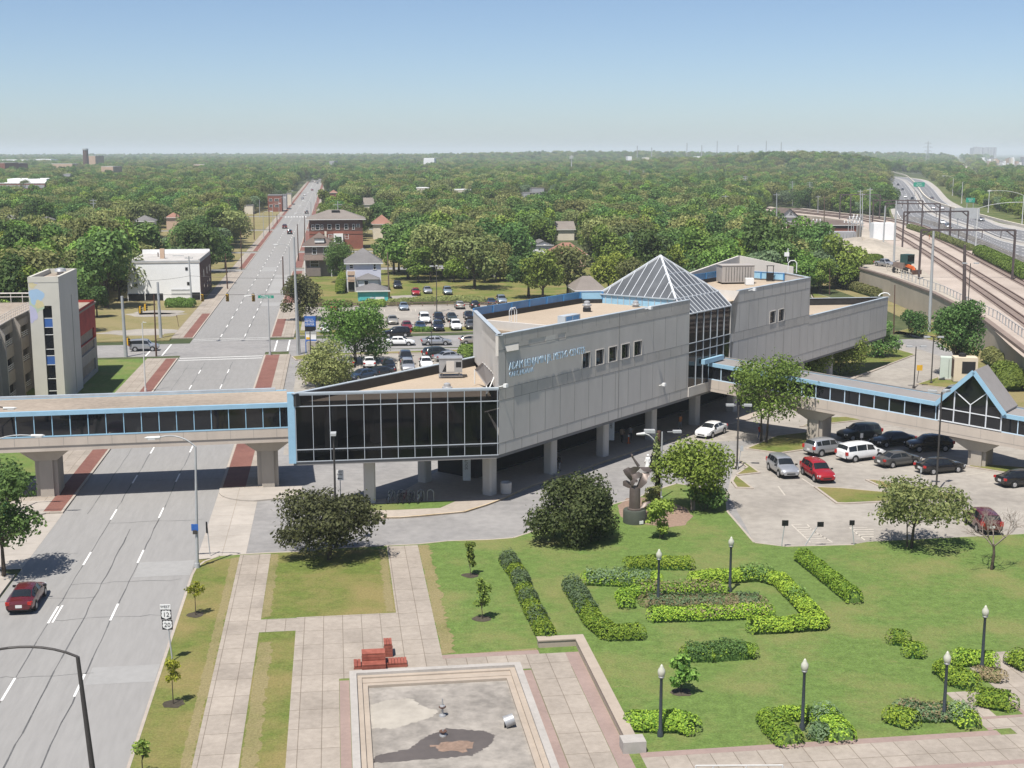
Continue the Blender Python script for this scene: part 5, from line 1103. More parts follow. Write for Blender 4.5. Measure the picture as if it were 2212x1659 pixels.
def tree_mesh(key, seed, Rx, Hc, h0, nl, leaf, n, m_, r0=.22, multi=1, spiky=0.0, inner=.25, bark='bark'):
    mb, lb_ = crown_mb(seed, Rx, Hc, nl, leaf, n, spiky, inner)
    mb.v = [(x, y, z + h0) for x, y, z in mb.v]; tb = trunk_mb(seed, h0, lb_, r0, Hc, multi)
    c = mb.build('crown', M[m_]); t = tb.build('trunk', M[bark], None, 60); CROWNS[key] = (c, t, False)
    return key
def plant(key, loc, label, cat='tree', group=None, name='tree', sc=(1, 1, 1), rz=0.0):
    c, t, used = CROWNS[key]
    if used: c = c.copy(); t = t.copy(); COL.objects.link(c); COL.objects.link(t)
    else: CROWNS[key] = (c, t, True)
    r = thing(name, (loc[0], loc[1], loc[2] if len(loc) > 2 else 0), label, cat, group, rz); r.scale = sc; c.parent = r; t.parent = r
    return r
# ---- single trees of the foreground
def solo(key, seed, zn, xy, Rx, Hc, h0, nl, leaf, n, m_, label, cat='tree', name='tree', z=0.0, **kw):
    tree_mesh(key, seed, Rx, Hc, h0, nl, leaf, n, m_, **kw); v = q(zn, *xy, z); return plant(key, v, label, cat, None, name)
solo('t1', 11, 'C2', (675, 1262), 4.3, 3.5, 1.35, 26, .24, 10500, 'leafp', 'dark purplish crabapple tree on the grass by the driveway', r0=.17, multi=2, spiky=.2, inner=.35)
solo('t2', 22, 'N1', (520, 1195), 4.0, 4.7, .25, 26, .25, 14000, 'leafb', 'big dense grey green bush left of the sculpture', 'bush', 'bush', r0=.12, multi=4, spiky=.12)
solo('t3', 33, 'N1', (1560, 905), 3.3, 4.2, 2.0, 14, .26, 7000, 'leafy', 'bright yellow green tree right of the wooden pole', r0=.12, multi=4, bark='twig', spiky=.06)
solo('t3b', 34, 'N1', (1660, 905), 1.7, 1.9, .2, 8, .26, 2200, 'leafd', 'low dark bush under the yellow green tree', 'bush', 'bush', r0=.06, multi=3)
solo('t4', 35, 'N1', (1255, 1160), 1.25, 3.3, .3, 9, .24, 1500, 'leafy', 'thin yellowish bush in front of the mulch circle', 'bush', 'bush', r0=.05, multi=3, inner=.5)
solo('t4b', 36, 'N1', (1170, 960), .9, 2.4, .3, 7, .24, 700, 'leafo', 'thin olive shrub beside the sculpture base', 'bush', 'bush', r0=.05, multi=2, inner=.5)
solo('t4c', 37, 'N1', (1215, 905), .6, 6.2, 1.0, 9, .26, 700, 'leafo', 'slim vine covered sapling against the wooden pole', 'sapling', 'sapling', r0=.05, inner=.5)
solo('t5', 44, 'K1', (1185, 1240), 4.6, 3.9, 1.4, 18, .27, 4400, 'leafo', 'loose open crowned tree between the lot and the lawn', r0=.12, multi=4, spiky=.15, inner=.5)
solo('t7', 55, 'B4', (635, 1655), 5.1, 6.6, 2.8, 24, .28, 6800, 'leafm', 'sparse spreading tree in front of the sloping footbridge', r0=.16, multi=2, spiky=.14, inner=.45)
solo('t8', 56, 'B4', (1000, 1150), 3.6, 5.2, .6, 12, .30, 6000, 'leafm', 'dense green tree behind the sloping footbridge', r0=.15, multi=3)
solo('t8b', 57, 'B4', (1290, 1080), 4.2, 6.6, .6, 14, .30, 7500, 'leafm', 'taller bright green tree at the low station wall', r0=.15, multi=3)
solo('t9', 58, 'B4', (1600, 935), 3.4, 5.0, .5, 12, .32, 4200, 'leafd', 'dark round tree below the tip of the low station block', r0=.15, multi=2)
solo('t10', 59, 'B4', (2262, 1090), 3.7, 10.0, 1.2, 17, .34, 8000, 'leafd', 'tall dark green tree beside the white cabinets', r0=.2)
solo('t11', 60, 'B4', (1890, 770), 2.7, 4.2, .3, 9, .34, 2600, 'leafd', 'round green bush on the kerbed island behind the station', 'bush', 'bush', r0=.1, multi=3)
solo('t12', 61, 'B4', (1110, 400), 3.4, 6.0, 1.8, 12, .36, 3600, 'leafm', 'small tree on the island at the station corner', r0=.16, multi=3)
solo('t13', 62, 'B2', (930, 640), 5.5, 7.4, .7, 17, .34, 9000, 'leafm', 'large round tree in the lot behind the glass wedge', r0=.2, multi=2)
solo('t14', 63, 'B2', (660, 835), 3.9, 4.8, .4, 13, .30, 6500, 'leafo', 'bushy olive tree behind the footbridge roof', 'tree', r0=.15, multi=3, spiky=.1)
solo('t15', 64, 'B2', (455, 285), 4.1, 7.2, 1.2, 14, .40, 5200, 'leafp', 'dark round tree at the crossroads corner', r0=.2)
solo('t16', 65, 'C1', (35, 1230), 3.1, 6.2, 2.0, 13, .30, 4200, 'leafd', 'leafy tree at the left edge by the green litter bin', r0=.14)
tree_mesh('t17', 66, 4.0, 5.2, 3.0, 14, .32, 5000, 'leafd', .16); plant('t17', PS(-29.2, 78.5), 'street tree outside the left edge casting shade on the red sedan')
tree_mesh('t20', 67, 5.4, 7.4, 2.4, 15, .42, 6500, 'leafd', .3)
for x, y, l in ((355, 1240, 'dark maple tree between brown house and lilac house'),): plant('t20', q('N5', 930, 1400), l, sc=(.72, .72, .95))
# bare tree
def bare_tree(loc, label):
    t = thing('bare_tree', loc, label, 'tree'); rg = random.Random(8); mb = MB()
    mb.path([(0, 0, 0), (.1, 0, 1.2), (.05, .05, 1.9)], [.12, .10, .08], 6)
    mt = MB()
    def br(m_, p, d, L_, r, dep):
        e = p + d*L_; m_.tube(p, e, r, r*.6, 4, cap=False)
        if dep == 0: return
        for i in range(3): br(m_, p.lerp(e, rg.uniform(.45, 1)), (d + Vector((rg.gauss(0, .55), rg.gauss(0, .55), rg.gauss(.1, .3)))).normalized(), L_*rg.uniform(.55, .8), r*.6, dep-1)
    for i in range(5): br(mt, Vector((.05, .05, 1.7)), Vector((math.cos(i*1.3), math.sin(i*1.3), 1.0)).normalized(), 1.5, .05, 4)
    mb.build('trunk', M['bark'], t, 60); mt.build('branches', M['twig'], t); return t
bare_tree(q('K1', 1920, 1440), 'leafless grey twiggy tree in front of the maroon suv')
# saplings
def sapling(zn, xy, ht, cr, m_, label, seed, leaf=.16, n=330, h0f=.42, ring=True):
    v = q(zn, *xy); rg = random.Random(seed); h0 = ht*h0f; key = 'sap%d' % seed
    tree_mesh(key, seed, cr, ht - h0, h0, 6, leaf, n, m_, r0=.03, inner=.5); t = plant(key, v, label, 'sapling', 'young trees planted in the grass', 'sapling')
    if ring:
        mb = MB(); mb.poly([(v.x + .62*rg.uniform(.8, 1.15)*math.cos(a), v.y + .6*rg.uniform(.8, 1.15)*math.sin(a), .016) for a in [2*math.pi*i/14 for i in range(14)]]); SOILS.append(mb)
    return t
SOILS = []
sapling('C1', (1652, 1560), 2.5, .62, 'leafz', 'thin sapling with a small round crown at the street verge', 201)
sapling('E1', (1462, 1120), 2.9, .62, 'leafz', 'yellow leaved sapling on the street verge near the route signs', 202, n=380)
sapling('E1', (1205, 1730), 2.0, .55, 'leafm', 'small green sapling cut by the lower picture edge', 203)
sapling('C2', (1895, 1400), 2.7, .55, 'leafm', 'slender green sapling nearest the driveway on the lawn', 204, .2, 520, .18)
sapling('E2', (1995, 400), 2.9, .72, 'leafm', 'bushier green sapling nearer the plaza on the lawn', 205, .2, 520, .18)
sapling('E3', (1600, 1350), 2.7, .85, 'leafm', 'large leaved sapling left of the clipped hedge on the lawn', 206, .3, 420, .15)
mb = MB()
for s_ in SOILS:
    k = len(mb.v); mb.v += s_.v; mb.f += [tuple(i+k for i in f) for f in s_.f]; mb.m += s_.m
struct('soil_ring', mb, M['soil'], 'dark bare soil rings round the young trees', 'soil')
# ---- hedges
def hedge(label, zn_pts, width=1.15, ht=.8, m_='hedge', seed=1, dens=150, spots=(), group='clipped hedges in the park', name='hedge', cat='hedge', leaf=.14, zb=0.0):
    rg = random.Random(seed); pts = [q(*p, zb) for p in zn_pts]
    for p in pts: p.z = 0; base = pts[0].copy(); mb = MB(); core = MB(); ms = [M[m_], M['leafg'], M['leaft'], M['leafd']]
    L_ = 0.0
    for a, b in zip(pts[:-1], pts[1:]):
        d = b-a; l_ = d.length; d = d.normalized(); n_ = Vector((-d.y, d.x, 0)); w_ = width*.5
        core.prism([a - n_*w_*.8, b - n_*w_*.8, b + n_*w_*.8, a + n_*w_*.8], 0, ht*.55); core.prism([a - n_*w_*.6, b - n_*w_*.6, b + n_*w_*.6, a + n_*w_*.6], ht*.54, ht*.82)
        for i in range(int(l_*dens*width*2.6)):
            t = rg.uniform(-.05, l_+.05); th = rg.uniform(.02, .98)*math.pi; cs = math.cos(th); sn = math.sin(th); k = rg.uniform(.9, 1.06)
            p = a + d*t + n_*(w_*k*math.copysign(abs(cs)**.75, cs)); p.z = max(.03, ht*k*sn**.55*(1 + .06*math.sin((L_+t)*2.1+seed))); nn = n_*cs + Vector((rg.gauss(0, .5), rg.gauss(0, .5), sn + .15))
            mi = 0
            for (u0, u1, mj, pr) in spots:
                if u0 <= L_ + t <= u1 and rg.random() < pr: mi = mj; p.z *= rg.uniform(1, 1.35)
            leaf_card(mb, p, nn, leaf*rg.uniform(.7, 1.3), rg, mi)
        for e, sg in ((a, -1), (b, 1)):
            for i in range(int(90*width*ht)):
                th = rg.uniform(.05, .95)*math.pi; ph = rg.uniform(0, 1.5); p = e + d*(sg*w_*.75*math.cos(ph)*math.sin(th)) + n_*(w_*math.cos(th)); p.z = max(.03, ht*math.sin(th)**.55*math.sin(ph+.07)**.6); leaf_card(mb, p, d*sg*math.cos(ph) + n_*math.cos(th) + Vector((rg.gauss(0, .4), rg.gauss(0, .4), .3 + math.sin(ph))), leaf*rg.uniform(.7, 1.3), rg)
        L_ += l_
    r = thing(name, tuple(base), label, cat, group, world=True); mb.build('foliage', ms, r); core.build('inner_twigs', M['leafd'], r); r.location.z += zb; return r
hedge('long straggly hedge nearest the plaza corner, mixed with grey weeds', [('E3', 130, 260), ('E3', 230, 400), ('E3', 290, 560), ('E3', 370, 730), ('E3', 470, 920)], 1.25, .85, 'hedge', 1, 150, ((0, 2.6, 1, .8), (4.2, 7.0, 1, .75), (8.4, 10.2, 1, .5), (12, 14, 1, .35)))
hedge('bent hedge with grey weeds at its far end and a short bottom leg', [('E3', 670, 480), ('E3', 760, 620), ('E3', 860, 780), ('E3', 990, 890), ('E3', 1240, 885)], 1.35, .85, 'hedge', 2, 150, ((0, 4.6, 1, .8), (5, 6, 1, .4)))
hedge('straight hedge row in the second row from the driveway', [('E3', 800, 430), ('E3', 1080, 440), ('E3', 1400, 445)], 1.2, .9, 'hedge', 3, 150, ((0, 4.5, 1, .6),))
hedge('short rounded hedge nearest the driveway', [('E3', 1150, 305), ('E3', 1400, 300), ('E3', 1670, 305)], 1.15, .9, 'hedge', 4)
hedge('large angular hedge wrapping the right side of the flower bed', [('E3', 1700, 435), ('E3', 2050, 410), ('E4', 170, 205), ('E4', 330, 250), ('E4', 470, 390), ('E4', 640, 580), ('E4', 350, 600), ('E4', 120, 610)], 1.2, .9, 'hedge', 5, 140, ((3.5, 6, 3, .5), (10, 11.5, 3, .3)))
hedge('inner hedge along the back of the flower bed', [('E3', 1140, 640), ('E3', 1110, 560), ('E3', 1330, 520), ('E3', 1700, 515), ('E3', 1950, 510)], 1.15, .75, 'hedge', 6, 130, ((3, 9, 2, .3),))
hedge('inner hedge along the front of the flower bed', [('E3', 1360, 740), ('E3', 1750, 730), ('E3', 2150, 715), ('E4', 240, 490)], 1.2, .85, 'hedge', 7, 150, ((2, 9, 2, .12),))
hedge('straight diagonal hedge on the far right of the bed', [('E4', 500, 60), ('E4', 700, 220), ('E4', 900, 385)], 1.25, .9, 'hedge', 8, 160)
hedge('short hedge with dark bushy left half on the lower lawn', [('E3', 1640, 1070), ('E3', 1850, 1070), ('E3', 2150, 1045), ('E4', 110, 800)], 1.25, .85, 'hedge', 9, 150, ((0, 3.6, 3, .85),))
hedge('small round bush on the right lawn, the farther of the pair', [('E4', 1200, 690), ('E4', 1280, 700)], 1.3, .85, 'hedge', 10); hedge('small round bush on the right lawn, the nearer of the pair', [('E4', 1320, 790), ('E4', 1400, 795)], 1.3, .85, 'hedge', 11)
hedge('left hedge hugging the middle park lamp', [('E4', 260, 1310), ('E4', 300, 1380), ('E4', 400, 1480)], 1.6, .85, 'hedge', 12); hedge('right hedge hugging the middle park lamp', [('E4', 640, 1290), ('E4', 740, 1380), ('E4', 810, 1450)], 1.5, .85, 'hedge', 13, 150, ((0, 1.2, 1, .4),)); hedge('short back hedge behind the middle park lamp', [('E4', 340, 1290), ('E4', 540, 1275)], .9, .7, 'hedge', 14)
hedge('grey green weed clump right of the middle park lamp', [('E4', 600, 1420), ('E4', 660, 1440)], 1.2, .8, 'leafg', 15, 130)
hedge('hedge beside the stone corner at the bottom', [('E3', 1190, 1640), ('E3', 1400, 1650), ('E3', 1560, 1650), ('E3', 1680, 1680)], 1.5, .85, 'hedge', 16, 150)
hedge('small hedge block left of the lamp by the paved corner', [('E4', 1200, 1290), ('E4', 1330, 1330)], 1.5, .8, 'hedge', 17); hedge('hedge right of the lamp by the paved corner', [('E4', 1660, 1260), ('E4', 1790, 1350)], 1.3, .85, 'hedge', 18, 150, ((0, 1.5, 1, .5),)); hedge('shaggy low planting around the lamp by the paved corner', [('E4', 1270, 1230), ('E4', 1400, 1270), ('E4', 1600, 1270)], 1.5, .7, 'leafg', 19, 130, ((0, 2.5, 2, .25),))
hedge('hedge under the far right park lamp, front half', [('E4', 1600, 930), ('E4', 1700, 1010), ('E4', 1800, 1040)], 1.5, .9, 'hedge', 20); hedge('hedge under the far right park lamp, back half', [('E4', 1700, 850), ('E4', 1960, 870)], 1.3, .85, 'hedge', 21); hedge('tan dry grass clump behind the far right hedge', [('E4', 1860, 960), ('E4', 2020, 980)], 1.4, .6, 'leaft', 22, 120)
hedge('low rounded hedge in the paved bed at the right', [('E4', 1870, 1150), ('E4', 2080, 1190)], 1.7, .8, 'hedge', 23); hedge('hedge cut by the right picture edge', [('E4', 2160, 850), ('E4', 2260, 900)], 1.8, .9, 'hedge', 24)
hedge('wild pinkish flower bed inside the hedges', [('E3', 1320, 600), ('E3', 1700, 610), ('E3', 2100, 600), ('E4', 160, 400)], 1.9, .55, 'leaft', 25, 90, ((0, 5, 1, .4), (6, 12, 1, .6)), None, 'flower_bed', 'flower bed')
# weeds along the back lot fence and verges
def weeds(label, zn, pts, width, ht, m_, seed, dens=60, leaf=.3, zb=0.0): hedge(label, [(zn, *p) for p in pts], width, ht, m_, seed, dens, (), None, 'shrub_row', 'shrubs', leaf, zb)
weeds('weedy shrubs along the back lot fence on the left', 'B2', [(600, 160), (720, 175), (880, 170)], 1.5, 1.3, 'leafo', 31); weeds('weedy shrubs along the back lot fence before the teal garage', 'B2', [(1030, 170), (1160, 170)], 1.5, 1.5, 'leafm', 32)
weeds('long weedy bank along the back lot fence on the right', 'B2', [(1220, 160), (1500, 140), (1800, 130), (2000, 140)], 1.8, 1.3, 'leafo', 33); weeds('weeds in front of the dark blue sedan', 'B2', [(1430, 378), (1560, 380)], 1.0, .8, 'leafm', 34)
weeds('low green bushes by the white apartment block', 'N4', [(900, 830), (1210, 830)], 2.2, 1.8, 'leafm', 35); weeds('tall pale weeds beside the lilac house', 'N5', [(960, 1600), (1010, 1480)], 2.0, 3.2, 'leafy', 36)
weeds('shrubs along the foot of the retaining wall, nearest', 'B4', [(1660, 380), (1760, 450), (1900, 510), (2050, 590)], 2.2, 2.0, 'leafo', 37); weeds('pale scrub at the foot of the retaining wall, farther', 'A4', [(740, 1240), (900, 1290), (1100, 1350)], 2.0, 1.8, 'leafo', 38, 40, .4)
weeds('dark shrub by the retaining wall with two prongs', 'A4', [(1150, 1310), (1240, 1370)], 3.0, 3.4, 'leafd', 39, 40, .4)
weeds('dense green bush behind the parapet of the glass wedge', 'F4', [(1960, 860), (2080, 840)], 2.5, 2.0, 'leafm', 40, 60)
weeds('bushes below the gabled footbridge on the right', 'C4', [(2040, 430), (2110, 480)], 3.2, 3.0, 'leafm', 41, 50); weeds('scrub on the bank at the right edge', 'C4', [(1960, 260), (2080, 330)], 3.0, 2.2, 'leafo', 42, 40)
weeds('bushes along the motorway fence, nearer stretch', 'A4', [(1870, 1020), (2000, 1085), (2250, 1210)], 3.4, 2.4, 'leafm', 43, 45, .4, 4.5); weeds('bushes along the motorway fence, farther stretch', 'A4', [(1330, 815), (1560, 890), (1800, 985)], 2.2, 1.5, 'leafo', 44, 30, .4, 4.5); weeds('yellow green weeds on the bank left of the pickup', 'A4', [(980, 1090), (1060, 1050)], 4, 1.2, 'leafy', 45, 30, .35, 4.5); weeds('scrub on the bank above the retaining wall', 'A4', [(760, 1090), (900, 1060)], 5, 1.5, 'leafo', 46, 25, .4, 4.5)
# ---- the wood: individual trees near, one mass beyond
KEYS = []
for i, (m_, Rx, Hc, h0) in enumerate((('leafm', 4.6, 8.0, 2.2), ('leafd', 4.2, 8.6, 2.4), ('leafy', 4.8, 7.4, 1.8), ('leafo', 5.2, 7.8, 2.2), ('leafm', 3.6, 9.4, 2.2), ('leafd', 5.6, 9.2, 2.4), ('leafg', 4.4, 7.6, 1.8))):
    KEYS.append((tree_mesh('w%d' % i, 300+i, Rx*1.08, Hc, h0, 9 + i % 3, .66, 2700, m_, r0=.28, inner=.15), m_))
def proj(x, y, z):
    dz = z - H; dep = y*_c - dz*_s; up = y*_s + dz*_c; return CX + FX*x/dep, CY - FX*up/dep
def inpoly(u, v, P_):
    c = False; j = len(P_)-1
    for i in range(len(P_)):
        if (P_[i][1] > v) != (P_[j][1] > v) and u < (P_[j][0]-P_[i][0])*(v-P_[i][1])/(P_[j][1]-P_[i][1]) + P_[i][0]: c = not c
        j = i
    return c
Z = lambda zn, l: [zuv(zn, *p) for p in l]
OPEN = [Z('A4', [(470, 690), (950, 735), (1160, 740), (1215, 700), (1160, 640), (1140, 405), (1420, 425), (1550, 500), (1700, 620), (2240, 800), (2500, 900), (2500, 1800), (1180, 1380), (700, 1240), (650, 1010), (120, 930), (130, 760), (230, 650), (480, 640)]),
        Z('A4', [(1630, 255), (1700, 262), (1950, 500), (2300, 640), (2300, 720), (1860, 540), (1740, 420)]), Z('A4', [(1880, 290), (2300, 250), (2300, 370), (1870, 335)])]
VIS = []      # photo rectangles (u0, v0, u1, v1, Y) that trees must not hide: filled by the house list
def house_vis(zn, x0, y0, x1, y1, Y): a = zuv(zn, x0, y0); b = zuv(zn, x1, y1); VIS.append((a[0], a[1], b[0], b[1], Y))
# ================================================================ STREET FURNITURE, PARK OBJECTS, POLES
M['polegrey'] = mat('pole_grey', (0.36, 0.37, 0.37), .6, .1, 2, None, .3, 0, .4); M['poledark'] = mat('pole_dark', (0.055, 0.05, 0.047), .6, .15, 2); M['polewood'] = mat('pole_wood', (0.15, 0.115, 0.085), .95, .2, 3, None, .4, .3, .1)
M['polewhite'] = mat('pole_pale', (0.55, 0.55, 0.53), .5, .08, 2); M['rust'] = mat('rusty_steel', (0.10, 0.055, 0.04), .8, .2, 2); M['bronze'] = mat('bronze', (0.15, 0.12, 0.105), .5, .2, 2, None, .3, 0, .5, .5)
M['globe'] = mat('frosted_globe', (0.44, 0.44, 0.36), .25, .06, 3, None, .3, 0, .5); M['yellow'] = mat('signal_yellow', (0.62, 0.36, 0.03), .5, .1, 3); M['green'] = mat('sign_green', (0.02, 0.26, 0.17), .4, .06, 3); M['signblue'] = mat('sign_blue', (0.03, 0.11, 0.36), .4, .06, 2)
M['signwhite'] = mat('sign_white', (0.70, 0.70, 0.68), .5, .04, 3); M['signblack'] = mat('sign_black', (0.012, 0.012, 0.013), .5, .1, 3); M['granite'] = mat('pool_granite', (0.36, 0.335, 0.305), .75, .12, 3, None, .3, .1, .3); M['poolstone'] = mat('pool_stone', (0.35, 0.295, 0.24), .8, .1, 2, None, .3, .1, .2)
M['redwood'] = mat('red_timber', (0.24, 0.065, 0.045), .6, .22, 3, (0.30, 0.10, 0.07), .6, .15, .3); M['orange'] = mat('orange_plastic', (0.62, 0.13, 0.03), .5, .1, 3); M['bingreen'] = mat('bin_green', (0.02, 0.22, 0.12), .45, .1, 2)
M['wetfloor'] = mat('wet_pool_floor', (0.10, 0.085, 0.075), .4, .15, 2, None, .4, 0, .5); M['sand'] = mat('pale_sediment', (0.345, 0.315, 0.27), .95, .14, 1.2, None, .3, .1, .2)
def stain_floor():
    return mat('pool_floor', (0.235, 0.215, 0.19), .85, .22, 1.4, (0.275, 0.25, 0.22), .35, .1, .2)
# ---- pool
pool = thing('fountain_pool', tuple(PS(5.3, 66)), 'drained rectangular stone pool with a dark wet patch on its floor', 'pool', world=True)
def ringsec(mb, p0, p1, s0, s1, w_, z0, z1):      # U shaped kerb open to the camera side
    mb.prism(rect(p0, p0+w_, s0, s1), z0, z1); mb.prism(rect(p1-w_, p1, s0, s1), z0, z1); mb.prism(rect(p0+w_, p1-w_, s1-w_, s1), z0, z1)
mb = MB(); ringsec(mb, .3, 10.3, 20, 71.62, .40, -.1, .46)
mb.build('coping', M['granite'], pool)
mb = MB(); ringsec(mb, .7, 9.9, 20, 71.22, .85 if False else .30, -.1, .30); mb.build('upper_step', M['poolstone'], pool)
mb = MB(); ringsec(mb, 1.0, 9.6, 20, 70.35, .32, -.1, .17); mb.prism(rect(1.0, 9.6, 70.35, 70.93), -.1, .21); mb.build('lower_step', M['poolstone'], pool)
mb = MB(); mb.prism(rect(1.3, 9.3, 20, 70.0), -.1, .03); mb.build('floor', stain_floor(), pool)
rr = random.Random(4)
def wavy(pts, n=6, amp=.18):
    out = []
    for a, b in zip(pts, pts[1:] + pts[:1]):
        for i in range(n): v = a.lerp(b, i/n); out.append(v + Vector((rr.uniform(-amp, amp), rr.uniform(-amp, amp), 0)))
    return out
mb = MB(); sheet(mb, ccw(wavy([q('E2', 1080, 1620), q('E2', 1090, 1560), q('E2', 1380, 1500), q('E2', 1540, 1390), q('E2', 1700, 1330), q('E2', 2000, 1350), q('E2', 2105, 1390), q('E2', 2050, 1480), q('E2', 1900, 1560), q('E2', 1500, 1595)], 14, .07)), .036); mb.build('wet_patch', M['wetfloor'], pool)
mb = MB(); sheet(mb, ccw(wavy([q('E2', 1060, 1130), q('E2', 1200, 1090), q('E2', 1400, 1080), q('E2', 1500, 1150), q('E2', 1640, 1180), q('E2', 1560, 1240), q('E2', 1250, 1330), q('E2', 1060, 1330)], 14, .09)), .036); mb.build('sediment', M['sand'], pool)
mb = MB(); sheet(mb, ccw(wavy([q('E2', 1560, 1470), q('E2', 1800, 1440), q('E2', 1950, 1440), q('E2', 1850, 1530), q('E2', 1640, 1520)], 5, .14)), .040); mb.build('leaf_litter', M['mulch'], pool)
def nozzle(zn, xy, h, lab):
    t = thing('fountain_nozzle', tuple(q(zn, *xy, .03)), lab, 'nozzle', 'fountain nozzles on the pool floor'); mb = MB(); mb.lathe((0, 0, 0), [(.2, 0), (.18, .08), (.06, .12), (.06, h*.5), (.15, h*.55), (.15, h*.6), (.05, h*.62), (.03, h)], 10); mb.build('stem', M['steel'], t, 40); mb = MB(); mb.lathe((0, 0, h*.45), [(.12, 0), (.2, .06), (.2, .1)], 10); mb.build('collar', M['rust'], t, 40)
nozzle('E2', (1660, 1220), 1.0, 'tall rusty fountain nozzle standing in the far half of the pool'); nozzle('E2', (1665, 1385), .35, 'short pale fountain nozzle inside the wet patch')
t = thing('metal_drum', tuple(q('E3', 150, 1640, .03)), 'tipped grey metal drum lying on the pool floor', 'drum'); mb = MB(); mb.tube((-.25, 0, .25), (.25, .1, .42), .34, .30, 14); mb.build('shell', M['steel'], t, 40); mb = MB(); mb.tube((-.27, 0, .25), (-.25, .0, .25), .26, .26, 14); mb.build('lid', M['dark'], t)
# ---- stone wall round the plaza, bottom rail
t = thing('plaza_wall', tuple(PS(14.5, 70)), 'low tan stone wall along the right side of the pool plaza', 'wall', world=True)
mb = MB(); mb.prism(rect(14.22, 14.75, 60.2, 75.35), 0, .42); mb.prism(rect(11.9, 14.22, 74.75, 75.35), 0, .42); mb.build('wall', M['poolstone'], t)
mb = MB(); mb.prism(rect(14.18, 14.79, 60.2, 75.40), .42, .50); mb.prism(rect(11.85, 14.18, 74.70, 75.40), .42, .50); mb.build('coping', M['poolstone'], t)
mb = MB(); mb.prism(rect(13.9, 15.1, 60.0, 60.9), 0, .62); mb.build('end_block', M['granite'], t)
t = thing('pipe_railing', tuple(PS(18, 57)), 'white pipe railing at the lower picture edge', 'railing', world=True); mb = MB()
a, b = q('E4', -320, 1640, 1.0), q('E4', 350, 1637, 1.0)
mb.tube(a, b, .035); [mb.tube(a.lerp(b, f), a.lerp(b, f) - Vector((0, 0, 1.0)), .035) for f in (0, .2, .58, 1)]; mb.tube(a - Vector((0, 0, .5)), b - Vector((0, 0, .5)), .025); mb.build('rail', M['polewhite'], t)
# ---- red timber seats
t = thing('timber_seat', tuple(q('E2', 1050, 870)), 'cluster of reddish slatted timber seat blocks on the plaza', 'bench', None, -HD*0 + R(7.8)*0, world=True)
def slat_block(p0, p1, s0, s1, h, name, along=True, z0=0.02):
    mb = MB(); mb.prism(rect(p0+.03, p1-.03, s0+.03, s1-.03), z0, h-.06, 1)
    n = max(2, int(((p1-p0) if along else (s1-s0))/.16))
    for i in range(n):
        if along: a = p0 + (p1-p0)*i/n; mb.prism(rect(a, a + (p1-p0)/n*.88, s0, s1), h-.07, h)
        else: a = s0 + (s1-s0)*i/n; mb.prism(rect(p0, p1, a, a + (s1-s0)/n*.88), h-.07, h)
    nz = max(1, int(h/.18))
    for i in range(nz): mb.prism(rect(p0-.015, p1+.015, s0-.02, s0), z0 + (h-.1)*i/nz, z0 + (h-.1)*(i+.9)/nz)
    mb.build(name, [M['redwood'], M['signblack']], t)
slat_block(1.05, 2.42, 72.15, 72.75, .55, 'low_seat', False); slat_block(1.05, 2.42, 72.78, 73.5, 1.0, 'tall_seat', False); slat_block(2.45, 3.72, 72.85, 73.75, .28, 'side_seat'); slat_block(.58, 1.02, 72.85, 73.9, .24, 'side_seat'); slat_block(2.42, 2.92, 74.5, 75.5, .85, 'back_block'); slat_block(1.95, 2.38, 74.0, 74.6, .5, 'back_block')
# ---- park lamps
pl0 = None
def park_lamp(zn, xy, label, tilt=0):
    global pl0
    v = q(zn, *xy)
    if pl0 is None:
        t = thing('park_lamp', tuple(v), label, 'lamp', 'globe lamps in the park'); pl0 = t
        mb = MB(); mb.lathe((0, 0, 0), [(.16, 0), (.16, .25), (.1, .4), (.075, 3.15), (.13, 3.25), (.13, 3.3)], 12); mb.build('post', mat('lamp_post_paint', (0.045, 0.055, 0.065), .5, .1, 2), t, 40)
        mb = MB(); mb.lathe((0, 0, 3.3), [(.12, 0), (.17, .08), (.205, .24), (.19, .38), (.11, .50), (.10, .52), (.08, .59), (.02, .68)], 16); mb.build('globe', M['globe'], t, 60)
        mb = MB(); mb.lathe((0, 0, 3.26), [(.15, 0), (.16, .05), (.14, .08)], 12); mb.build('collar', M['steel'], t, 40)
    else:
        t = copy_tree(pl0); t.location = v; t['label'] = label
    if tilt: t.children[1].rotation_euler = (0, 0, 0)
    t.name = 'park_lamp'; return t
park_lamp('E3', (1405, 620), 'globe lamp rising from the flower bed, its globe cracked'); park_lamp('E3', (2010, 500), 'globe lamp at the hedge on the far right of the flower bed'); park_lamp('E3', (1423, 1720), 'globe lamp above the hedge beside the plaza wall'); park_lamp('E4', (500, 1365), 'globe lamp between two facing hedges at the lower middle'); park_lamp('E4', (1590, 1300), 'globe lamp in the shaggy planting by the paved corner'); park_lamp('E4', (1885, 900), 'globe lamp standing in the far right hedge')
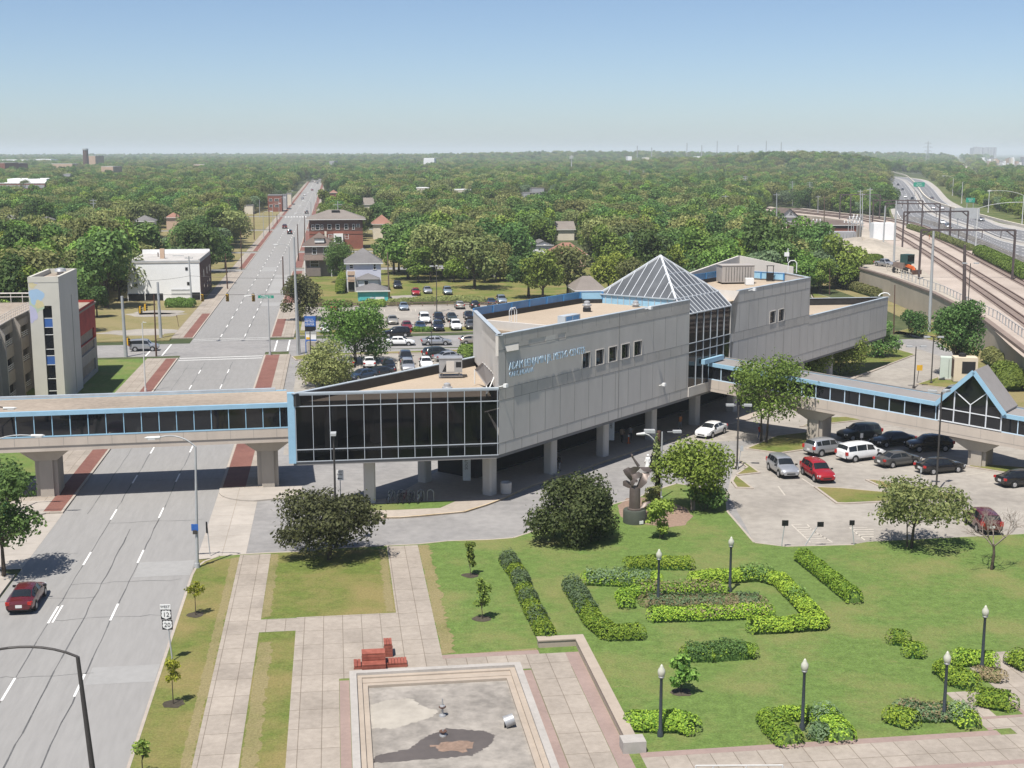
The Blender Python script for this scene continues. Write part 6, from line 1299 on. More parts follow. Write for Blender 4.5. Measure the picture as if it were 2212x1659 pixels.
# ---- parking lot lamps
def lot_lamp(base, h, heads, label, m_='poledark', r=.09, name='lot_lamp', hs=(.75, .42, .2)):
    t = thing(name, tuple(base), label, 'lamp post', 'box headed lot lamps'); mb = MB(); mb.lathe((0, 0, -.14), [(r*2.2, 0), (r*2.2, .3), (r, .35), (r*.8, h+.14)], 10); mb.build('pole', M[m_], t, 40)
    for dx, dy in heads:
        mb = MB(); d = Vector((dx, dy, 0)); L_ = d.length; d.normalize(); mb.beam(d*(L_*.35), d*L_, .06, .06); mb.box((d.x*L_, d.y*L_, .02), hs, math.atan2(d.y, d.x)); o = mb.build('lamp_head', M['polegrey'], t); o.location = (0, 0, h)
    return t
lot_lamp(Vector((-13.6, 96.6, 0)), 9.0, [(.05, -.5)], 'single headed lamp post rising behind the crabapple tree', 'poledark')
lot_lamp(q('K1', 1420, 738), 9.1, [(-.75, .3), (.55, .5)], 'twin headed lamp post on the grass island in front of the gable')
b_ = q('B4', 1905, 1195); lot_lamp(b_, htop('B4', 1912, 850, b_.y), [(-.9, 0), (.9, -.1)], 'twin headed lamp post at the drive behind the sloping footbridge')
b_ = q('B4', 2050, 1158); lot_lamp(b_, htop('B4', 2068, 770, b_.y), [(-.9, 0), (.9, -.1)], 'twin headed lamp post by the white cabinets')
b_ = q('N1', 1950, 525); lot_lamp(b_, htop('B4', 418, 1345, b_.y), [(-.85, 0), (.85, -.1)], 'twin headed lamp post in front of the sparse tree')
b_ = q('A2', 1612, 1600); lot_lamp(b_, htop('A2', 1605, 1210, b_.y), [(-.9, 0), (.9, -.1), (0, .8)], 'three headed lamp post in the back parking lot')
b_ = q('B2', 1030, 330); lot_lamp(b_, htop('B2', 1022, 95, b_.y), [(.9, 0)], 'single armed lamp post beside the white coupe')
b_ = q('K4', 492, 1345); lot_lamp(b_, htop('K4', 470, 568, b_.y), [(1.1, .1)], 'single armed lamp post in front of the station sign')
b_ = Vector((76, 215, 0)); lot_lamp(b_, htop('A3', 1635, 1185, 215), [(-1.0, 0), (1.0, 0)], 'twin headed lamp post behind the glass pyramid')
b_ = q('F4', 1515, 700); lot_lamp(b_, htop('F4', 1516, 560, b_.y)+2.5, [], 'thin plain pole in front of the silver sedan', 'poledark', .06, 'thin_pole')
# ---- cobra street lamps
def cobra(base, top, arm, label, m_='polegrey', r=.1, hs=1.0):
    base = Vector(base); t = thing('street_lamp', tuple(base), label, 'street lamp', 'street lamps on curved arms'); top = Vector(top) - base; mb = MB(); mb.tube((0, 0, -.1), top, r*1.25, r*.7, 10); mb.tube((0, 0, -.1), (0, 0, .35), r*2.2, r*1.9, 10); mb.build('pole', M[m_], t, 60)
    a = top; e = top + Vector(arm); mb = MB(); c1 = a + Vector((arm[0]*.35, arm[1]*.35, arm[2]*1.0 + .25)); c2 = a + Vector((arm[0]*.75, arm[1]*.75, arm[2] + .18)); pts = []
    for i in range(9):
        f = i/8; pts.append(a*(1-f)**3 + c1*3*f*(1-f)**2 + c2*3*f*f*(1-f) + e*f**3)
    mb.path(pts, .055*hs, 6); mb.build('arm', M[m_], t, 60)
    d = Vector((arm[0], arm[1], 0)).normalized(); mb = MB(); mb.tube(e - d*.15, e + d*.75*hs, .13*hs, .10*hs, 8); mb.tube(e + d*.75*hs, e + d*.95*hs, .10*hs, .02, 8); mb.box(tuple(e + d*.45*hs - Vector((0, 0, .1*hs))), (.5*hs, .22*hs, .1*hs), math.atan2(d.y, d.x)); mb.build('lamp_head', M['polewhite'], t, 50)
    return t
P_ = -Vector((math.cos(HD), -math.sin(HD), 0))      # towards the left across the street
best = None
for yy in range(1700, 3200, 10):
    b_ = q('E1', 655 + .133*(yy-720), yy); t_ = q('E1', 655, 720, 8.6); d_ = (Vector((b_.x, b_.y)) - Vector((t_.x, t_.y))).length
    if best is None or d_ < best[0]: best = (d_, b_, t_)
e_ = q('E1', 270, 683, 9.05); cobra(best[1], best[2], tuple(P_*3.6 + Vector((0, 0, .45))), 'dark curved arm street lamp at the lower left corner', 'poledark', .12)
b_ = q('C1', 1665, 1160); cobra(b_, (b_.x + .25, b_.y, htop('C1', 1675, 140, b_.y)), tuple(P_*2.6 + Vector((0, 0, .75))), 'pale grey street lamp beside the right driveway apron')
b_ = q('F2', 128, 1410); cobra(b_, (b_.x - 1.0, b_.y, htop('F2', 10, 20, b_.y)), tuple(-P_*1.2 + Vector((0, 0, .2))), 'dark green lamp pole at the left edge by the green bin', 'poledark')
b_ = q('F2', -260, 1500); cobra(b_, (b_.x, b_.y, htop('F2', -200, 600, b_.y)), tuple(-P_*4.6 + Vector((0, 0, 1.4))), 'street lamp reaching in from the left edge in front of the footbridge', 'polegrey')
b_ = q('B1', 1228, 1090); cobra(b_, (b_.x, b_.y, htop('B1', 1190, 515, b_.y)), tuple(-P_*.25 + Vector((0, 0, .1))), 'pale slim pole rising behind the left footbridge', 'polewhite', .08, .3)
for zn, b_, t_, l, sd_ in (('A2', (375, 1385), (372, 1045), 'street lamp at the far crossroads corner on the right', 1), ('A2', (555, 790), (555, 670), 'slim street pole beside the far zebra crossing', 1), ('B2', (205, 575), (195, 100), 'grey mast at the right crossroads corner', 1)):
    v = q(zn, *b_); cobra(v, (v.x, v.y, htop(zn, *t_, v.y)), tuple(P_*2.6*sd_ + Vector((0, 0, .5))), l, 'polegrey')
for s_, p_, l in ((452, -9.7, 'first'), (512, -9.7, 'second'), (575, -9.7, 'third'), (690, -9.7, 'fourth'), (800, -9.7, 'fifth')):
    v = PS(p_, s_); cobra(v, (v.x, v.y, 9), tuple(P_*2.6 + Vector((0, 0, .6))), '%s of the far street lamps along the right kerb beyond the brick apartment house' % l, 'polegrey')
for s_, l in ((470, 'first'), (545, 'second'), (610, 'third'), (720, 'fourth')):
    v = PS(-24.6, s_); cobra(v, (v.x, v.y, 9), tuple(-P_*2.6 + Vector((0, 0, .6))), '%s of the far street lamps along the left kerb' % l, 'polegrey')
# ---- poles
def pole(zn, base, top, label, m_='polewood', r=.15, arms=(), cat='utility pole', group='utility poles', z=0.0, Y=None, name='utility_pole'):
    v = q(zn, *base, z); h = htop(zn, *top, v.y); uv = zuv(zn, *top); t = thing(name, tuple(v), label, cat, group); lean = (uv[0]-CX)/FX*(v.y*_c + (H-h)*_s*0) - v.x
    dep = v.y*_c - (h-H)*_s; lean = (uv[0]-CX)*dep/FX - v.x
    lean = max(-.07*h, min(.07*h, lean)); mb = MB(); mb.tube((0, 0, -.14), (lean, 0, h-z), r*1.15, r*.75, 8); mb.build('pole', M[m_], t, 60)
    for a_, w_ in arms:
        mb = MB(); mb.box((lean, 0, h-z-a_), (w_, .12, .14), -HD*0); 
        for k in (-.45, -.25, .25, .45): mb.box((lean + k*w_, 0, h-z-a_+.17), (.07, .07, .2))
        mb.build('crossarm', M[m_], t)
    return t, v, h
w0 = pole('N1', (1240, 893), (1248, 192), 'brown wooden pole with conduits and box lamps beside the sculpture', 'rust', .2)
t_, v_, h_ = w0; mb = MB(); mb.box((-.05, -.25, h_*.5), (.42, .36, .9)); mb.build('meter_box', M['poledark'], t_)
for k in range(4): mb = MB(); mb.tube((-.42 + k*.16, -.2, 0), (-.22 + k*.1, -.2, h_*.5), .045, .045, 6); mb.build('conduit', M['rust'], t_)
mb = MB(); mb.box((-.85, 0, h_-.02), (.9, .55, .26)); mb.build('lamp_head', M['polegrey'], t_); mb = MB(); pts = [Vector((-.15, -.1, h_-1.3)), Vector((-.5, -.25, h_-.7)), Vector((-.9, -.35, h_-.3)), Vector((-1.3, -.4, h_-.15))]; mb.path(pts, .05); mb.build('lamp_arm', M['polewhite'], t_); mb = MB(); mb.tube((-1.3, -.4, h_-.15), (-2.0, -.5, h_-.18), .15, .08, 8); mb.build('lamp_head', M['polewhite'], t_)
lot_lamp(q('N1', 1266, 800), htop('N1', 1264, 200, q('N1', 1266, 800).y), [(1.3, .05)], 'single headed lamp pole just behind the brown wooden pole', 'polegrey', .08)
P1 = lambda zn, b, t, l, *a, **k: pole(zn, b, t, l, *a, **k)
P1('N4', (318, 1490), (262, 680), 'thick grey signal pole left of the side street', 'polegrey', .26, cat='signal pole', group='grey signal poles', name='signal_pole'); P1('N4', (790, 1240), (745, 490), 'thick grey signal pole in the vacant lot', 'polegrey', .25, cat='signal pole', group='grey signal poles', name='signal_pole'); P1('B2', (440, 565), (405, -420), 'very tall grey pole with red white reflector bands at the crossroads', 'polegrey', .2, cat='signal pole', group='grey signal poles', name='signal_pole'); P1('B2', (455, 555), (428, 45), 'shorter grey pole close beside the banded pole', 'polegrey', .14, cat='signal pole', group='grey signal poles', name='signal_pole')
P1('N4', (728, 1480), (695, 660), 'rusty brown pole behind the boxy silver suv', 'rust', .12, cat='pole', group=None, name='steel_pole'); P1('N4', (1210, 830), (1165, 140), 'grey wooden pole in front of the white apartment block', 'polegrey', .17, ((.4, 1.6),))
P1('N4', (1690, 580), (1660, 100), 'thin dark pole at the kerb beyond the white block', 'rust', .13); P1('N4', (1880, 320), (1868, -200), 'thin brown pole on the grass far left of the street', 'rust', .14); P1('A1', (1935, 1000), (1925, 640), 'leaning utility pole by the dry lots', 'polewood', .17, ((.5, 2.2),)); P1('A1', (2145, 985), (2140, 760), 'thin utility pole on the dry lot near the street', 'rust', .13)
P1('A1', (812, 990), (785, 640), 'tall grey utility pole in the left trees', 'polegrey', .18, ((.6, 2.4), (1.6, 2.0))); P1('A1', (318, 960), (312, 790), 'pole beside the dark house', 'polegrey', .14)
P1('A2', (318, 1410), (312, 1125), 'short dark pole at the right kerb before the brown house', 'rust', .15); P1('A2', (445, 1165), (435, 855), 'dark pole at the right kerb beside the brown house', 'rust', .15); P1('A2', (495, 1010), (497, 785), 'dark pole at the right kerb beside the brick apartment house', 'rust', .15)
P1('A2', (790, 1020), (775, 660), 'tall mast in front of the brick apartment house', 'polegrey', .16, ((1.2, 3.0),)); P1('A2', (1212, 1500), (1195, 1090), 'wooden pole beside the teal garage', 'polewood', .15); P1('A2', (265, 850), (262, 770), 'far utility pole at the left kerb', 'rust', .15); P1('A2', (200, 925), (195, 720), 'utility pole at the left kerb in the dry lots', 'rust', .15); P1('A2', (72, 985), (68, 755), 'utility pole standing in the left dry lot', 'rust', .15)
P1('A2', (118, 800), (115, 650), 'pale pole near the far brick storefront', 'polegrey', .14); P1('A3', (225, 1270), (215, 1060), 'pole with a white transformer by the far pickup', 'polegrey', .16); P1('A3', (1362, 1180), (1360, 1050), 'grey pole poking up behind the pyramid', 'polegrey', .16, z=3.0)
for i, (x, yb, yt, nm) in enumerate(((922, 790, 620, 'in front of the middle wood'), (1975, 890, 610, 'near the substation wood'), (1455, 720, 630, 'short one in the middle wood'), (2140, 640, 450, 'right of the wood'), (1915, 560, 450, 'in the far row, right of centre'), (1497, 530, 440, 'in the far row, middle'), (1380, 560, 415, 'in the far row beside the dark tree, right'), (1283, 540, 400, 'in the far row beside the dark tree, left'), (1165, 560, 400, 'in the far row, thicker'), (1135, 520, 400, 'in the far row, fourth from left'), (1077, 500, 400, 'in the far row, third from left'), (950, 480, 405, 'in the far row, second from left'), (840, 480, 365, 'in the far row, leftmost'), (1730, 520, 440, 'in the far row, lone'))):
    P1('A3', (x+2, yb), (x, yt), 'grey multi arm utility pole %s' % nm, 'polegrey', .2, ((.5, 3.0), (1.6, 3.0), (2.7, 3.0)))
for x, yb, yt, nm in ((62, 580, 410, 'leftmost'), (248, 600, 450, 'second'), (425, 640, 450, 'third'), (560, 690, 455, 'fourth'), (720, 660, 480, 'fifth')):
    P1('A4', (x, yb), (x, yt), 'pale utility pole with stacked crossarms, %s of the row left of the railway' % nm, 'polegrey', .2, ((.5, 3.0), (1.6, 3.0), (2.7, 3.0)))
for zn, b, t, l, r_ in (('A4', (1480, 1612), (1515, 835), 'tallest grey post in front of the railway wall', .26), ('A4', (1205, 1122), (1228, 600), 'tall grey post beside the pickup', .24), ('A4', (1120, 1040), (1142, 640), 'tall grey post left of the pickup', .22), ('A4', (1020, 940), (1025, 500), 'grey post at the substation, rightmost', .2), ('A4', (968, 905), (965, 540), 'grey post at the substation, middle', .18), ('A4', (948, 905), (950, 515), 'grey post at the substation, left', .18), ('A4', (668, 1000), (672, 560), 'brown post in front of the substation', .18), ('A4', (300, 980), (305, 540), 'grey post left of the substation', .16), ('A4', (620, 780), (624, 560), 'slim post behind the substation', .14)):
    P1(zn, b, t, l, 'polewood' if 'brown' in l else 'polegrey', r_, ((.6, 2.0),) if 'substation' in l else (), 'railway post', 'posts along the railway', name='railway_post', z=3.0 if 'beside' in l or 'left of the pickup' in l else 0.0)
P1('B4', (1735, 740), (1745, 330), 'thin pole behind the low station tip', 'rust', .1); P1('B4', (1193, 410), (1195, 190), 'thin pole beside the island tree', 'rust', .1)
# ---- span wires and signals
def wire(a, b, label, sag=.4, r=.03, cat='wire'):
    mb = MB(); pts = [a.lerp(b, i/10) - Vector((0, 0, sag*4*(i/10)*(1-i/10))) for i in range(11)]; mb.path(pts, r, 4); o = mb.build('overhead_wire', M['poledark']); return tag(o, label, cat, 'overhead wires')
def sigpt(zn, x, y, Y): u, v = zuv(zn, x, y); z = htop(zn, x, y, Y); dep = Y*_c - (z-H)*_s; return Vector(((u-CX)*dep/FX, Y, z))
sg0 = None
def signal(pt, label, m_='yellow', ang=0.0):
    global sg0
    t = thing('traffic_signal', tuple(pt), label, 'traffic light', 'yellow traffic lights', ang)
    if sg0 is None:
        mb = MB(); mb.box((0, 0, -.55), (.36, .26, 1.1)); a = mb.build('housing', M['yellow'], t); mb = MB(); mb.box((0, .16, -.55), (.5, .03, 1.25)); b = mb.build('backplate', M['signblack'], t); kids = [a, b]
        for i, c in enumerate(((0.25, .02, .02), (.3, .2, .02), (.02, .22, .1))):
            mb = MB(); mb.tube((0, -.13, -.2 - i*.35), (0, -.34, -.22 - i*.35), .13, .13, 10); kids.append(mb.build('lens_hood', M['signblack'], t))
        mb = MB(); mb.tube((0, 0, 0), (0, 0, .35), .03); kids.append(mb.build('hanger', M['poledark'], t)); sg0 = kids
    else:
        for k in sg0: c = k.copy(); COL.objects.link(c); c.parent = t
    return t
YS = 206
for x, y, l in ((1345, 655, 'leftmost of the three over the street'), (1683, 655, 'middle one of the three over the street'), (2035, 655, 'rightmost of the three over the street')): signal(sigpt('N4', x, y, YS), 'yellow traffic light, ' + l)
signal(sigpt('N4', 508, 815, 204), 'yellow traffic light hanging left of the street, nearer', ang=R(80)); signal(sigpt('N4', 578, 785, 208), 'yellow traffic light hanging left of the street, farther', ang=R(80)); signal(sigpt('N4', 345, 1245, 197), 'yellow pedestrian signal on the left signal pole', ang=R(60))
wire(sigpt('N4', 750, 660, YS), sigpt('B2', 420, 58, YS), 'span wire carrying the three traffic lights', .1); wire(sigpt('N4', 265, 760, 198), sigpt('N4', 760, 720, 212), 'span wire to the traffic lights on the left', .3); wire(sigpt('N4', 400, 470, 230), sigpt('N4', 1180, 405, 232), 'thin wire across the front of the white block', .3, .025); wire(sigpt('N4', 1180, 405, 232), sigpt('A2', 380, 1308, 232), 'long thin wire over the street', .2, .025); wire(sigpt('A2', 380, 1308, 232), sigpt('A2', 1930, 1320, 240), 'thin wire in front of the lilac house', .3, .025)
def board(pt, w_, h_, m_, ang=0.0, mb=None, d=.05): mb = mb or MB(); mb.box((0, 0, 0), (w_, d, h_)); return mb
t = thing('street_sign', tuple(sigpt('B2', 170, 85, YS)), 'green street name sign hanging right of the traffic lights', 'sign'); mb = MB(); mb.box((0, 0, 0), (2.5, .05, .45)); mb.build('panel', M['green'], t); mb = MB(); place_text(mb, 'Custaw St', (0, -.03, 0), (1, 0, 0), (0, 0, 1), .42, .01); mb.build('lettering', M['signwhite'], t)
# ---- route signs
b_ = q('E1', 1455, 755); t = thing('route_sign', tuple(b_), 'post with WEST, 12 and 20 route shields at the kerb', 'sign'); hh = 3.55
mb = MB(); mb.tube((0, 0, 0), (-.25, 0, hh), .045, .045, 8); mb.build('post', M['polegrey'], t)
lx = lambda z: -.25*z/hh - .02
mb = MB(); mb.box((lx(hh-.15), -.06, hh-.13), (.62, .03, .30)); bw = mb.build('west_plate', M['signwhite'], t); mb = MB(); place_text(mb, 'WEST', (lx(hh), -.08, hh-.13), (1, 0, 0), (0, 0, 1), .22, .005); mb.build('lettering', M['signblack'], bw)
for z, s_ in ((hh-.62, '12'), (hh-1.26, '20')):
    mb = MB(); mb.box((lx(z), -.05, z), (.62, .03, .60)); sp = mb.build('shield_plate', M['signblack'], t)
    prof = [(-.20, .27), (-.1, .24), (0, .27), (.1, .24), (.20, .27), (.28, .17), (.25, .08), (.285, -.05), (.24, -.17), (.1, -.23), (0, -.28), (-.1, -.23), (-.24, -.17), (-.285, -.05), (-.25, .08), (-.28, .17)]
    mb = MB(); mb.poly([(lx(z)+x, -.069, z+y) for x, y in prof]); mb.build('shield', M['signwhite'], sp); mb = MB(); place_text(mb, s_, (lx(z), -.075, z-.01), (1, 0, 0), (0, 0, 1), .40, .004); mb.build('numerals', M['signblack'], sp)
def post_sign(zn, base, ht, w_, h_, m_, label, lean=(0, 0), lines=(), post='polegrey', name='small_sign', arrow=False, txt='signblack', tsz=.2, ang=0.0):
    v = q(zn, *base); t = thing(name, tuple(v), label, 'sign', None, ang); mb = MB(); mb.tube((0, 0, 0), (lean[0], lean[1], ht), .04, .04, 6); mb.build('post', M[post], t)
    mb = MB(); mb.box((lean[0], lean[1]-.06, ht-h_/2), (w_, .03, h_)); p_ = mb.build('plate', M[m_], t)
    if lines or arrow:
        mb = MB()
        for i, s_ in enumerate(lines): place_text(mb, s_, (lean[0], lean[1]-.08, ht - .05 - tsz*(.6+i*1.05)), (1, 0, 0), (0, 0, 1), tsz, .004)
        if arrow: z = ht-h_+.16; mb.beam((lean[0]-.12, lean[1]-.08, z), (lean[0]+.2, lean[1]-.08, z), .01, .06); mb.poly([(lean[0]-.25, lean[1]-.085, z), (lean[0]-.1, lean[1]-.085, z-.09), (lean[0]-.1, lean[1]-.085, z+.09)])
        mb.build('lettering', M[txt], p_)
    return t
post_sign('C2', (800, 740), 2.5, .62, .92, 'signwhite', 'white sign with a left arrow in front of the street side column', lines=('NO', 'PARK'), arrow=True, tsz=.22)
post_sign('C1', (1772, 1050), 2.6, .12, .9, 'signblack', 'dark sign seen edge on beside the right apron', lean=(-.15, 0)); 
t = thing('blue_sign', tuple(q('C1', 1663, 1160) + Vector((0, -.16, 3.1))), 'small blue sign strapped to the pale grey street lamp', 'sign'); mb = MB(); mb.box((0, 0, 0), (.5, .04, .5)); mb.build('plate', M['signblue'], t); mb = MB(); mb.box((0, 0, -.35), (.3, .12, .3)); mb.build('box', M['poledark'], t)
post_sign('K1', (30, 1230), 2.1, .5, .45, 'signblack', 'upright dark backed sign at the hatched bays, leftmost', lean=(.2, 0)); post_sign('K1', (240, 1225), 1.9, .5, .4, 'signblack', 'strongly leaning dark backed sign at the hatched bays', lean=(1.15, .1)); post_sign('K1', (682, 1218), 2.0, .4, .4, 'signblack', 'slightly leaning dark backed sign right of the hatched bays', lean=(-.25, 0))
post_sign('C4', (1410, 1215), 1.7, .16, .5, 'polegrey', 'pale post with narrow plate in front of the black sedan'); post_sign('C4', (0, 1100), 2.4, .3, .5, 'polegrey', 'thin leaning sign post on the small grass island', lean=(.35, 0)); post_sign('C4', (955, 915), 1.4, .3, .5, 'signwhite', 'short white sign post behind the white minivan')
post_sign('F4', (180, 905), 2.2, .6, .7, 'lightblue', 'pale blue backed sign beside the big lot tree', post='polewhite')
post_sign('B4', (1930, 1150), 2.3, .75, .75, 'yellow', 'yellow warning sign on the kerb behind the sloping footbridge', lean=(.25, 0), post='poledark')
post_sign('N4', (1030, 1090), 2.0, .12, .4, 'rust', 'short rusty sign post in the vacant lot', lean=(-.25, 0), post='rust')
for x, y, l in ((545, 165, 'white'),): pass
# ---- METRO CENTER sign
b_ = q('K4', 540, 1015); t = thing('station_sign', tuple(b_), 'tall blue METRO CENTER sign on a concrete base', 'sign', None, R(-6))
k_ = 1/(2800/ (b_.y*_c + 25*_s))/1.0*1.1302**-1
mpx = (b_.y*_c + 25*_s)/2800*266.7/2212/1.1302
mb = MB(); mb.box((0, 0, .95), (200*mpx, 1.2, 1.9)); mb.build('base', M['apron'], t)
zq = lambda y: htop('K4', 480, y, b_.y)
xq = lambda x: (x-530)*mpx
def sbox(x0, x1, y0, y1, m_, nm, d=.25, off=0.0, par=None): mb = MB(); mb.box(((xq(x0)+xq(x1))/2, off, (zq(y0)+zq(y1))/2), (xq(x1)-xq(x0), d, zq(y0)-zq(y1))); return mb.build(nm, M[m_], par or t)
up_ = sbox(370, 595, 268, 470, 'signblue', 'upper_panel'); sbox(372, 592, 470, 570, 'navyp' if 'navyp' in M else 'signblack', 'dark_panel', .24); lo_ = sbox(385, 600, 575, 780, 'signwhite', 'lower_panel'); sbox(390, 600, 735, 782, 'signblue', 'blue_strip', .05, -.14, lo_); sbox(395, 470, 690, 735, 'yellow', 'yellow_square', .05, -.14, lo_); sbox(392, 600, 575, 620, 'polegrey', 'grey_strip', .05, -.14, lo_)
for x in (378, 590): sbox(x-7, x+7, 268, 1000, 'signblue', 'post', .2, .02)
mb = MB(); place_text(mb, 'METRO', (xq(470), -.14, zq(372)), (1, 0, 0), (0, 0, 1), 60*mpx, .01); place_text(mb, 'CENTER', (xq(472), -.14, zq(432)), (1, 0, 0), (0, 0, 1), 58*mpx, .01, sx=.92); place_text(mb, 'Adam Benjamin Jr', (xq(468), -.14, zq(322)), (1, 0, 0), (0, 0, 1), 26*mpx, .01, sx=.85); mb.build('lettering', M['signwhite'], up_)
# ---- banners
def banner(zn, x0, x1, ytop, ybot, Y, word, label, ang):
    u0 = sigpt(zn, x0, ybot, Y); u1 = sigpt(zn, x1, ybot, Y); zt = htop(zn, x0, ytop, Y); w_ = (u1-u0).length; c = (u0+u1)/2; t = thing('banner', (c.x, c.y, u0.z), label, 'banner', 'hanging station banners'); hgt = max(.5, zt - u0.z)
    mb = MB(); mb.box((0, 0, hgt/2), (w_, .08, hgt)); mb.build('panel', mat('banner_grey_' + word.lower(), (0.40, 0.44, 0.47), .6, .08, 1.5), t); mb = MB(); place_text(mb, word, (-.02, -.05, hgt*.98), (0, 0, 1), (-1, 0, 0), w_*.52, .01, 'RIGHT'); mb.build('lettering', M['signblack'], t)
banner('H1', 1555, 1622, 112, 322, 113.3, 'SOUTH', 'grey vertical banner reading SOUTH under the glass wedge', 0); banner('H2', 1052, 1104, 285, 460, 128.5, 'GREY', 'grey vertical banner reading GREY under the long wall', 0)
# ---- bike rack, bikes, planter, bins, bollard
t = thing('bike_rack', tuple(q('C2', 1400, 770)), 'row of silver hoops of the bike rack on the grass', 'bike rack'); 
for i in range(5):
    x = -1.75 + i*.85; mb = MB(); mb.path([(x-.28, 0, 0), (x-.28, 0, .75), (x-.2, 0, .95), (x, 0, 1.02), (x+.2, 0, .95), (x+.28, 0, .75), (x+.28, 0, 0)], .035, 6); mb.build('hoop', M['steel'], t)
def bike(loc, rz, col, label):
    t = thing('bicycle', tuple(loc), label, 'bicycle', 'bicycles in the rack', rz)
    for x in (-.52, .52):
        mb = MB(); pts = [Vector((x + .33*math.cos(a), 0, .34 + .33*math.sin(a))) for a in [2*math.pi*i/14 for i in range(15)]]; mb.path(pts, .022, 5); [mb.tube((x, 0, .34), tuple(pts[i]), .006, n=4) for i in range(0, 14, 2)]; mb.build('wheel', M['tyre'], t)
    mb = MB(); A = [(-.52, 0, .34), (-.12, 0, .36), (-.25, 0, .82), (.36, 0, .82), (.52, 0, .34)]; [mb.tube(A[i], A[j], .024, n=6) for i, j in ((0, 1), (1, 2), (2, 3), (3, 1), (0, 2), (3, 4))]; mb.tube(A[3], (.34, 0, 1.0), .02); mb.build('frame', CP[col], t)
    mb = MB(); mb.path([(.28, -.26, 1.02), (.36, -.1, 1.0), (.36, .1, 1.0), (.28, .26, 1.02)], .018, 5); mb.build('handlebar', M['trim'], t); mb = MB(); mb.box((-.27, 0, .9), (.26, .12, .05)); mb.tube((-.27, 0, .8), (-.27, 0, .9), .02); mb.build('saddle', M['trim'], t)
for x, col, l, rz in ((1225, 'silver', 'silver bicycle at the left end of the rack', 1.2), (1300, 'dark', 'dark bicycle, second in the rack', 1.35), (1345, 'wine', 'reddish bicycle in the middle of the rack', 1.3), (1400, 'black', 'black bicycle, fourth in the rack', 1.25), (1470, 'silver', 'grey bicycle at the right end of the rack', 1.3)): bike(q('C2', x, 782), rz, col, l)
t = thing('concrete_planter', tuple(q('H2', 130, 938)), 'round concrete bin beside the corner column', 'planter'); mb = MB(); mb.lathe((0, 0, 0), [(.42, 0), (.48, .05), (.52, 1.0), (.46, 1.05), (.42, .8)], 14); mb.build('shell', M['wallc'], t, 40); mb = MB(); mb.lathe((0, 0, .8), [(.42, 0), (.38, .06)], 12); mb.build('lid', M['dark'], t)
t = thing('litter_bin', tuple(q('F2', 72, 1440)), 'green litter bin at the left edge under the tree', 'litter bin'); mb = MB(); mb.lathe((0, 0, 0), [(.36, 0), (.42, .2), (.44, 1.0), (.4, 1.05)], 14); mb.build('body', M['bingreen'], t, 40); mb = MB(); mb.lathe((0, 0, 1.05), [(.4, 0), (.3, .14), (.1, .18)], 12); mb.build('lid', M['bingreen'], t, 40)
t = thing('bollard', tuple(q('N1', 975, 303)), 'orange and white bollard in the shade under the station', 'bollard'); mb = MB(); mb.lathe((0, 0, 0), [(.2, 0), (.2, .06), (.09, .08), (.07, .95)], 10); mb.build('post', M['orange'], t, 40); mb = MB(); mb.lathe((0, 0, .7), [(.085, 0), (.08, .22)], 10); mb.build('white_band', M['signwhite'], t, 40)
t = thing('flood_light', tuple(q('N1', 1085, 1035)), 'small white ground floodlight at the sculpture base', 'floodlight'); mb = MB(); mb.box((0, 0, .2), (.35, .25, .25), .4); mb.build('housing', M['signwhite'], t); mb = MB(); mb.box((0, 0, .05), (.2, .2, .1), .4); mb.build('mount', M['dark'], t)
# ---- mulch ring and sculpture
mb = MB(); c = (q('N1', 880, 860) + q('N1', 1555, 960))/2; a_ = (q('N1', 1555, 960) - q('N1', 880, 860)).length/2
sheet(mb, ccw(wavy([q('N1', 880, 860), q('N1', 960, 800), q('N1', 1150, 790), q('N1', 1400, 850), q('N1', 1500, 890), q('N1', 1555, 960), q('N1', 1480, 1040), q('N1', 1350, 1060), q('N1', 1000, 1015), q('N1', 900, 960)], 3, .1)), .010); struct('mulch_bed', mb, M['mulch'], 'round brown mulch bed round the sculpture', 'mulch')
b_ = q('N1', 1028, 1012); sc_ = thing('sculpture', tuple(b_), 'dark bronze sculpture of swirling blades on a column', 'sculpture'); zN = lambda y: htop('N1', 1028, y, b_.y)
mpxn = (b_.y*_c + 25*_s)/2800*600/2212/1.1302
mb = MB(); mb.lathe((0, 0, 0), [(.95, 0), (.95, zN(905)), (.9, zN(895))], 20); mb.build('base', mat('green_base', (0.06, 0.068, 0.055), .7, .15, 2), sc_, 40)
zc0, zc1 = zN(900), zN(690); mb = MB(); mb.lathe((0, 0, zc0-.02), [(.62, 0), (.62, .15), (.47, .2), (.44, zc1-zc0-.1), (.4, zc1-zc0)], 16); mb.build('column', M['bronze'], sc_, 40)
def blade(pts, w0, ph, name='blade'):
    mb = MB(); rows = []; n = len(pts); up = Vector((0, -1, .3))
    for i, p in enumerate(pts):
        p = Vector(p); d = (Vector(pts[min(i+1, n-1)]) - Vector(pts[max(i-1, 0)])).normalized(); s_ = d.cross(Vector((0, 1, 0))).normalized(); w_ = w0*math.sin(math.pi*(i+.35)/(n-.3))
        t2 = Vector((0, 1, 0))*math.cos(ph + i*.25) + s_*math.sin(ph + i*.25); rows.append([p - t2*w_, p - s_*w_*.3, p + t2*w_, p + s_*w_*.3, p - t2*w_])
    mb.grid(rows); mb.build(name, M['bronze'], sc_, 60)
X = lambda x: (x-1020)*mpxn
def npt(x, y, dy=0.0): return (X(x), dy, zN(y))
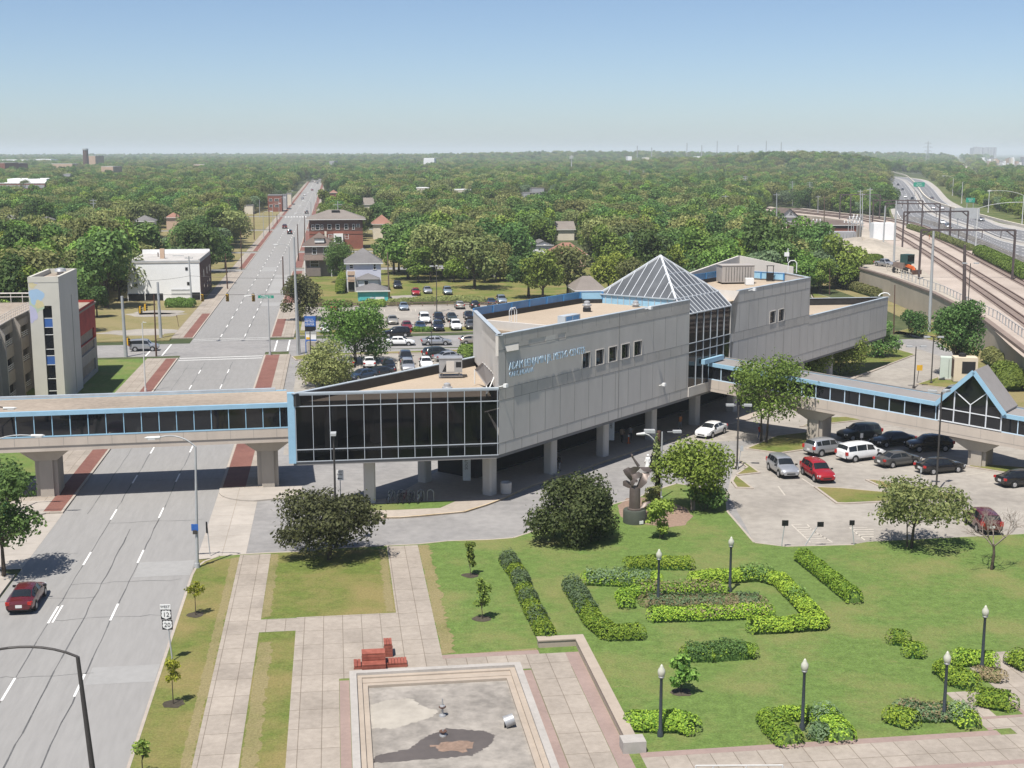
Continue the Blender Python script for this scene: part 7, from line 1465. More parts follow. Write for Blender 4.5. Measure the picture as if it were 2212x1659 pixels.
blade([npt(1020, 720), npt(1060, 680, -.2), npt(1090, 630, -.3), npt(1105, 590, -.2), npt(1150, 575, .1)], .42, .3); blade([npt(1010, 710), npt(970, 685, .2), npt(930, 668, .3), npt(920, 650, .3)], .3, 1.2); blade([npt(1000, 660), npt(975, 610, -.2), npt(945, 570, -.1), npt(915, 545, .1)], .26, .6); blade([npt(920, 545), npt(950, 550, .1), npt(990, 560, 0), npt(1020, 530, -.2), npt(1060, 520, -.1)], .34, 1.0); blade([npt(1060, 520), npt(1100, 540, .1), npt(1140, 545, .2), npt(1165, 565, .2)], .33, .2); blade([npt(990, 690), npt(1000, 640, .3), npt(1030, 600, .4), npt(1080, 600, .3), npt(1110, 580, .2)], .32, 1.3); blade([npt(975, 590), npt(1010, 600, -.3), npt(1050, 580, -.2), npt(1090, 590, -.1)], .28, .9); blade([npt(1000, 700, -.2), npt(985, 660, -.4), npt(1010, 620, -.4), npt(1040, 640, -.3)], .28, .4)
mb = MB(); mb.tube(npt(1050, 510), npt(992, 425), .13, .07, 8); mb.build('arm', M['bronze'], sc_, 60); mb = MB(); mb.lathe(npt(990, 418), [(.05, -.12), (.13, 0), (.05, .14)], 8); mb.tube(npt(985, 405), npt(978, 395), .06, .02); mb.build('finial', M['bronze'], sc_, 60)
blade([(.45, -.2, .95 + .3), (.75, -.1, 1.5), (1.2, 0, 1.6), (1.5, .1, 1.3)], .22, .5)
# ---- people: one continuous skin per body, clothing colours by height
M['skin'] = mat('skin', (0.30, 0.18, 0.13), .6, .06, 5); M['skind'] = mat('dark_skin', (0.11, 0.065, 0.045), .6, .06, 5)
CL = {k: mat('cloth_' + k, v, .85, .12, 6) for k, v in dict(white=(.72, .72, .70), black=(.012, .012, .014), blue=(.04, .08, .18), red=(.32, .04, .03), orange=(.42, .15, .05), grey=(.2, .2, .2), tan=(.32, .24, .17)).items()}
def person(loc, rz, label, top, bottom, skin='skin', hair='black', stride=.22, robe=False, group=None, h=1.72, hood=None):
    t = thing('person', tuple(loc), label, 'person', group, rz); k = h/1.72
    V_ = dict(pel=(0, 0, .93), sp=(0, 0, 1.15), ch=(0, 0, 1.34), nk=(0.01, 0, 1.47), hd=(.03, 0, 1.58), tp=(.03, 0, 1.68), ls=(0, .19, 1.40), le=(-.05, .25, 1.14), lh=(.10, .25, .93), lf=(.13, .25, .84), rs=(0, -.19, 1.40), re=(.03, -.25, 1.14), rh=(.16, -.24, .95), rf=(.19, -.24, .86),
        lhp=(0, .10, .88), lk=(stride*.5, .11, .48), la=(stride*.6, .11, .08), lt=(stride*.6 + .17, .12, .04), rhp=(0, -.10, .88), rk=(-stride*.15, -.11, .48), ra=(-stride*.9, -.11, .10), rt=(-stride*.9 + .16, -.12, .04))
    Rr = dict(pel=.15, sp=.135, ch=.155, nk=.055, hd=.105, tp=.075, ls=.062, le=.045, lh=.032, lf=.03, rs=.062, re=.045, rh=.032, rf=.03, lhp=.10, lk=.062, la=.042, lt=.035, rhp=.10, rk=.062, ra=.042, rt=.035)
    E_ = [('pel', 'sp'), ('sp', 'ch'), ('ch', 'nk'), ('nk', 'hd'), ('hd', 'tp'), ('ch', 'ls'), ('ls', 'le'), ('le', 'lh'), ('lh', 'lf'), ('ch', 'rs'), ('rs', 're'), ('re', 'rh'), ('rh', 'rf'), ('pel', 'lhp'), ('lhp', 'lk'), ('lk', 'la'), ('la', 'lt'), ('pel', 'rhp'), ('rhp', 'rk'), ('rk', 'ra'), ('ra', 'rt')]
    ks = list(V_); me = bpy.data.meshes.new('b'); me.from_pydata([V_[a] for a in ks], [(ks.index(a), ks.index(b)) for a, b in E_], []); ob = bpy.data.objects.new('b', me); COL.objects.link(ob)
    md = ob.modifiers.new('s', 'SKIN'); ob.modifiers.new('d', 'SUBSURF').levels = 1
    for a, sv in zip(ks, me.skin_vertices[0].data): sv.radius = (Rr[a], Rr[a]); sv.use_root = (a == 'pel')
    dg = bpy.context.evaluated_depsgraph_get(); m2 = bpy.data.meshes.new_from_object(ob.evaluated_get(dg)); bpy.data.objects.remove(ob)
    m2.materials.clear()
    for m_ in (M[skin], CL[top], CL[bottom], M['trim']): m2.materials.append(m_)
    for p in m2.polygons:
        c = p.center; z = c.z; arm = abs(c.y) > .20 and z < 1.3
        p.material_index = 0 if z > 1.45 or (arm and z < (1.0 if robe else 1.18) and z > .78) else (3 if z < .10 else (1 if z > .92 else 2)); p.use_smooth = True
    o = bpy.data.objects.new('body', m2); COL.objects.link(o); o.parent = t
    mb = MB(); mb.lathe((.015, 0, 1.54), [(.10, -.02), (.125, .06), (.12, .12), (.08, .18), (.02, .2)], 12); hr = mb.build('hood' if hood else 'hair', CL[hood] if hood else M['trim'], t, 60)
    mb = MB(); [mb.box((.125, y, 1.60), (.02, .03, .015)) for y in (-.04, .04)]; mb.box((.14, 0, 1.565), (.03, .025, .045)); mb.box((.125, 0, 1.525), (.015, .05, .012)); mb.build('face', M['skind'], t)
    if robe:
        mb = MB(); mb.lathe((0, 0, .32), [(.30, 0), (.25, .3), (.19, .6), (.2, .9), (.21, 1.06), (.10, 1.16)], 14); mb.build('coat', CL[top], t, 60)
    t.scale = (k, k, k); return t
dvw = math.atan2(-(q('H2', 1490, 490)-q('H2', 910, 690)).y, -(q('H2', 1490, 490)-q('H2', 910, 690)).x)
gpl = 'two people walking together on the driveway'
person(q('N1', 1147, 560, ZR) + Vector((0, 0, 0)), dvw, 'person in a long white hooded coat walking on the driveway', 'white', 'white', 'skind', robe=True, hood='white'); person(q('N1', 1188, 552, ZR), dvw, 'person in black clothes walking beside the white coat', 'black', 'black', 'skind', robe=True, hood='black')
person(q('N1', 1440, 180), 2.2, 'person in an orange top under the far end of the station', 'orange', 'grey', 'skind'); person(q('N1', 915, 300), 1.0, 'person in tan clothes in the shade by the banner', 'tan', 'black', 'skind'); person(q('N1', 990, 285), 1.4, 'person in grey near the orange bollard', 'grey', 'black'); person(q('B4', 605, 1640), -1.2, 'person in a red top and jeans under the sparse tree', 'red', 'blue'); person(q('N1', 350, 560), .5, 'person in dark clothes sitting out the sun at the second column', 'black', 'grey', 'skind')
# ---- cabinets behind the sloping footbridge
t = thing('utility_cabinet', tuple(q('C4', 1625, 395)), 'tall pale green utility cabinet on the grass', 'cabinet', None, -.3); mb = MB(); mb.box((0, 0, 1.5), (2.2, 1.6, 3.0)); mb.build('casing', mat('pale_green_paint', (0.50, 0.56, 0.50), .6, .06, 1), t); mb = MB(); mb.box((0, 0, .08), (2.5, 1.9, .16)); mb.build('plinth', M['kerb'], t); mb = MB(); mb.box((0, -.81, 1.5), (.04, .03, 2.6)); mb.build('door_seam', M['dark'], t)
t = thing('generator_cabinet', tuple(q('C4', 1745, 412)), 'cream generator cabinet with a dark grille beside the green one', 'cabinet', None, -.15); mb = MB(); mb.box((0, 0, 1.7), (3.0, 2.2, 3.2)); mb.build('casing', mat('cream_paint', (0.60, 0.52, 0.40), .6, .06, 1), t); mb = MB(); mb.box((.35, -1.11, 2.0), (1.7, .04, 1.6)); mb.build('grille', M['dark'], t); mb = MB(); mb.box((-1.51, 0, 1.8), (.04, 1.7, 2.4)); mb.build('side_grille', M['rust'], t); mb = MB(); mb.lathe((-.3, .2, 3.3), [(.5, 0), (.5, .4), (.2, .5)], 12); mb.build('exhaust', M['dark'], t, 40)
# ---- bay markings
mb = MB(); md = MB()
def line(zn, a, b, w_=.12, mb_=None, z=-.124): A = q(zn, *a, z); B = q(zn, *b, z); d = (B-A).normalized(); n_ = Vector((-d.y, d.x, 0))*w_/2; sheet(mb_ or mb, ccw([A-n_, B-n_, B+n_, A+n_]), z)
for a, b in (((120, 1035), (290, 1195)), ((120, 1035), (260, 1030)), ((300, 1080), (490, 1195)), ((640, 1060), (780, 1175)), ((260, 1030), (300, 1080)), ((640, 1060), (800, 1060)), ((300, 1195), (490, 1195))): line('K1', a, b)
for i in range(6): f = i/6; line('K1', (150 + 130*f, 1060 + 120*f), (290 + 180*f, 1062 + 120*f), .16)
for i in range(4): f = i/4; line('K1', (660 + 100*f, 1080 + 85*f), (860, 1078 + 85*f), .16)
for a, b in (((0, 690), (60, 770)), ((215, 620), (320, 690)), ((2200, 1060), (2130, 1030)), ((1690, 590), (1880, 560)), ((1880, 660), (2000, 645)), ((590, 440), (760, 500)), ((950, 165), (1130, 150)), ((930, 190), (1090, 185))): line('K1', a, b)
for x in (60, 110, 270, 480, 700, 880, 1040, 1240, 1300): line('F4', (x, 225), (x-6, 190), .12, None, .004)
for x in (250, 540, 830, 1060, 1330): line('F4', (x, 1010), (x+10, 900), .12)
struct('bay_marking', mb, M['fadedwhite'], 'worn white bay lines and hatching in the parking lots')
# ---- back lot rail fence
t = thing('rail_fence', tuple(q('B2', 900, 175)), 'weathered low rail fence along the back of the parking lot', 'fence', world=True); fp = [q('B2', 590, 172), q('B2', 1000, 172), q('B2', 1280, 168), q('B2', 1700, 160), q('B2', 2200, 168)]
for a, b in zip(fp[:-1], fp[1:]):
    mb = MB()
    for z in (.35, .75): mb.beam(a + Vector((0, 0, z)), b + Vector((0, 0, z)), .06, .22)
    mb.build('rail', M['polewood'], t); n = int((b-a).length/2.4)
    for i in range(n): p = a.lerp(b, i/n); mb = MB(); mb.box((p.x, p.y, .45), (.16, .16, .95)); mb.build('post', M['polewood'], t)
# ================================================================ HOUSES AND BACKGROUND BUILDINGS
def hm(n, c, v=.1, s=1.5): return mat(n, c, .85, v, s, None, .3, .1, .2)
M.update(wwhite=hm('white_cladding', (.78, .78, .77), .04), wbrick=hm('dark_brown_brick', (.10, .055, .045), .25, 3), wred=hm('red_brick', (.22, .085, .06), .2, 3), wlilac=hm('lilac_siding', (.52, .53, .60), .05), wbrown=hm('brown_siding', (.20, .17, .155), .12), wteal=hm('teal_paint', (.09, .42, .42), .12, .8), wcream=hm('cream_wall', (.62, .56, .46), .08), wgrey=hm('grey_wall', (.34, .34, .35), .1), wtan=hm('tan_wall', (.50, .36, .26), .1),
  rgrey=hm('grey_shingles', (.155, .148, .145), .14, 3), rbrown=hm('brown_shingles', (.13, .10, .085), .16, 3), rred=hm('red_shingles', (.26, .135, .10), .14, 3), rpale=hm('pale_flat_roof', (.42, .40, .375), .1, .6), rtaupe=hm('taupe_shingles', (.20, .175, .155), .12, 3), rwhite=hm('white_roof', (.74, .74, .73), .05))
RZH = -HD
def house(label, zn, x0, x1, yb, ye, ya, depth, wm, rm, roof='hip', wins=(), over=.45, name='house', cat='house', ridge=.0, group=None, pxoff=0, vis=True, Y=None, swins=2):
    a = q(zn, x0, yb); b = q(zn, x1, yb); W = (b-a).length; h = htop(zn, x0, ye, a.y); X = Vector((math.cos(RZH), math.sin(RZH), 0)); N = Vector((-X.y, X.x, 0))
    ha = htop(zn, (x0+x1)/2, ya, a.y + depth*(.5 if roof != 'flat' else 1)) if ya is not None else h
    t = thing(name, tuple(a), label, cat, group, RZH); sx = W/abs(x1-x0)
    if vis: house_vis(zn, min(x0, x1)-12, ya if ya is not None else ye, max(x0, x1)+12, ye + (yb-ye)*.55, a.y)
    mb = MB(); mb.prism([(0, 0), (W, 0), (W, depth), (0, depth)], -.1, h); wl = mb.build('wall', M[wm], t)
    mb = MB(); o_ = over; c = [(-o_, -o_), (W+o_, -o_), (W+o_, depth+o_), (-o_, depth+o_)]; ha = max(ha, h + .3)
    if roof == 'flat': mb.prism([(-.1, -.1), (W+.1, -.1), (W+.1, depth+.1), (-.1, depth+.1)], h, h+.25); 
    else:
        rdg = ridge*W/2; p = [(x, y, h) for x, y in c]; pl_ = [(x, y, h-.18) for x, y in c]
        if roof == 'hip': r0, r1 = (W/2-rdg, depth/2, ha), (W/2+rdg, depth/2, ha)
        elif roof == 'gable_x': r0, r1 = (-o_, depth/2, ha), (W+o_, depth/2, ha)
        if roof in ('hip', 'gable_x'): mb.poly([p[0], p[1], r1, r0]); mb.poly([p[2], p[3], r0, r1]); mb.poly([p[1], p[2], r1]); mb.poly([p[3], p[0], r0])
        if roof == 'gable_y':
            r0, r1 = (W/2, -o_, ha), (W/2, depth+o_, ha); mb.poly([p[0], r0, r1, p[3]]); mb.poly([r0, p[1], p[2], r1]); mb.poly([(0, 0, h), (W, 0, h), (W/2, 0, ha-.1)], 1); mb.poly([(W, depth, h), (0, depth, h), (W/2, depth, ha-.1)], 1)
        for i in range(4): mb.poly([pl_[i], pl_[(i+1) % 4], p[(i+1) % 4], p[i]], 2)
        mb.poly(list(reversed(pl_)), 2)
    rf = mb.build('roof', [M[rm], M[wm], M['signwhite']], t)
    for (xa, xb, y0, y1) in wins:       # photo rectangles on the front wall
        wx0, wx1 = (xa-x0)*sx, (xb-x0)*sx; z1 = htop(zn, xa, y0, a.y); z0 = htop(zn, xa, y1, a.y); mb = MB(); cx, cz, ww, wh = (wx0+wx1)/2, (z0+z1)/2, wx1-wx0, z1-z0; fr = .1
        for q_ in ((cx, z1, ww+fr, fr), (cx, z0, ww+fr*2, fr), (wx0, cz, fr, wh), (wx1, cz, fr, wh), (cx, cz, ww, fr*.7)): mb.box((q_[0], -.04, q_[1]), (q_[2], .12, q_[3]))
        w_ = mb.build('window', M['signwhite'], t); mb = MB(); mb.box((cx, -.005, cz), (ww, .04, wh)); mb.build('pane', M['dglass'], w_)
    for i in range(swins):
        mb = MB(); y_ = depth*(i+1)/(swins+1); mb.box((-.02, y_, h*.62), (.1, 1.1, 1.5)); w_ = mb.build('window', M['signwhite'], t); mb = MB(); mb.box((-.06, y_, h*.62), (.06, .85, 1.25)); mb.build('pane', M['dglass'], w_)
    return t, W, h, ha, sx
def lbox(t, name, c, size, m_): mb = MB(); mb.box(c, size); return mb.build(name, M[m_], t)
# white apartment block
t, W, h, ha, sx = house('long white clad apartment block with pale flat roof and dark brick end', 'N4', 350, 1310, 748, 240, None, 23.5, 'wwhite', 'rpale', 'flat', (), name='apartment_block', cat='building', swins=0)
mb = MB(); mb.box((W+.02, 12, h/2-.2), (.1, 24.2, h+.3)); ew = mb.build('brick_end_wall', M['wbrick'], t)
for y in (7, 14, 19.5):
    for z in (2, 5): lbox(ew, 'end_window', (W+.08, y, z), (.06, 1.0, 1.5), 'dglass')
lbox(t, 'parapet', (W/2, .12, h+.32), (W, .3, .3), 'polegrey'); lbox(t, 'rear_parapet', (W/2, 23.3, h+.7), (W, .3, .9), 'wwhite'); lbox(t, 'side_parapet', (W-.1, 12, h+.5), (.3, 23, .5), 'rpale')
lbox(t, 'chimney', ((750-350)*sx, 9, h+1.2), (.9, .9, 2.2), 'wtan'); lbox(t, 'roof_pipe', ((650-350)*sx, 14, h+.6), (.2, .2, 1.1), 'rust'); lbox(t, 'roof_pipe', ((920-350)*sx, 15, h+.35), (2.4, .15, .15), 'polegrey'); lbox(t, 'roof_hatch', ((460-350)*sx, 3, h+.35), (1.2, .8, .3), 'polegrey')
zN4 = lambda y: htop('N4', 800, y, q('N4', 350, 748).y)
for x, y in ((455, 328), (1135, 320), (463, 530), (1150, 520)): lbox(t, 'wall_vent', ((x-350)*sx, -.02, zN4(y)), (.5, .1, .6), 'signblack')
lbox(t, 'ground_opening', ((580-350)*sx, .3, zN4(697)), (460*sx, .7, zN4(650)-zN4(745)), 'signblack'); lbox(t, 'ground_opening', ((1250-350)*sx, .3, zN4(692)), (110*sx, .7, zN4(640)-zN4(740)), 'signblack')
for x in (350, 575, 1308): lbox(t, 'post', ((x-350)*sx, -.1, zN4(697)), (.16, .16, 1.7), 'signwhite')
sb = lbox(t, 'sign_board', ((1050-350)*sx, -.25, zN4(668)), (260*sx, .1, zN4(590)-zN4(722)), 'signwhite'); rg = random.Random(2)
for yy in (605, 658):
    mb = MB(); x = 925
    while x < 1170: wd = rg.uniform(8, 20); mb.box(((x+wd/2-350)*sx, -.32, zN4(yy)), (wd*sx*.8, .03, .28)); x += wd
    mb.build('lettering', M['polegrey'], sb)
# brick apartment house, brown house, lilac house, teal garage
t, W, h, ha, sx = house('dark brick two storey apartment house with wide taupe hip roof', 'N5', 415, 1370, 800, 262, 90, 14, 'wbrick', 'rtaupe', 'hip', [(460, 500, 360, 455), (528, 597, 355, 452), (625, 660, 360, 445), (742, 808, 355, 442), (890, 955, 355, 445), (1042, 1108, 352, 445), (1185, 1222, 355, 450), (1255, 1318, 355, 405), (1048, 1112, 530, 618), (755, 820, 535, 600)], 1.0, 'apartment_house', 'building', .28)
zq5 = lambda y: htop('N5', 900, y, q('N5', 415, 800).y)
lbox(t, 'brick_band', (W*.5, -.06, zq5(505)), (W, .12, zq5(480)-zq5(530)), 'wred'); dr = lbox(t, 'porch', ((930-415)*sx, -.7, zq5(610)), (170*sx, 1.4, zq5(525)-zq5(700)), 'signwhite'); lbox(dr, 'door', ((930-415)*sx, -1.42, zq5(630)), (110*sx, .06, 1.9), 'dglass'); lbox(t, 'vent_dormer', (W/2, 5.0, ha-.5), (2.6, 1.2, .8), 'signblack')
lbox(t, 'lower_wall', (W/2, -.03, zq5(680)), (W, .1, zq5(530)-zq5(800)), 'wred')
t, W, h, ha, sx = house('brown grey house with steep dark hip roof and white dormer', 'N5', 335, 860, 1290, 742, 495, 9, 'wbrown', 'rbrown', 'hip', [(470, 545, 772, 890), (668, 730, 772, 890), (430, 580, 1005, 1122), (505, 610, 1210, 1280)], .6)
z5 = lambda y: htop('N5', 500, y, q('N5', 335, 1290).y)
dm = lbox(t, 'dormer', ((602-335)*sx, 1.2, (h+ha)/2-.25), (170*sx, 2.2, .95), 'signwhite'); lbox(dm, 'dormer_roof', ((602-335)*sx, 1.2, (h+ha)/2+.3), (190*sx, 2.6, .15), 'rbrown'); lbox(t, 'chimney', ((712-335)*sx, 5.5, ha-.9), (.5, .5, 2.0), 'wcream')
mb = MB(); mb.poly([(-.3, -1.9, z5(985)), (W*.95, -1.9, z5(985)), (W*.95, 0, z5(905)), (-.3, 0, z5(905))]); mb.poly([(-.3, -1.9, z5(985)-.15), (-.3, 0, z5(905)-.15), (W*.95, 0, z5(905)-.15), (W*.95, -1.9, z5(985)-.15)]); mb.poly([(-.3, -1.9, z5(985)-.15), (W*.95, -1.9, z5(985)-.15), (W*.95, -1.9, z5(985)), (-.3, -1.9, z5(985))]); mb.build('porch_roof', M['rbrown'], t)
for x in (.0, W*.9): lbox(t, 'porch_post', (x, -1.8, z5(985)/2), (.2, .2, z5(985)-.15), 'signwhite')
lbox(t, 'porch_wall', (W*.3, -1.75, z5(1200)/2+.6), (W*.45, .15, 2.0), 'wbrown')
t, W, h, ha, sx = house('lilac white two storey house with grey pyramid roof and rear stairs', 'N5', 1085, 1700, 1560, 1052, 775, 9.5, 'wlilac', 'rgrey', 'hip', [(1565, 1612, 1070, 1170), (1140, 1205, 1075, 1150)], .5)
z5 = lambda y: htop('N5', 1300, y, q('N5', 1085, 1560).y)
for y_, nm in ((1250, 'stair_deck'), (1370, 'stair_deck')): lbox(t, nm, ((1165-1085)*sx, -.8, z5(y_)), (130*sx, 1.6, .15), 'wtan')
for x in (1100, 1230): lbox(t, 'stair_post', ((x-1085)*sx, -1.5, z5(1160)/2), (.15, .15, z5(1160)), 'signwhite')
lbox(t, 'stair_rail', ((1165-1085)*sx, -1.55, z5(1215)), (130*sx, .08, .7), 'wtan'); lbox(t, 'stair_rail', ((1165-1085)*sx, -1.55, z5(1320)), (130*sx, .08, .8), 'wtan'); lbox(t, 'stairwell', ((1165-1085)*sx, -.15, z5(1440)), (120*sx, .2, 2.2), 'signblack')
ex0, ex1 = (1290-1085)*sx, (1640-1085)*sx; zw = z5(1315) ; lbox(t, 'annex_wall', ((ex0+ex1)/2, -2.0, zw/2), (ex1-ex0, 4.0, zw), 'wlilac'); aw = lbox(t, 'window', ((1425-1085)*sx, -4.03, z5(1375)), (80*sx, .12, 1.0), 'signwhite'); lbox(aw, 'pane', ((1425-1085)*sx, -4.1, z5(1375)), (65*sx, .06, .8), 'dglass')
mb = MB(); o_ = .4; c4 = [(ex0-o_, -4.4, zw), (ex1+o_, -4.4, zw), (ex1+o_, .0, zw), (ex0-o_, .0, zw)]; ap = ((ex0+ex1)/2, -1.6, z5(1172)-.6)
for i in range(4): mb.poly([c4[i], c4[(i+1) % 4], ap])
mb.build('annex_roof', M['rgrey'], t)
t, W, h, ha, sx = house('turquoise garage with grey hip roof behind the lot fence', 'N5', 1290, 1825, 1735, 1552, 1415, 6.5, 'wteal', 'rgrey', 'hip', (), .45, 'garage', 'garage', .1, swins=0)
lbox(t, 'door_panel', (W*.25, -.02, h*.45), (W*.42, .06, h*.7), 'wteal'); lbox(t, 'white_patch', (W*.72, -.03, h*.22), (W*.3, .06, .7), 'signwhite'); lbox(t, 'fascia', (W/2, -.42, h-.02), (W+.8, .08, .18), 'signwhite')
# other houses among the trees
house('brown hip roofed house with low dormer right of the brick apartment house', 'N5', 1560, 1890, 620, 345, 175, 9, 'wcream', 'rred', 'hip', (), .5)
house('pale grey house with a black roof between trees on the left', 'N6', 1450, 1660, 1110, 885, 820, 8, 'wwhite', 'rgrey', 'hip', [(1475, 1565, 895, 930)], .5); house('dark house with charcoal roof in the left trees', 'N6', 420, 545, 1110, 880, 830, 9, 'wbrick', 'rgrey', 'hip', [(470, 505, 890, 950)], .6); house('grey roofed house at the far left edge in the trees', 'N6', -60, 140, 1010, 890, 815, 8, 'wcream', 'rgrey', 'gable_x', (), .5)
house('small brown roofed house in the left wood', 'N6', 1800, 1930, 980, 845, 790, 8, 'wtan', 'rred', 'hip', (), .5)
house('white gabled house at the edge of the wood', 'A3', 365, 515, 1170, 1030, 985, 8, 'wwhite', 'rgrey', 'gable_y', (), .4); house('red brown hip roofed house at the edge of the wood', 'A3', 520, 800, 1215, 1112, 1010, 11, 'wtan', 'rred', 'hip', (), .5, ridge=.25); house('house with pale grey slanting roof and chimney in the wood', 'A3', 560, 700, 990, 900, 830, 8, 'wcream', 'rtaupe', 'gable_x', (), .5)
t, W, h, ha, sx = house('low house with pale brown roof left of the pyramid', 'A3', 720, 955, 1530, 1412, 1292, 9, 'wcream', 'rtaupe', 'hip', (), .5, ridge=.3); 
house('long low grey building deep in the wood', 'A3', 270, 520, 650, 592, None, 14, 'wgrey', 'rgrey', 'flat', [(320, 370, 570+22, 590+20)], .2, 'building', 'building', swins=0); lb2 = house('upper part of the grey building deep in the wood', 'A3', 340, 445, 640, 552, None, 10, 'wgrey', 'rtaupe', 'flat', (), .2, 'building', 'building', swins=0)
for x0, x1, yb, ye, l in ((1440, 1550, 600, 550, 'cream flat roofed building in the wood, left of the pair'), (1760, 1905, 620, 565, 'cream flat roofed building in the wood, right of the pair')): house(l, 'A2', x0, x1, yb, ye, None, 16, 'wcream', 'rwhite', 'flat', (), .2, 'building', 'building', swins=0)
house('pale roofed house in the wood beyond the brick apartment house', 'A2', 1000, 1080, 720, 690, 630, 9, 'wcream', 'rtaupe', 'gable_x', (), .4); house('red brick chimney house far right of the street', 'A2', 712, 772, 640, 590, 565, 9, 'wred', 'rred', 'hip', (), .4)
t, W, h, ha, sx = house('red brick storefront building far down the street on the left', 'A2', 188, 305, 750, 615, None, 16, 'wred', 'rgrey', 'flat', [(200, 225, 640, 660), (245, 280, 640, 660), (200, 225, 690, 710), (245, 280, 690, 710)], .2, 'storefront', 'building', swins=0)
for x0, x1, yb, ye, l, w_ in ((310, 345, 730, 610, 'dark shop building behind the brick storefront', 'wgrey'), (350, 385, 690, 600, 'pale shop building farther along the left kerb', 'wcream'), (-10, 60, 770, 700, 'pale low house on the dry lots at the left', 'wcream')): house(l, 'A2', x0, x1, yb, ye, None, 14, w_, 'rgrey', 'flat', (), .2, 'storefront', 'building', swins=0)
t, W, h, ha, sx = house('long white roofed warehouse with red brick base far left', 'N6', -80, 470, 600, 478, None, 45, 'wred', 'rwhite', 'flat', (), .2, 'warehouse', 'warehouse', swins=0); lbox(t, 'upper_storey', (W*.6, 25, h+1.6), (W*.75, 28, 3.0), 'wwhite'); lbox(t, 'window_band', (W/2, -.05, h*.72), (W*.98, .15, h*.3), 'wgrey')
house('grey tower block far left above the trees', 'N6', 690, 762, 500, 378, None, 14, 'wgrey', 'rpale', 'flat', [(700, 720, 400, 415), (730, 750, 400, 415)], .2, 'tower_block', 'building', swins=0)
def far_box(label, zn, x0, x1, yt, Y, depth, wm, rm='rpale', nm='building', cat='building'):
    u0 = zuv(zn, x0, yt); u1 = zuv(zn, x1, yt); z = htop(zn, x0, yt, Y); dep = Y*_c - (z-H)*_s; X0 = (u0[0]-CX)*dep/FX; X1 = (u1[0]-CX)*dep/FX
    t = thing(nm, (X0, Y, 0), label, cat); mb = MB(); mb.box(((X1-X0)/2, depth/2, z/2), (X1-X0, depth, z)); mb.build('wall', M[wm], t); mb = MB(); mb.box(((X1-X0)/2, depth/2, z+.2), (X1-X0-.4, depth-.4, .5)); mb.build('roof', M[rm], t); VIS.append((u0[0], u0[1], u1[0], u0[1] + 6, Y)); return t
far_box('dark red brick building at the far left horizon', 'N6', 55, 160, 262, 1500, 40, 'wred'); far_box('red roofed building at the far left edge', 'N6', -20, 50, 258, 1450, 40, 'wred'); far_box('long pale brick building in the far trees', 'N6', 480, 780, 268, 1700, 30, 'wtan'); far_box('far brown brick building right of the chimney', 'N6', 1090, 1220, 298, 1300, 30, 'wtan')
far_box('white shed at the far left horizon', 'N6', 0, 260, 222, 2600, 40, 'wwhite', 'rwhite'); far_box('second white shed at the far left horizon', 'N6', 360, 550, 216, 2700, 40, 'wwhite', 'rwhite'); far_box('tan block beside the tall chimney', 'N6', 938, 1028, 182, 1900, 40, 'wtan')
far_box('far pinkish flats right on the left horizon', 'N6', 2090, 2200, 275, 1700, 30, 'wtan'); far_box('white building on the horizon behind the wood', 'A4', 358, 430, 215, 2600, 50, 'wwhite', 'rwhite'); far_box('white stepped building on the horizon', 'A3', 1735, 1808, 285, 2300, 50, 'wwhite', 'rwhite'); far_box('white shed in the far wood', 'A3', 1150, 1185, 285, 2400, 40, 'wwhite', 'rwhite'); far_box('cream sheds in the far wood', 'A3', 1290, 1330, 295, 2300, 40, 'wcream', 'rwhite')
far_box('white domed building in the far wood', 'A2', 1500, 1590, 300, 2100, 50, 'wwhite', 'rwhite'); far_box('pale building far off above the street end', 'A2', 705, 745, 325, 1900, 40, 'wgrey', 'rpale')
rg = random.Random(12)
for i in range(46):
    x = rg.uniform(1880, 2230); y = rg.uniform(268, 335); Y_ = 2844*30/max(8, ((300 + y*700/2212)/1.1302 - YH)) ; far_box('pale house roof in the dense far suburb at the right horizon', 'A4', x, x + rg.uniform(9, 24), y-4, min(Y_, 3200)*rg.uniform(.98, 1.02), 12, rg.choice(['wwhite', 'wcream', 'wgrey', 'wtan', 'wwhite']), rg.choice(['rpale', 'rred', 'rgrey', 'rwhite']), 'far_house', 'house')['group'] = 'houses of the far suburb'
for i in range(8): far_box('hazy grey tower on the right horizon', 'A4', 1830 + i*22 + rg.uniform(-5, 5), 1848 + i*22, 190 + rg.uniform(-8, 6), 7000, 60, 'wgrey', 'rpale', 'far_tower', 'building')['group'] = 'hazy towers on the horizon'
def stack(label, zn, x, yt, Y, r, m_='wbrick', nm='chimney', cat='chimney', band='polegrey'):
    u, v = zuv(zn, x, yt); z = htop(zn, x, yt, Y); X_ = (u-CX)*(Y*_c-(z-H)*_s)/FX; t = thing(nm, (X_, Y, 0), label, cat); mb = MB(); mb.tube((0, 0, 0), (0, 0, z), r*1.2, r, 10); mb.build('shaft', M[m_], t, 60); mb = MB(); mb.tube((0, 0, z), (0, 0, z+r*.6), r*1.12, r*1.12, 10); mb.build('cap', M[band], t); return t, z
stack('tall dark brick chimney on the left horizon', 'N6', 922, 118, 1850, 3.6)
for x, yt, l in ((675, 268, 'white'),): 
    t, z = stack('white mobile phone mast with antennas above the wood', 'A3', 675, 275, 1500, .5, 'polewhite', 'phone_mast', 'mast'); mb = MB(); [mb.box((2*math.cos(a), 2*math.sin(a), z-2), (.5, .5, 3.4)) for a in [i*1.05 for i in range(6)]]; mb.build('antennas', M['polewhite'], t)
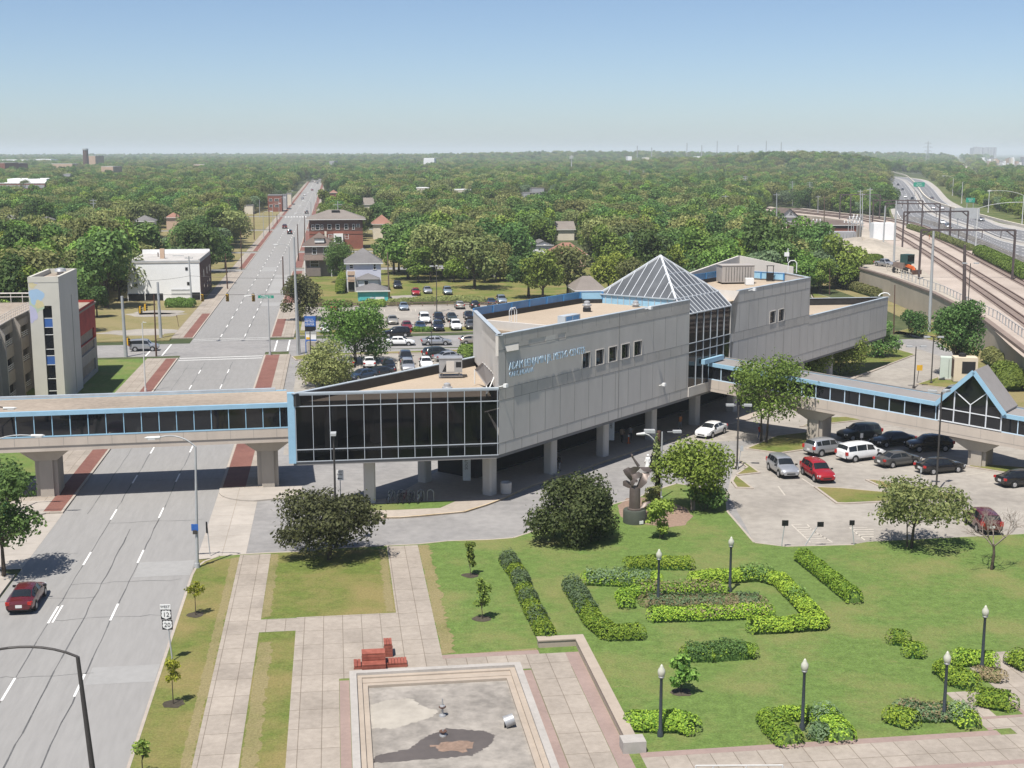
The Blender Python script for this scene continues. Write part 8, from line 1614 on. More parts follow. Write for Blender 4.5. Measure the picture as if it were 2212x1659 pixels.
for zn, x, yt, l in (('A3', 1650, 172, 'thin mast on the horizon, left of the pair'), ('A3', 1905, 155, 'thin mast on the horizon with a white lamp'), ('A4', 225, 140, 'thin mast on the horizon near the white building'), ('A4', 340, 150, 'thin mast beside the white building on the horizon')): stack(l, zn, x, yt, 2600, .7, 'polegrey', 'horizon_mast', 'mast')
# transmission tower
def pylon(zn, x, yt, yb, label):
    b = q(zn, x, yb); Y = b.y; h = htop(zn, x, yt, Y); t = thing('transmission_tower', tuple(b), label, 'pylon'); mb = MB(); w0 = h*.11
    for sx_, sy in ((-1, -1), (1, -1), (1, 1), (-1, 1)): mb.tube((sx_*w0, sy*w0, 0), (sx_*1.1, sy*1.1, h*.62), .32, .26, 4); mb.tube((sx_*1.1, sy*1.1, h*.62), (sx_*.4, sy*.4, h), .24, .2, 4)
    for i in range(6):
        f, g_ = i/6, (i+1)/6; wa, wb = w0 + (1.1-w0)*f, w0 + (1.1-w0)*g_
        for s_ in (-1, 1): mb.tube((-wa, s_*wa, h*.62*f), (wb, s_*wb, h*.62*g_), .16, n=4); mb.tube((wa, s_*wa, h*.62*f), (-wb, s_*wb, h*.62*g_), .16, n=4)
    mb.build('lattice', M['polegrey'], t)
    for z, w_ in ((h*.64, 7), (h*.78, 8.5), (h*.92, 6.5)):
        mb = MB(); mb.beam((-w_, 0, z), (w_, 0, z), .5, .4); mb.tube((-w_, 0, z), (0, 0, z+2), .16, n=4); mb.tube((w_, 0, z), (0, 0, z+2), .16, n=4); [mb.tube((k*w_, 0, z), (k*w_, 0, z-2), .15, n=4) for k in (-1, -.55, .55, 1)]; mb.build('crossarm', M['polegrey'], t)
pylon('A4', 1462, 140, 352, 'grey lattice transmission tower on the right horizon')
for x, yt in ((1230, 195), (1352, 210), (1775, 190), (2080, 190)): stack('faint lattice mast on the middle horizon', 'A3', x, yt, 3000, .9, 'polegrey', 'horizon_mast', 'mast')['group' if False else 0]['group'] = 'faint horizon masts'
# ================================================================ RAILWAY AND MOTORWAY (on the bank, 4.5 m up)
ZB = 4.5
M['ballast'] = mat('ballast', (.36, .30, .255), .95, .12, 2.0, (.40, .34, .29), .1, .2, .1); M['bank'] = mat('bank_soil', (.35, .31, .26), .95, .15, .5, (.39, .345, .285), .08, .2, .1); M['rail'] = mat('rusty_rail', (.10, .062, .05), .7, .15, 2); M['sleeper'] = mat('oily_trackbed', (.20, .155, .13), .95, .2, 1.5)
M['wallret'] = mat('retaining_concrete', (.42, .365, .29), .9, .08, .4, None, .1, .1, .2); M['motorway'] = mat('motorway_asphalt', (.16, .16, .165), .9, .1, .3); M['shoulder'] = mat('motorway_shoulder', (.36, .335, .30), .9, .1, .3); M['scrub'] = lawn_mat('bank_grass', (.07, .10, .03), (.16, .15, .06), (.2, .16, .1), .05)
wpts = [q('A4', 760, 1225), q('A4', 1180, 1370), q('A4', 1500, 1510), q('C4', 1890, 170), q('C4', 2230, 480)]; wpts.append(wpts[-1] + (wpts[-1]-wpts[-2])*2)
def smooth(pts, n=10):
    out = []
    for i in range(len(pts)-1):
        p0 = pts[max(0, i-1)]; p1 = pts[i]; p2 = pts[i+1]; p3 = pts[min(len(pts)-1, i+2)]
        for k in range(n): t_ = k/n; out.append(.5*((2*p1) + (p2-p0)*t_ + (2*p0-5*p1+4*p2-p3)*t_*t_ + (3*p1-p0-3*p2+p3)*t_**3))
    out.append(pts[-1]); return out
def offset(c, o_): 
    out = []
    for i, p in enumerate(c): d = (c[min(i+1, len(c)-1)] - c[max(i-1, 0)]); d.z = 0; d.normalize(); out.append(p + Vector((d.y, -d.x, 0))*o_)
    return out
trk = smooth([Vector((60, 100, 0)), Vector((70.5, 160, 0)), q('A4', 2212, 1530, ZB), q('A4', 1800, 1240, ZB), q('A4', 1400, 970, ZB), q('A4', 1200, 850, ZB), q('A4', 1040, 770, ZB), q('A4', 800, 730, ZB), q('A4', 480, 695, ZB), q('A4', 200, 660, ZB)], 10)
ml = smooth([Vector((112, 200, 0)), q('A4', 2212, 1110, ZB), q('A4', 1830, 970, ZB), q('A4', 1330, 800, ZB), q('A4', 1215, 700, ZB), q('A4', 1185, 560, ZB), q('A4', 1150, 455, ZB), q('A4', 1143, 428, ZB), q('A4', 1180, 410, ZB)], 8)
mr_ = smooth([Vector((190, 330, 0)), q('A4', 2212, 820, ZB), q('A4', 1900, 735, ZB), q('A4', 1700, 650, ZB), q('A4', 1600, 590, ZB), q('A4', 1520, 500, ZB), q('A4', 1440, 445, ZB), q('A4', 1330, 425, ZB), q('A4', 1200, 411, ZB)], 8)
tl_ = offset(trk, -7); tr_ = offset(trk, 19.5)
mb = MB(); mb.prism([(p.x, p.y) for p in list(reversed(wpts)) + [q('A4', 690, 1010, ZB), q('A4', 955, 915, ZB)] + tl_[55:70] + list(reversed(tr_[6:70]))], -.16, ZB)
for i in range(69, len(trk)-1): mb.prism([(v.x, v.y) for v in (tl_[i], tl_[i+1], tr_[i+1], tr_[i])], -.16, ZB - .004)
struct('railway_bank', mb, M['bank'], 'raised sandy bank carrying the railway', 'embankment')
mb = MB(); edge = [tr_[i] for i in range(6, 66)]
mb.prism([(v.x, v.y) for v in edge + [ml[30].lerp(mr_[30], -.12)] + list(reversed([ml[i].lerp(mr_[i], -.06) for i in range(0, 29)]))], -.16, ZB + .006)
for i in range(0, len(ml)-1):
    w0_, w1_ = (-.07, 1.35) if i > 26 else (-.055, 1.3); mb.prism([(v.x, v.y) for v in (ml[i].lerp(mr_[i], w0_), ml[i+1].lerp(mr_[i+1], w0_), ml[i+1].lerp(mr_[i+1], w1_), ml[i].lerp(mr_[i], w1_))], -.16, ZB + .002)
mb.prism([(v.x, v.y) for v in [mr_[i].lerp(ml[i], -.29) for i in range(0, 52)] + [q('A4', 1660, 262, ZB), q('A4', 1700, 262, ZB), q('A4', 2300, 560, ZB), Vector((420, 330, 0))]], -.16, ZB - .003)
struct('motorway_bank', mb, M['scrub'], 'grassy raised ground under and beside the motorway', 'embankment')
mb = MB(); sheet(mb, ccw([q('A4', 90, 960), q('A4', 690, 1010), q('A4', 955, 930), q('A4', 960, 880), q('A4', 470, 700), q('A4', 250, 640), q('A4', 60, 740)]), -.12); struct('substation_yard', mb, M['bank'], 'sandy yard of the substation', 'yard')
t = thing('retaining_wall', tuple(wpts[1]), 'long tan concrete retaining wall below the railway', 'wall', world=True); mb = MB(); mc = MB()
for a, b in zip(wpts[:-1], wpts[1:]):
    d = (b-a).normalized(); n_ = Vector((d.y, -d.x, 0)); n_ = n_ if n_.y < 0 or n_.x < 0 else -n_
    mb.prism([a - n_*.3, b - n_*.3, b + n_*.25, a + n_*.25], -.1, ZB+.1); mc.prism([a - n_*.5, b - n_*.5, b + n_*.38, a + n_*.38], ZB+.1, ZB+.45)
mb.build('wall', M['wallret'], t); mc.build('coping', M['sleeper'], t)
mb = MB(); [sheet(mb, ccw([a, b, b + Vector((-5, -1.0, 0)), a + Vector((-5, -1.0, 0))]), -.118) for a, b in zip(wpts[:-1], wpts[1:])]; struct('wall_verge', mb, M['straw'], 'dry grass strip along the foot of the retaining wall', 'grass')
# mound
mb = MB(); c = q('A4', 960, 990, ZB); rows = []
for i in range(9):
    r_ = i/8; rows.append([c + Vector((r_*16*math.cos(a)*(1+.15*math.sin(3*a)), r_*22*math.sin(a), 3.4*(math.cos(math.pi*r_)*.5+.5)*(1+.1*math.sin(5*a+i)))) for a in [2*math.pi*j/20 for j in range(21)]])
mb.grid(rows); o = mb.build('gravel_mound', M['bank'], None, 60); tag(o, 'low sandy mound beside the railway', 'mound', None, 'structure')
def ribbon(mb, c, o0, o1, z, mi=0):
    a = offset(c, o0); b = offset(c, o1)
    for i in range(len(c)-1): sheet(mb, ccw([a[i], a[i+1], b[i+1], b[i]]), z, mi)
mb = MB(); ribbon(mb, trk, -6, 17.5, ZB+.012); struct('ballast', mb, M['ballast'], 'pinkish tan ballast bed of the railway')
for i, o_ in enumerate((0, 4.3, 10.2, 14.6)):
    t = thing('railway_track', tuple(trk[20]), ('nearest railway track at the retaining wall side', 'second railway track from the retaining wall', 'third railway track from the retaining wall', 'farthest railway track beside the motorway fence')[i], 'track', 'railway tracks', world=True)
    mb = MB(); ribbon(mb, offset(trk, o_), -1.25, 1.25, ZB+.03 + i*.001); mb.build('trackbed', M['sleeper'], t)
    for s_ in (-.72, .72):
        mb = MB(); c = offset(trk, o_ + s_)
        for a, b in zip(c[:-1], c[1:]): mb.beam(Vector((a.x, a.y, ZB+.12)), Vector((b.x, b.y, ZB+.12)), .11, .18)
        mb.build('rail', M['rail'], t)
def fence_line(label, pts, h, step, z, m_='polegrey', name='fence', rails=(.5, 1.0)):
    t = thing(name, tuple(pts[0]), label, 'fence', world=True)
    for a, b in zip(pts[:-1], pts[1:]):
        mb = MB(); [mb.beam(Vector((a.x, a.y, z+h*f)), Vector((b.x, b.y, z+h*f)), .07, .09) for f in rails]; n = max(1, int((b-a).length/step)); [mb.box((a.lerp(b, i/n).x, a.lerp(b, i/n).y, z+h/2), (.12, .12, h)) for i in range(n)]; mb.build('panel', M[m_], t)
fence_line('tan picket fence between railway and motorway', offset(trk, 18.6)[5:70:4], 1.5, 1.6, ZB, 'bank', rails=(.3, .65, 1.0)); fence_line('low railing on the retaining wall by the tractor', [q('A4', 1150, 1135, ZB), q('A4', 1345, 1205, ZB)], 1.2, 2.0, ZB, 'wcream'); fence_line('thin mesh fence along the top of the retaining wall', [w_ + Vector((2.5, 1.5, 0)) for w_ in wpts[1:]], 1.3, 2.5, ZB, 'polegrey', rails=(1.0,))
# catenary portals
M['portal'] = mat('portal_steel', (.085, .066, .064), .7, .15, 1)
def portal(L, Rr, ytop, mid, label):
    a = q('A4', *L, ZB); b = q('A4', *Rr, ZB); h = htop('A4', L[0], ytop, a.y) - ZB; t = thing('catenary_portal', tuple(a), label, 'portal', 'overhead line portals across the tracks', world=True); up = Vector((0, 0, h)); d = (b-a).normalized()
    for p in (a, b): mb = MB(); mb.box((p.x, p.y, ZB+h/2), (.38, .38, h)); mb.build('post', M['portal'], t)
    mb = MB(); mb.beam(a + up, b + up, .3, .38); mb.build('beam', M['portal'], t)
    for p, s_ in ((a, 1), (b, -1)): mb = MB(); mb.beam(p + up*.86, p + up + d*s_*2.0, .2, .25); mb.build('brace', M['portal'], t)
    for f in mid: p = a.lerp(b, f); mb = MB(); mb.beam(p + up, p + up - Vector((0, 0, 1.6)), .12, .12); mb.build('hanger', M['portal'], t)
portal((1400, 1205), (2120, 1210), 825, (.2, .4, .65, .85), 'nearest black portal frame over the railway tracks'); portal((1272, 975), (1765, 965), 688, (.3, .5, .7), 'second black portal frame over the railway tracks'); portal((1135, 865), (1552, 872), 620, (.3, .6), 'third black portal frame over the railway tracks'); portal((1040, 810), (1420, 820), 595, (.3, .6), 'fourth black portal frame over the railway tracks'); portal((788, 742), (1095, 745), 553, (.3, .6), 'farthest black portal frame near the wood')
for x, yb, yt, l in ((1750, 1395, 940, 'thick dark post at the retaining wall edge'), (1640, 908, 650, 'dark post between second and third portal'), (1312, 800, 590, 'slim dark post by the fourth portal'), (872, 738, 550, 'slim dark post by the farthest portal')): pole('A4', (x, yb), (x+5, yt), l, 'portal', .32, (), 'post', None, ZB, name='catenary_post')
# motorway
def strip(mb, f0, f1, z): 
    for i in range(len(ml)-1): sheet(mb, ccw([ml[i].lerp(mr_[i], f0), ml[i+1].lerp(mr_[i+1], f0), ml[i+1].lerp(mr_[i+1], f1), ml[i].lerp(mr_[i], f1)]), z)
mb = MB(); strip(mb, -.04, 1.08, ZB+.02); struct('motorway_shoulder', mb, M['shoulder'], 'pale shoulders and median of the motorway', 'road'); mb = MB(); strip(mb, .03, .46, ZB+.03); strip(mb, .56, .95, ZB+.03); struct('motorway', mb, M['motorway'], 'curving grey motorway with several lanes', 'road')
mb = MB()
for f in (.045, .445, .575, .935): strip(mb, f-.004, f+.004, ZB+.04)
for f in (.14, .22, .30, .38, .66, .75, .84):
    for i in range(0, len(ml)-1):
        for k in (0, .5): A = lambda t_, ff: ml[i].lerp(ml[i+1], t_).lerp(mr_[i].lerp(mr_[i+1], t_), ff); sheet(mb, ccw([A(k, f-.003), A(k+.2, f-.003), A(k+.2, f+.003), A(k, f+.003)]), ZB+.04)
struct('motorway_marking', mb, M['white'], 'white lane lines of the motorway', 'road marking')
t = thing('median_barrier', tuple(ml[10].lerp(mr_[10], .51)), 'pale concrete barrier along the motorway median', 'barrier', world=True); mb = MB()
for i in range(len(ml)-1): mb.beam(ml[i].lerp(mr_[i], .51) + Vector((0, 0, ZB+.4)), ml[i+1].lerp(mr_[i+1], .51) + Vector((0, 0, ZB+.4)), .5, .85)
mb.build('barrier', M['wcream'], t)
for i, (x, y, k, c, l) in enumerate(((1240, 548, 'van', 'white', 'white truck cab on the far left motorway lane'), (1238, 575, 'van', 'white', 'white van behind the truck on the motorway'), (1275, 520, 'sedan', 'dark', 'dark car beside the white truck on the motorway'), (1297, 578, 'suv', 'white', 'white suv on the middle motorway lane'), (1350, 592, 'sedan', 'black', 'dark car near the motorway median'), (1205, 470, 'sedan', 'silver', 'far silver car on the motorway bend'), (1240, 485, 'suv', 'black', 'far black car on the motorway bend'), (1185, 455, 'sedan', 'white', 'white car at the end of the visible motorway'), (1500, 590, 'sedan', 'dark', 'dark car on the right hand motorway carriageway'), (1512, 665, 'sedan', 'white', 'white car on the right hand carriageway, left of the pair'), (1580, 668, 'sedan', 'white', 'white car on the right hand carriageway, right of the pair'), (1580, 780, 'sedan', 'white', 'white car beyond the second portal'), (1625, 812, 'suv', 'silver', 'silver suv behind the second portal'), (1880, 758, 'suv', 'silver', 'silver suv under the grey gantry sign'))):
    v = q('A4', x, y, ZB); j = min(range(len(ml)-1), key=lambda i_: (ml[i_].lerp(mr_[i_], .5) - v).length); d = ml[j+1]-ml[j]; put_car(k, c, v, math.atan2(d.y, d.x) + (math.pi if x < 1480 or y > 700 else 0), l, GX, 'car', 'car', ZB+.03)
def msign(x0, x1, y0, y1, yb, label, back=False, txt=None, Y=None):
    b = q('A4', (x0+x1)/2, yb, ZB); mp_ = (b.y*_c + 15*_s)/2800*700/2212/1.1302; t = thing('road_sign', tuple(b), label, 'road sign', None, R(-12)); z0 = htop('A4', x0, y1, b.y)-ZB; z1 = htop('A4', x0, y0, b.y)-ZB; w_ = (x1-x0)*mp_
    mb = MB(); mb.box((0, 0, (z0+z1)/2), (w_, .2, z1-z0)); p_ = mb.build('panel', M['polegrey' if back else 'green'], t)
    for s_ in (-.35, .35): mb = MB(); mb.tube((s_*w_, .2, 0), (s_*w_, .2, z1), .16); mb.build('post', M['polegrey'], t)
    if txt:
        mb = MB()
        for i, s_ in enumerate(txt): place_text(mb, s_, (0, -.13, z1 - (z1-z0)*(.3+.4*i)), (1, 0, 0), (0, 0, 1), (z1-z0)*.34, .01, sx=.8)
        mb.build('lettering', M['signwhite'], p_)
    return t
msign(1355, 1438, 458, 492, 590, 'large green motorway sign across the far carriageway', False, ('Grant St', 'EXIT ONLY')); msign(1762, 1828, 578, 614, 660, 'green exit sign on the right motorway verge', False, ('Grant St', 'EXIT')); msign(1668, 1852, 655, 738, 905, 'big grey back of an overhead sign on a gantry', True)
for zn, x, yb, yt, ax, l in (('A4', 1838, 970, 660, 14, 'motorway lamp beside the grey sign back'), ('A4', 2195, 800, 560, -12, 'motorway lamp on the far right verge'), ('A4', 1935, 690, 515, 0, 'pale pole on the right motorway verge, nearer'), ('A4', 1730, 620, 455, 0, 'pale pole on the right motorway verge, farther'), ('A4', 900, 420, 350, 5, 'pale lamp above the wood left of the motorway'), ('A4', 1660, 560, 430, -6, 'motorway lamp at the far bend')):
    v = q(zn, x, yb, ZB); cobra(v, (v.x, v.y, htop(zn, x, yt, v.y)), (ax if ax else .3, -1, 1.6 if ax else .2), l, 'polewhite', .16, 1.4 if ax else .3)
# far single track line on the right
fr = smooth([q('A4', 2500, 800, 3), q('A4', 2212, 655, 3), q('A4', 1900, 505, 3), q('A4', 1720, 330, 3), q('A4', 1665, 266, 3)], 8); mb = MB()
for (o0, o1) in ((-9, 9),): ribbon(mb, fr, o0, o1, ZB+.06)
struct('far_railway', mb, M['ballast'], 'far straight railway line running to the horizon', 'railway'); mb = MB(); ribbon(mb, fr, -4.5, -1.5, ZB+.075); ribbon(mb, fr, 1.5, 4.5, ZB+.075); struct('far_trackbed', mb, M['sleeper'], 'dark track strips of the far railway', 'railway')
# substation, its brick building, wooden house, kiosk, pickup and digger
t, W, h, ha, sx = house('long red brick substation building with grey brown roof', 'A4', 485, 935, 905, 790, 752, 14, 'wred', 'rbrown', 'hip', [(500, 530, 860, 890)], .6, 'substation_building', 'building', .7, swins=0); lbox(t, 'clerestory', (W*.55, -.02, h-.7), (W*.8, .1, .9), 'signblack')
t, W, h, ha, sx = house('grey gabled wooden house with brown roof beside the substation', 'A4', 330, 470, 800, 725, 655, 11, 'wgrey', 'rbrown', 'gable_y', [(400, 425, 690, 712), (430, 445, 745, 775)], .6); 
t = thing('equipment_kiosk', tuple(q('A4', 1112, 905, ZB)), 'white box kiosk beside the railway tracks', 'kiosk'); mb = MB(); mb.box((0, 0, 2.6), (6.0, 4, 5.0)); mb.build('casing', M['wwhite'], t); mb = MB(); mb.box((0, 0, .1), (9, 6, .2)); mb.build('plinth', M['kerb'], t)
t = thing('transformer_box', tuple(q('A4', 760, 940)), 'pale grey transformer box in the substation yard', 'transformer'); mb = MB(); mb.box((0, 0, 2.2), (12, 4, 4.4)); mb.build('tank', M['wgrey'], t); mb = MB(); [mb.box((-5 + i*1.1, -2.15, 2.2), (.3, .3, 4)) for i in range(10)]; mb.build('cooling_fin', M['wgrey'], t)
rg = random.Random(21)
for i in range(20):
    x = rg.choice([rg.uniform(10, 110), rg.uniform(200, 330), rg.uniform(540, 640), rg.uniform(820, 930)]); y = rg.uniform(880, 950); v = q('A4', x, y); hh = rg.uniform(4, 8); t = thing('switchgear', tuple(v), 'spindly grey switchgear frame in the substation yard', 'switchgear', 'switchgear frames in the substation yard')
    mb = MB(); [mb.tube((s_*1.5, 0, 0), (s_*1.5, 0, hh), .12, n=5) for s_ in (-1, 1)]; mb.beam((-2, 0, hh), (2, 0, hh), .2, .25); mb.build('gantry', M['polegrey'], t)
    for s_ in (-1.2, 0, 1.2): mb = MB(); mb.lathe((s_, 0, hh), [(.12, 0), (.25, .2), (.12, .4), (.25, .6), (.1, 1.0)], 8); mb.build('insulator', M['signwhite'], t)
SDs2 = put_car('pickup', 'silver', q('A4', 1140, 1108, ZB), R(-62), 'silver blue pickup with a cap parked by the railway', None, 'pickup', 'parked_pickup', ZB); put_car('suv', 'silver', q('A4', 180, 920), R(20), 'pale suv parked in the substation yard', None, 'suv', 'parked_car', 0)
t = thing('rail_digger', tuple(q('A4', 1290, 1160, ZB)), 'dark green railway digger with rusty orange boom', 'digger', None, R(-60)); mb = MB(); mb.box((-.8, 0, 1.6), (3.0, 2.4, 1.4)); mb.build('engine_body', M['sleeper'], t); mb = MB(); mb.box((.3, .3, 3.1), (2.0, 2.2, 2.0)); cb = mb.build('cab', mat('digger_green', (.03, .07, .065), .5, .1, 1), t); mb = MB(); mb.box((1.32, .3, 3.3), (.06, 1.8, 1.3)); mb.build('cab_window', M['dglass'], cb)
mb = MB(); mb.beam((.8, -.4, 1.8), (2.6, -.4, 1.4), .5, .6); mb.beam((2.6, -.4, 1.5), (3.2, -.4, .5), .5, .5); mb.build('boom', M['orange'], t); mb = MB(); mb.box((3.3, 0, .5), (.5, 2.6, .9)); mb.build('blade', M['rust'], t)
for x in (-1.6, 1.3):
    for y in (-1.2, 1.2): mb = MB(); mb.tube((x, y-.25, .65), (x, y+.25, .65), .65, n=14); mb.build('wheel', M['tyre'], t, 50)
person(q('A4', 1480, 900, ZB), 0, 'railway worker in orange between the tracks', 'orange', 'orange', 'skind')
# ================================================================ THE WOOD
HILLS = [(250, 3600, 620, 500, 17), (1000, 4200, 500, 400, 14), (400, 1750, 90, 260, 17), (270, 1900, 110, 200, 10), (-900, 5200, 900, 500, 6)]
def hill(x, y): return sum(a*math.exp(-((x-cx)/sx_)**2 - ((y-cy)/sy)**2) for cx, cy, sx_, sy, a in HILLS)
mb = MB(); mb.grid([[(-2600 + i*90, 1150 + j*90, hill(-2600 + i*90, 1150 + j*90) - .6) for j in range(62)] for i in range(64)]); o = mb.build('hills', M['ground'], None, 60); tag(o, 'low wooded hills on the horizon', 'hills', None, 'structure')
rg = random.Random(77); cand = []; BANKT = []
SIDES = (197, 213, 340, 348, 402, 409, 520, 528, 634, 642)
def ok(x, y, r=4.5, h=10):
    p = x*math.cos(HD) - y*math.sin(HD); s = x*math.sin(HD) + y*math.cos(HD)
    if -31 < p < -3.5 and s < 1350: return False
    if s < 205 or y > 6500: return False
    for a, b in ((196, 214), (339, 349), (401, 410), (519, 529), (633, 643)):
        if a - 2 < s < b + 2 and -95 < p < 45: return False
    if p > -7 and s < 268: return False
    if -8 < p < 16 and s < 345: return False
    if -8 < p < 14 and 400 < s < 440: return False
    if p < -27 and p > -45 and s < 278: return False
    if p < -27 and p > -47 and 278 <= s < 300: return False
    if -42 < p < -27 and s < 420 and rg.random() < .7: return False
    if p < -27 and s < 217: return False
    if 14 < p < 40 and s < 300: return False
    u, v = proj(x, y, 0)
    if not (-160 < u < 2380): return False
    for P_ in OPEN:
        if inpoly(u, v, P_): return False
    ut, vt = proj(x, y, h); du = r*FX/y
    for (a, b, c, d, Y) in VIS:
        if y < Y + 7 and ut + du*.85 > a and ut - du*.85 < c and vt < d and v > b: return False
    return True
y = 205.0
while y < 900:
    step = 6.6 if y < 420 else 8.2; half = y*.46 + 20; x = -half
    while x < half:
        X_ = x + rg.uniform(-2.5, 2.5); Y_ = y + rg.uniform(-2.5, 2.5)
        if ok(X_, Y_): cand.append((X_, Y_))
        x += step
    y += step*.95
manual = [('A1', 900, 1560, 1.25, 1), ('A1', 760, 1480, 1.2, 0), ('A1', 1010, 1500, .95, 3), ('A1', 850, 1400, 1.25, 3), ('A1', 640, 1400, 1.15, 3), ('A1', 980, 1330, 1.2, 0), ('A1', 820, 1640, .55, 1), ('A1', 560, 1280, 1.1, 2), ('A1', 430, 1330, 1.1, 4), ('A1', 250, 1350, 1.1, 5), ('A1', 60, 1360, 1.1, 2), ('A1', -60, 1300, 1.2, 2), ('A1', 150, 1270, 1.1, 2), ('A1', 340, 1250, 1.1, 3), ('A1', 1900, 1230, .62, 1), ('A1', 1880, 1100, .7, 0), ('A2', 1370, 1320, 1.2, 0), ('A2', 1560, 1330, 1.05, 3), ('A2', 1930, 1400, 1.25, 3), ('A2', 1690, 1300, 1.1, 0), ('A2', 1250, 1280, 1.1, 1), ('A2', 1840, 1320, 1.1, 3), ('A2', 2130, 1290, 1.2, 5), ('B3', 520, 440, 1.0, 1), ('B3', 640, 470, 1.05, 0), ('B3', 850, 440, 1.0, 3), ('A3', 1000, 1330, 1.1, 0), ('A3', 1180, 1310, 1.1, 1), ('A3', 1330, 1300, 1.0, 1), ('A3', 1600, 1330, 1.0, 1), ('A3', 1750, 1290, 1.0, 0), ('A3', 1900, 1240, .9, 2), ('A3', 2100, 1240, .9, 2), ('A4', 40, 1060, .62, 2), ('A4', 130, 1090, .6, 0), ('A4', 230, 1080, .62, 2), ('A4', 320, 1110, .62, 0), ('A4', 410, 1100, .66, 0), ('A4', 500, 1130, .66, 2), ('A4', 570, 1120, .6, 0), ('A4', 640, 1160, .62, 2), ('A4', 180, 1010, .5, 6), ('A4', 420, 1020, .5, 0), ('A4', 600, 1050, .5, 3), ('A1', 20, 1100, 1.0, 3), ('A1', 230, 960, .9, 6)]
near = [(q(zn, x, y_), s_, k) for zn, x, y_, s_, k in manual]
cand = [c for c in cand if all((Vector((c[0], c[1], 0))-v).length > 5.0 for v, _, _ in near)]
cand.sort(key=lambda c: c[1]); N_IND = 215
WL = {'leafm': 'rounded mid green tree of the wood beyond the station', 'leafd': 'dense dark green tree of the wood beyond the station', 'leafy': 'light yellow green tree of the wood beyond the station', 'leafo': 'broad olive green tree of the wood beyond the station', 'leafg': 'pale grey green tree of the wood beyond the station'}
WG = {'leafm': 'mid green wood trees', 'leafd': 'dark green wood trees', 'leafy': 'yellow green wood trees', 'leafo': 'olive wood trees', 'leafg': 'grey green wood trees'}
def wood(v, s_, k):
    key, m_ = KEYS[k]; plant(key, v, WL[m_], 'tree', WG[m_], 'wood_tree', (s_*rg.uniform(.9, 1.1), s_*rg.uniform(.9, 1.1), s_*rg.uniform(.85, 1.15)), rg.uniform(0, 6.28))
for v, s_, k in near: wood(v, s_, k)
for c in cand[:N_IND]: wood((c[0], c[1], 0), rg.choice([.6, .75, .85, .95, 1.05, 1.2]), rg.choice([0, 0, 1, 2, 2, 3, 3, 4, 5, 6]))
far = [(x, y_, rg.uniform(.75, 1.2)) for x, y_ in cand[N_IND:]]
y = 905.0
while y < 6200:
    step = 9.5 + (y-900)*.0055; half = y*.44 + 30; x = -half
    while x < half:
        X_ = x + rg.uniform(-.5, .5)*step; Y_ = y + rg.uniform(-.6, .6)*step
        if ok(X_, Y_, 5, 11): far.append((X_, Y_, rg.uniform(.8, 1.25)*(1 + (y-900)*.00016)))
        x += step
    y += step*1.15
R1 = [Z('A4', [(1480, 340), (1600, 330), (1740, 430), (1900, 560), (2280, 700), (2280, 780), (1860, 640), (1700, 570), (1590, 480), (1450, 400)]), Z('A4', [(1890, 470), (2280, 630), (2280, 380), (1880, 360)])]
y = 330.0
while y < 1900:
    step = 7.5 if y < 900 else 12; x = 60.0
    while x < y*.46 + 20:
        X_ = x + rg.uniform(-2.5, 2.5); Y_ = y + rg.uniform(-2.5, 2.5); u, v = proj(X_, Y_, ZB)
        if any(inpoly(u, v, P_) for P_ in R1): BANKT.append((X_, Y_, rg.uniform(.5, .8)))
        x += step
    y += step
for X_, Y_, s_ in BANKT[:45]: wood(Vector((X_, Y_, ZB-.3)), s_, rg.choice([0, 1, 3, 2, 6]))
me = bpy.data.meshes.new('far_wood'); me.from_pydata([(x, y_, hill(x, y_)) for x, y_, s_ in far] + [(x, y_, ZB-.3) for x, y_, s_ in BANKT[45:]], [], [])
at = me.attributes.new('sc', 'FLOAT', 'POINT'); at.data.foreach_set('value', [f[2] for f in far + BANKT[45:]]); at = me.attributes.new('rz', 'FLOAT', 'POINT'); at.data.foreach_set('value', [rg.uniform(0, 6.28) for f in far + BANKT[45:]]); at = me.attributes.new('ix', 'INT', 'POINT'); at.data.foreach_set('value', [rg.choice([0, 0, 1, 2, 3, 3, 4, 5, 6, 1]) for f in far + BANKT[45:]])
fw = bpy.data.objects.new('far_wood', me); COL.objects.link(fw); tag(fw, 'endless wood of rounded tree crowns reaching the horizon', 'wood', None, 'stuff')
ng = bpy.data.node_groups.new('far_wood', 'GeometryNodeTree'); ng.interface.new_socket('Geometry', in_out='INPUT', socket_type='NodeSocketGeometry'); ng.interface.new_socket('Geometry', in_out='OUTPUT', socket_type='NodeSocketGeometry')
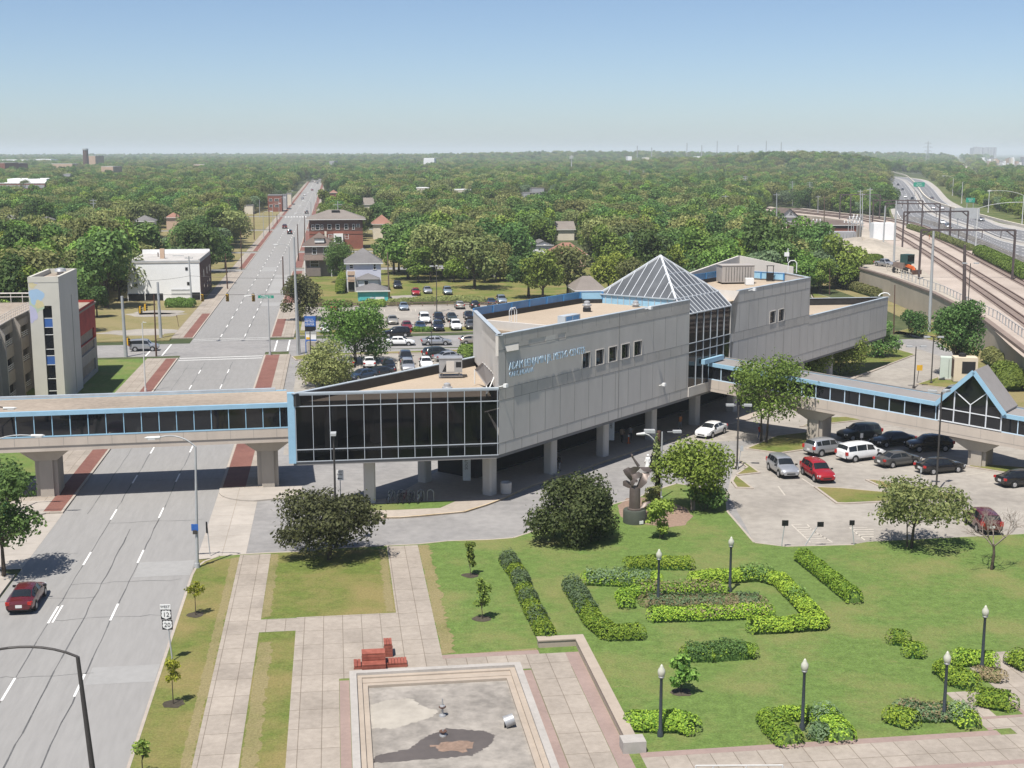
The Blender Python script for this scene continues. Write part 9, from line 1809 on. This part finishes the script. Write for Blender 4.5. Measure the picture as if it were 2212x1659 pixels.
gi = ng.nodes.new('NodeGroupInput'); go = ng.nodes.new('NodeGroupOutput'); ip = ng.nodes.new('GeometryNodeInstanceOnPoints'); g2 = ng.nodes.new('GeometryNodeGeometryToInstance')
for key, m_ in reversed(KEYS): oi = ng.nodes.new('GeometryNodeObjectInfo'); oi.inputs['As Instance'].default_value = True; oi.inputs['Object'].default_value = CROWNS[key][0]; ng.links.new(oi.outputs['Geometry'], g2.inputs[0])
def na(nm, ty): n = ng.nodes.new('GeometryNodeInputNamedAttribute'); n.data_type = ty; n.inputs[0].default_value = nm; return n.outputs[0]
cx_ = ng.nodes.new('ShaderNodeCombineXYZ'); ng.links.new(na('rz', 'FLOAT'), cx_.inputs[2]); er = ng.nodes.new('FunctionNodeEulerToRotation'); ng.links.new(cx_.outputs[0], er.inputs[0])
ng.links.new(gi.outputs[0], ip.inputs['Points']); ng.links.new(g2.outputs[0], ip.inputs['Instance']); ip.inputs['Pick Instance'].default_value = True; ng.links.new(na('ix', 'INT'), ip.inputs['Instance Index']); ng.links.new(er.outputs[0], ip.inputs['Rotation']); ng.links.new(na('sc', 'FLOAT'), ip.inputs['Scale']); ng.links.new(ip.outputs[0], go.inputs[0])
fw.modifiers.new('trees', 'NODES').node_group = ng
print('wood: individual', len(near) + min(N_IND, len(cand)), 'far', len(far))
for k, (c, t_, used) in CROWNS.items():
    if not used: bpy.data.objects.remove(c); bpy.data.objects.remove(t_)
# ================================================================ AIR
mb = MB(); mb.prism([(-14000, -250), (14000, -250), (14000, 24000), (-14000, 24000)], -1.2, 95.0)
hz_m = bpy.data.materials.new('haze'); hz_m.use_nodes = True; hn = hz_m.node_tree; hn.nodes.clear()
ho = hn.nodes.new('ShaderNodeOutputMaterial'); hv = hn.nodes.new('ShaderNodeVolumePrincipled'); hv.inputs['Color'].default_value = (0.86, 0.93, 1.0, 1)
hv.inputs['Density'].default_value = HAZE; hv.inputs['Anisotropy'].default_value = 0.0; hn.links.new(hv.outputs[0], ho.inputs[1])
hzo = mb.build('haze', hz_m); tag(hzo, 'thin pale blue haze filling the air to the horizon', 'haze', None, 'stuff')
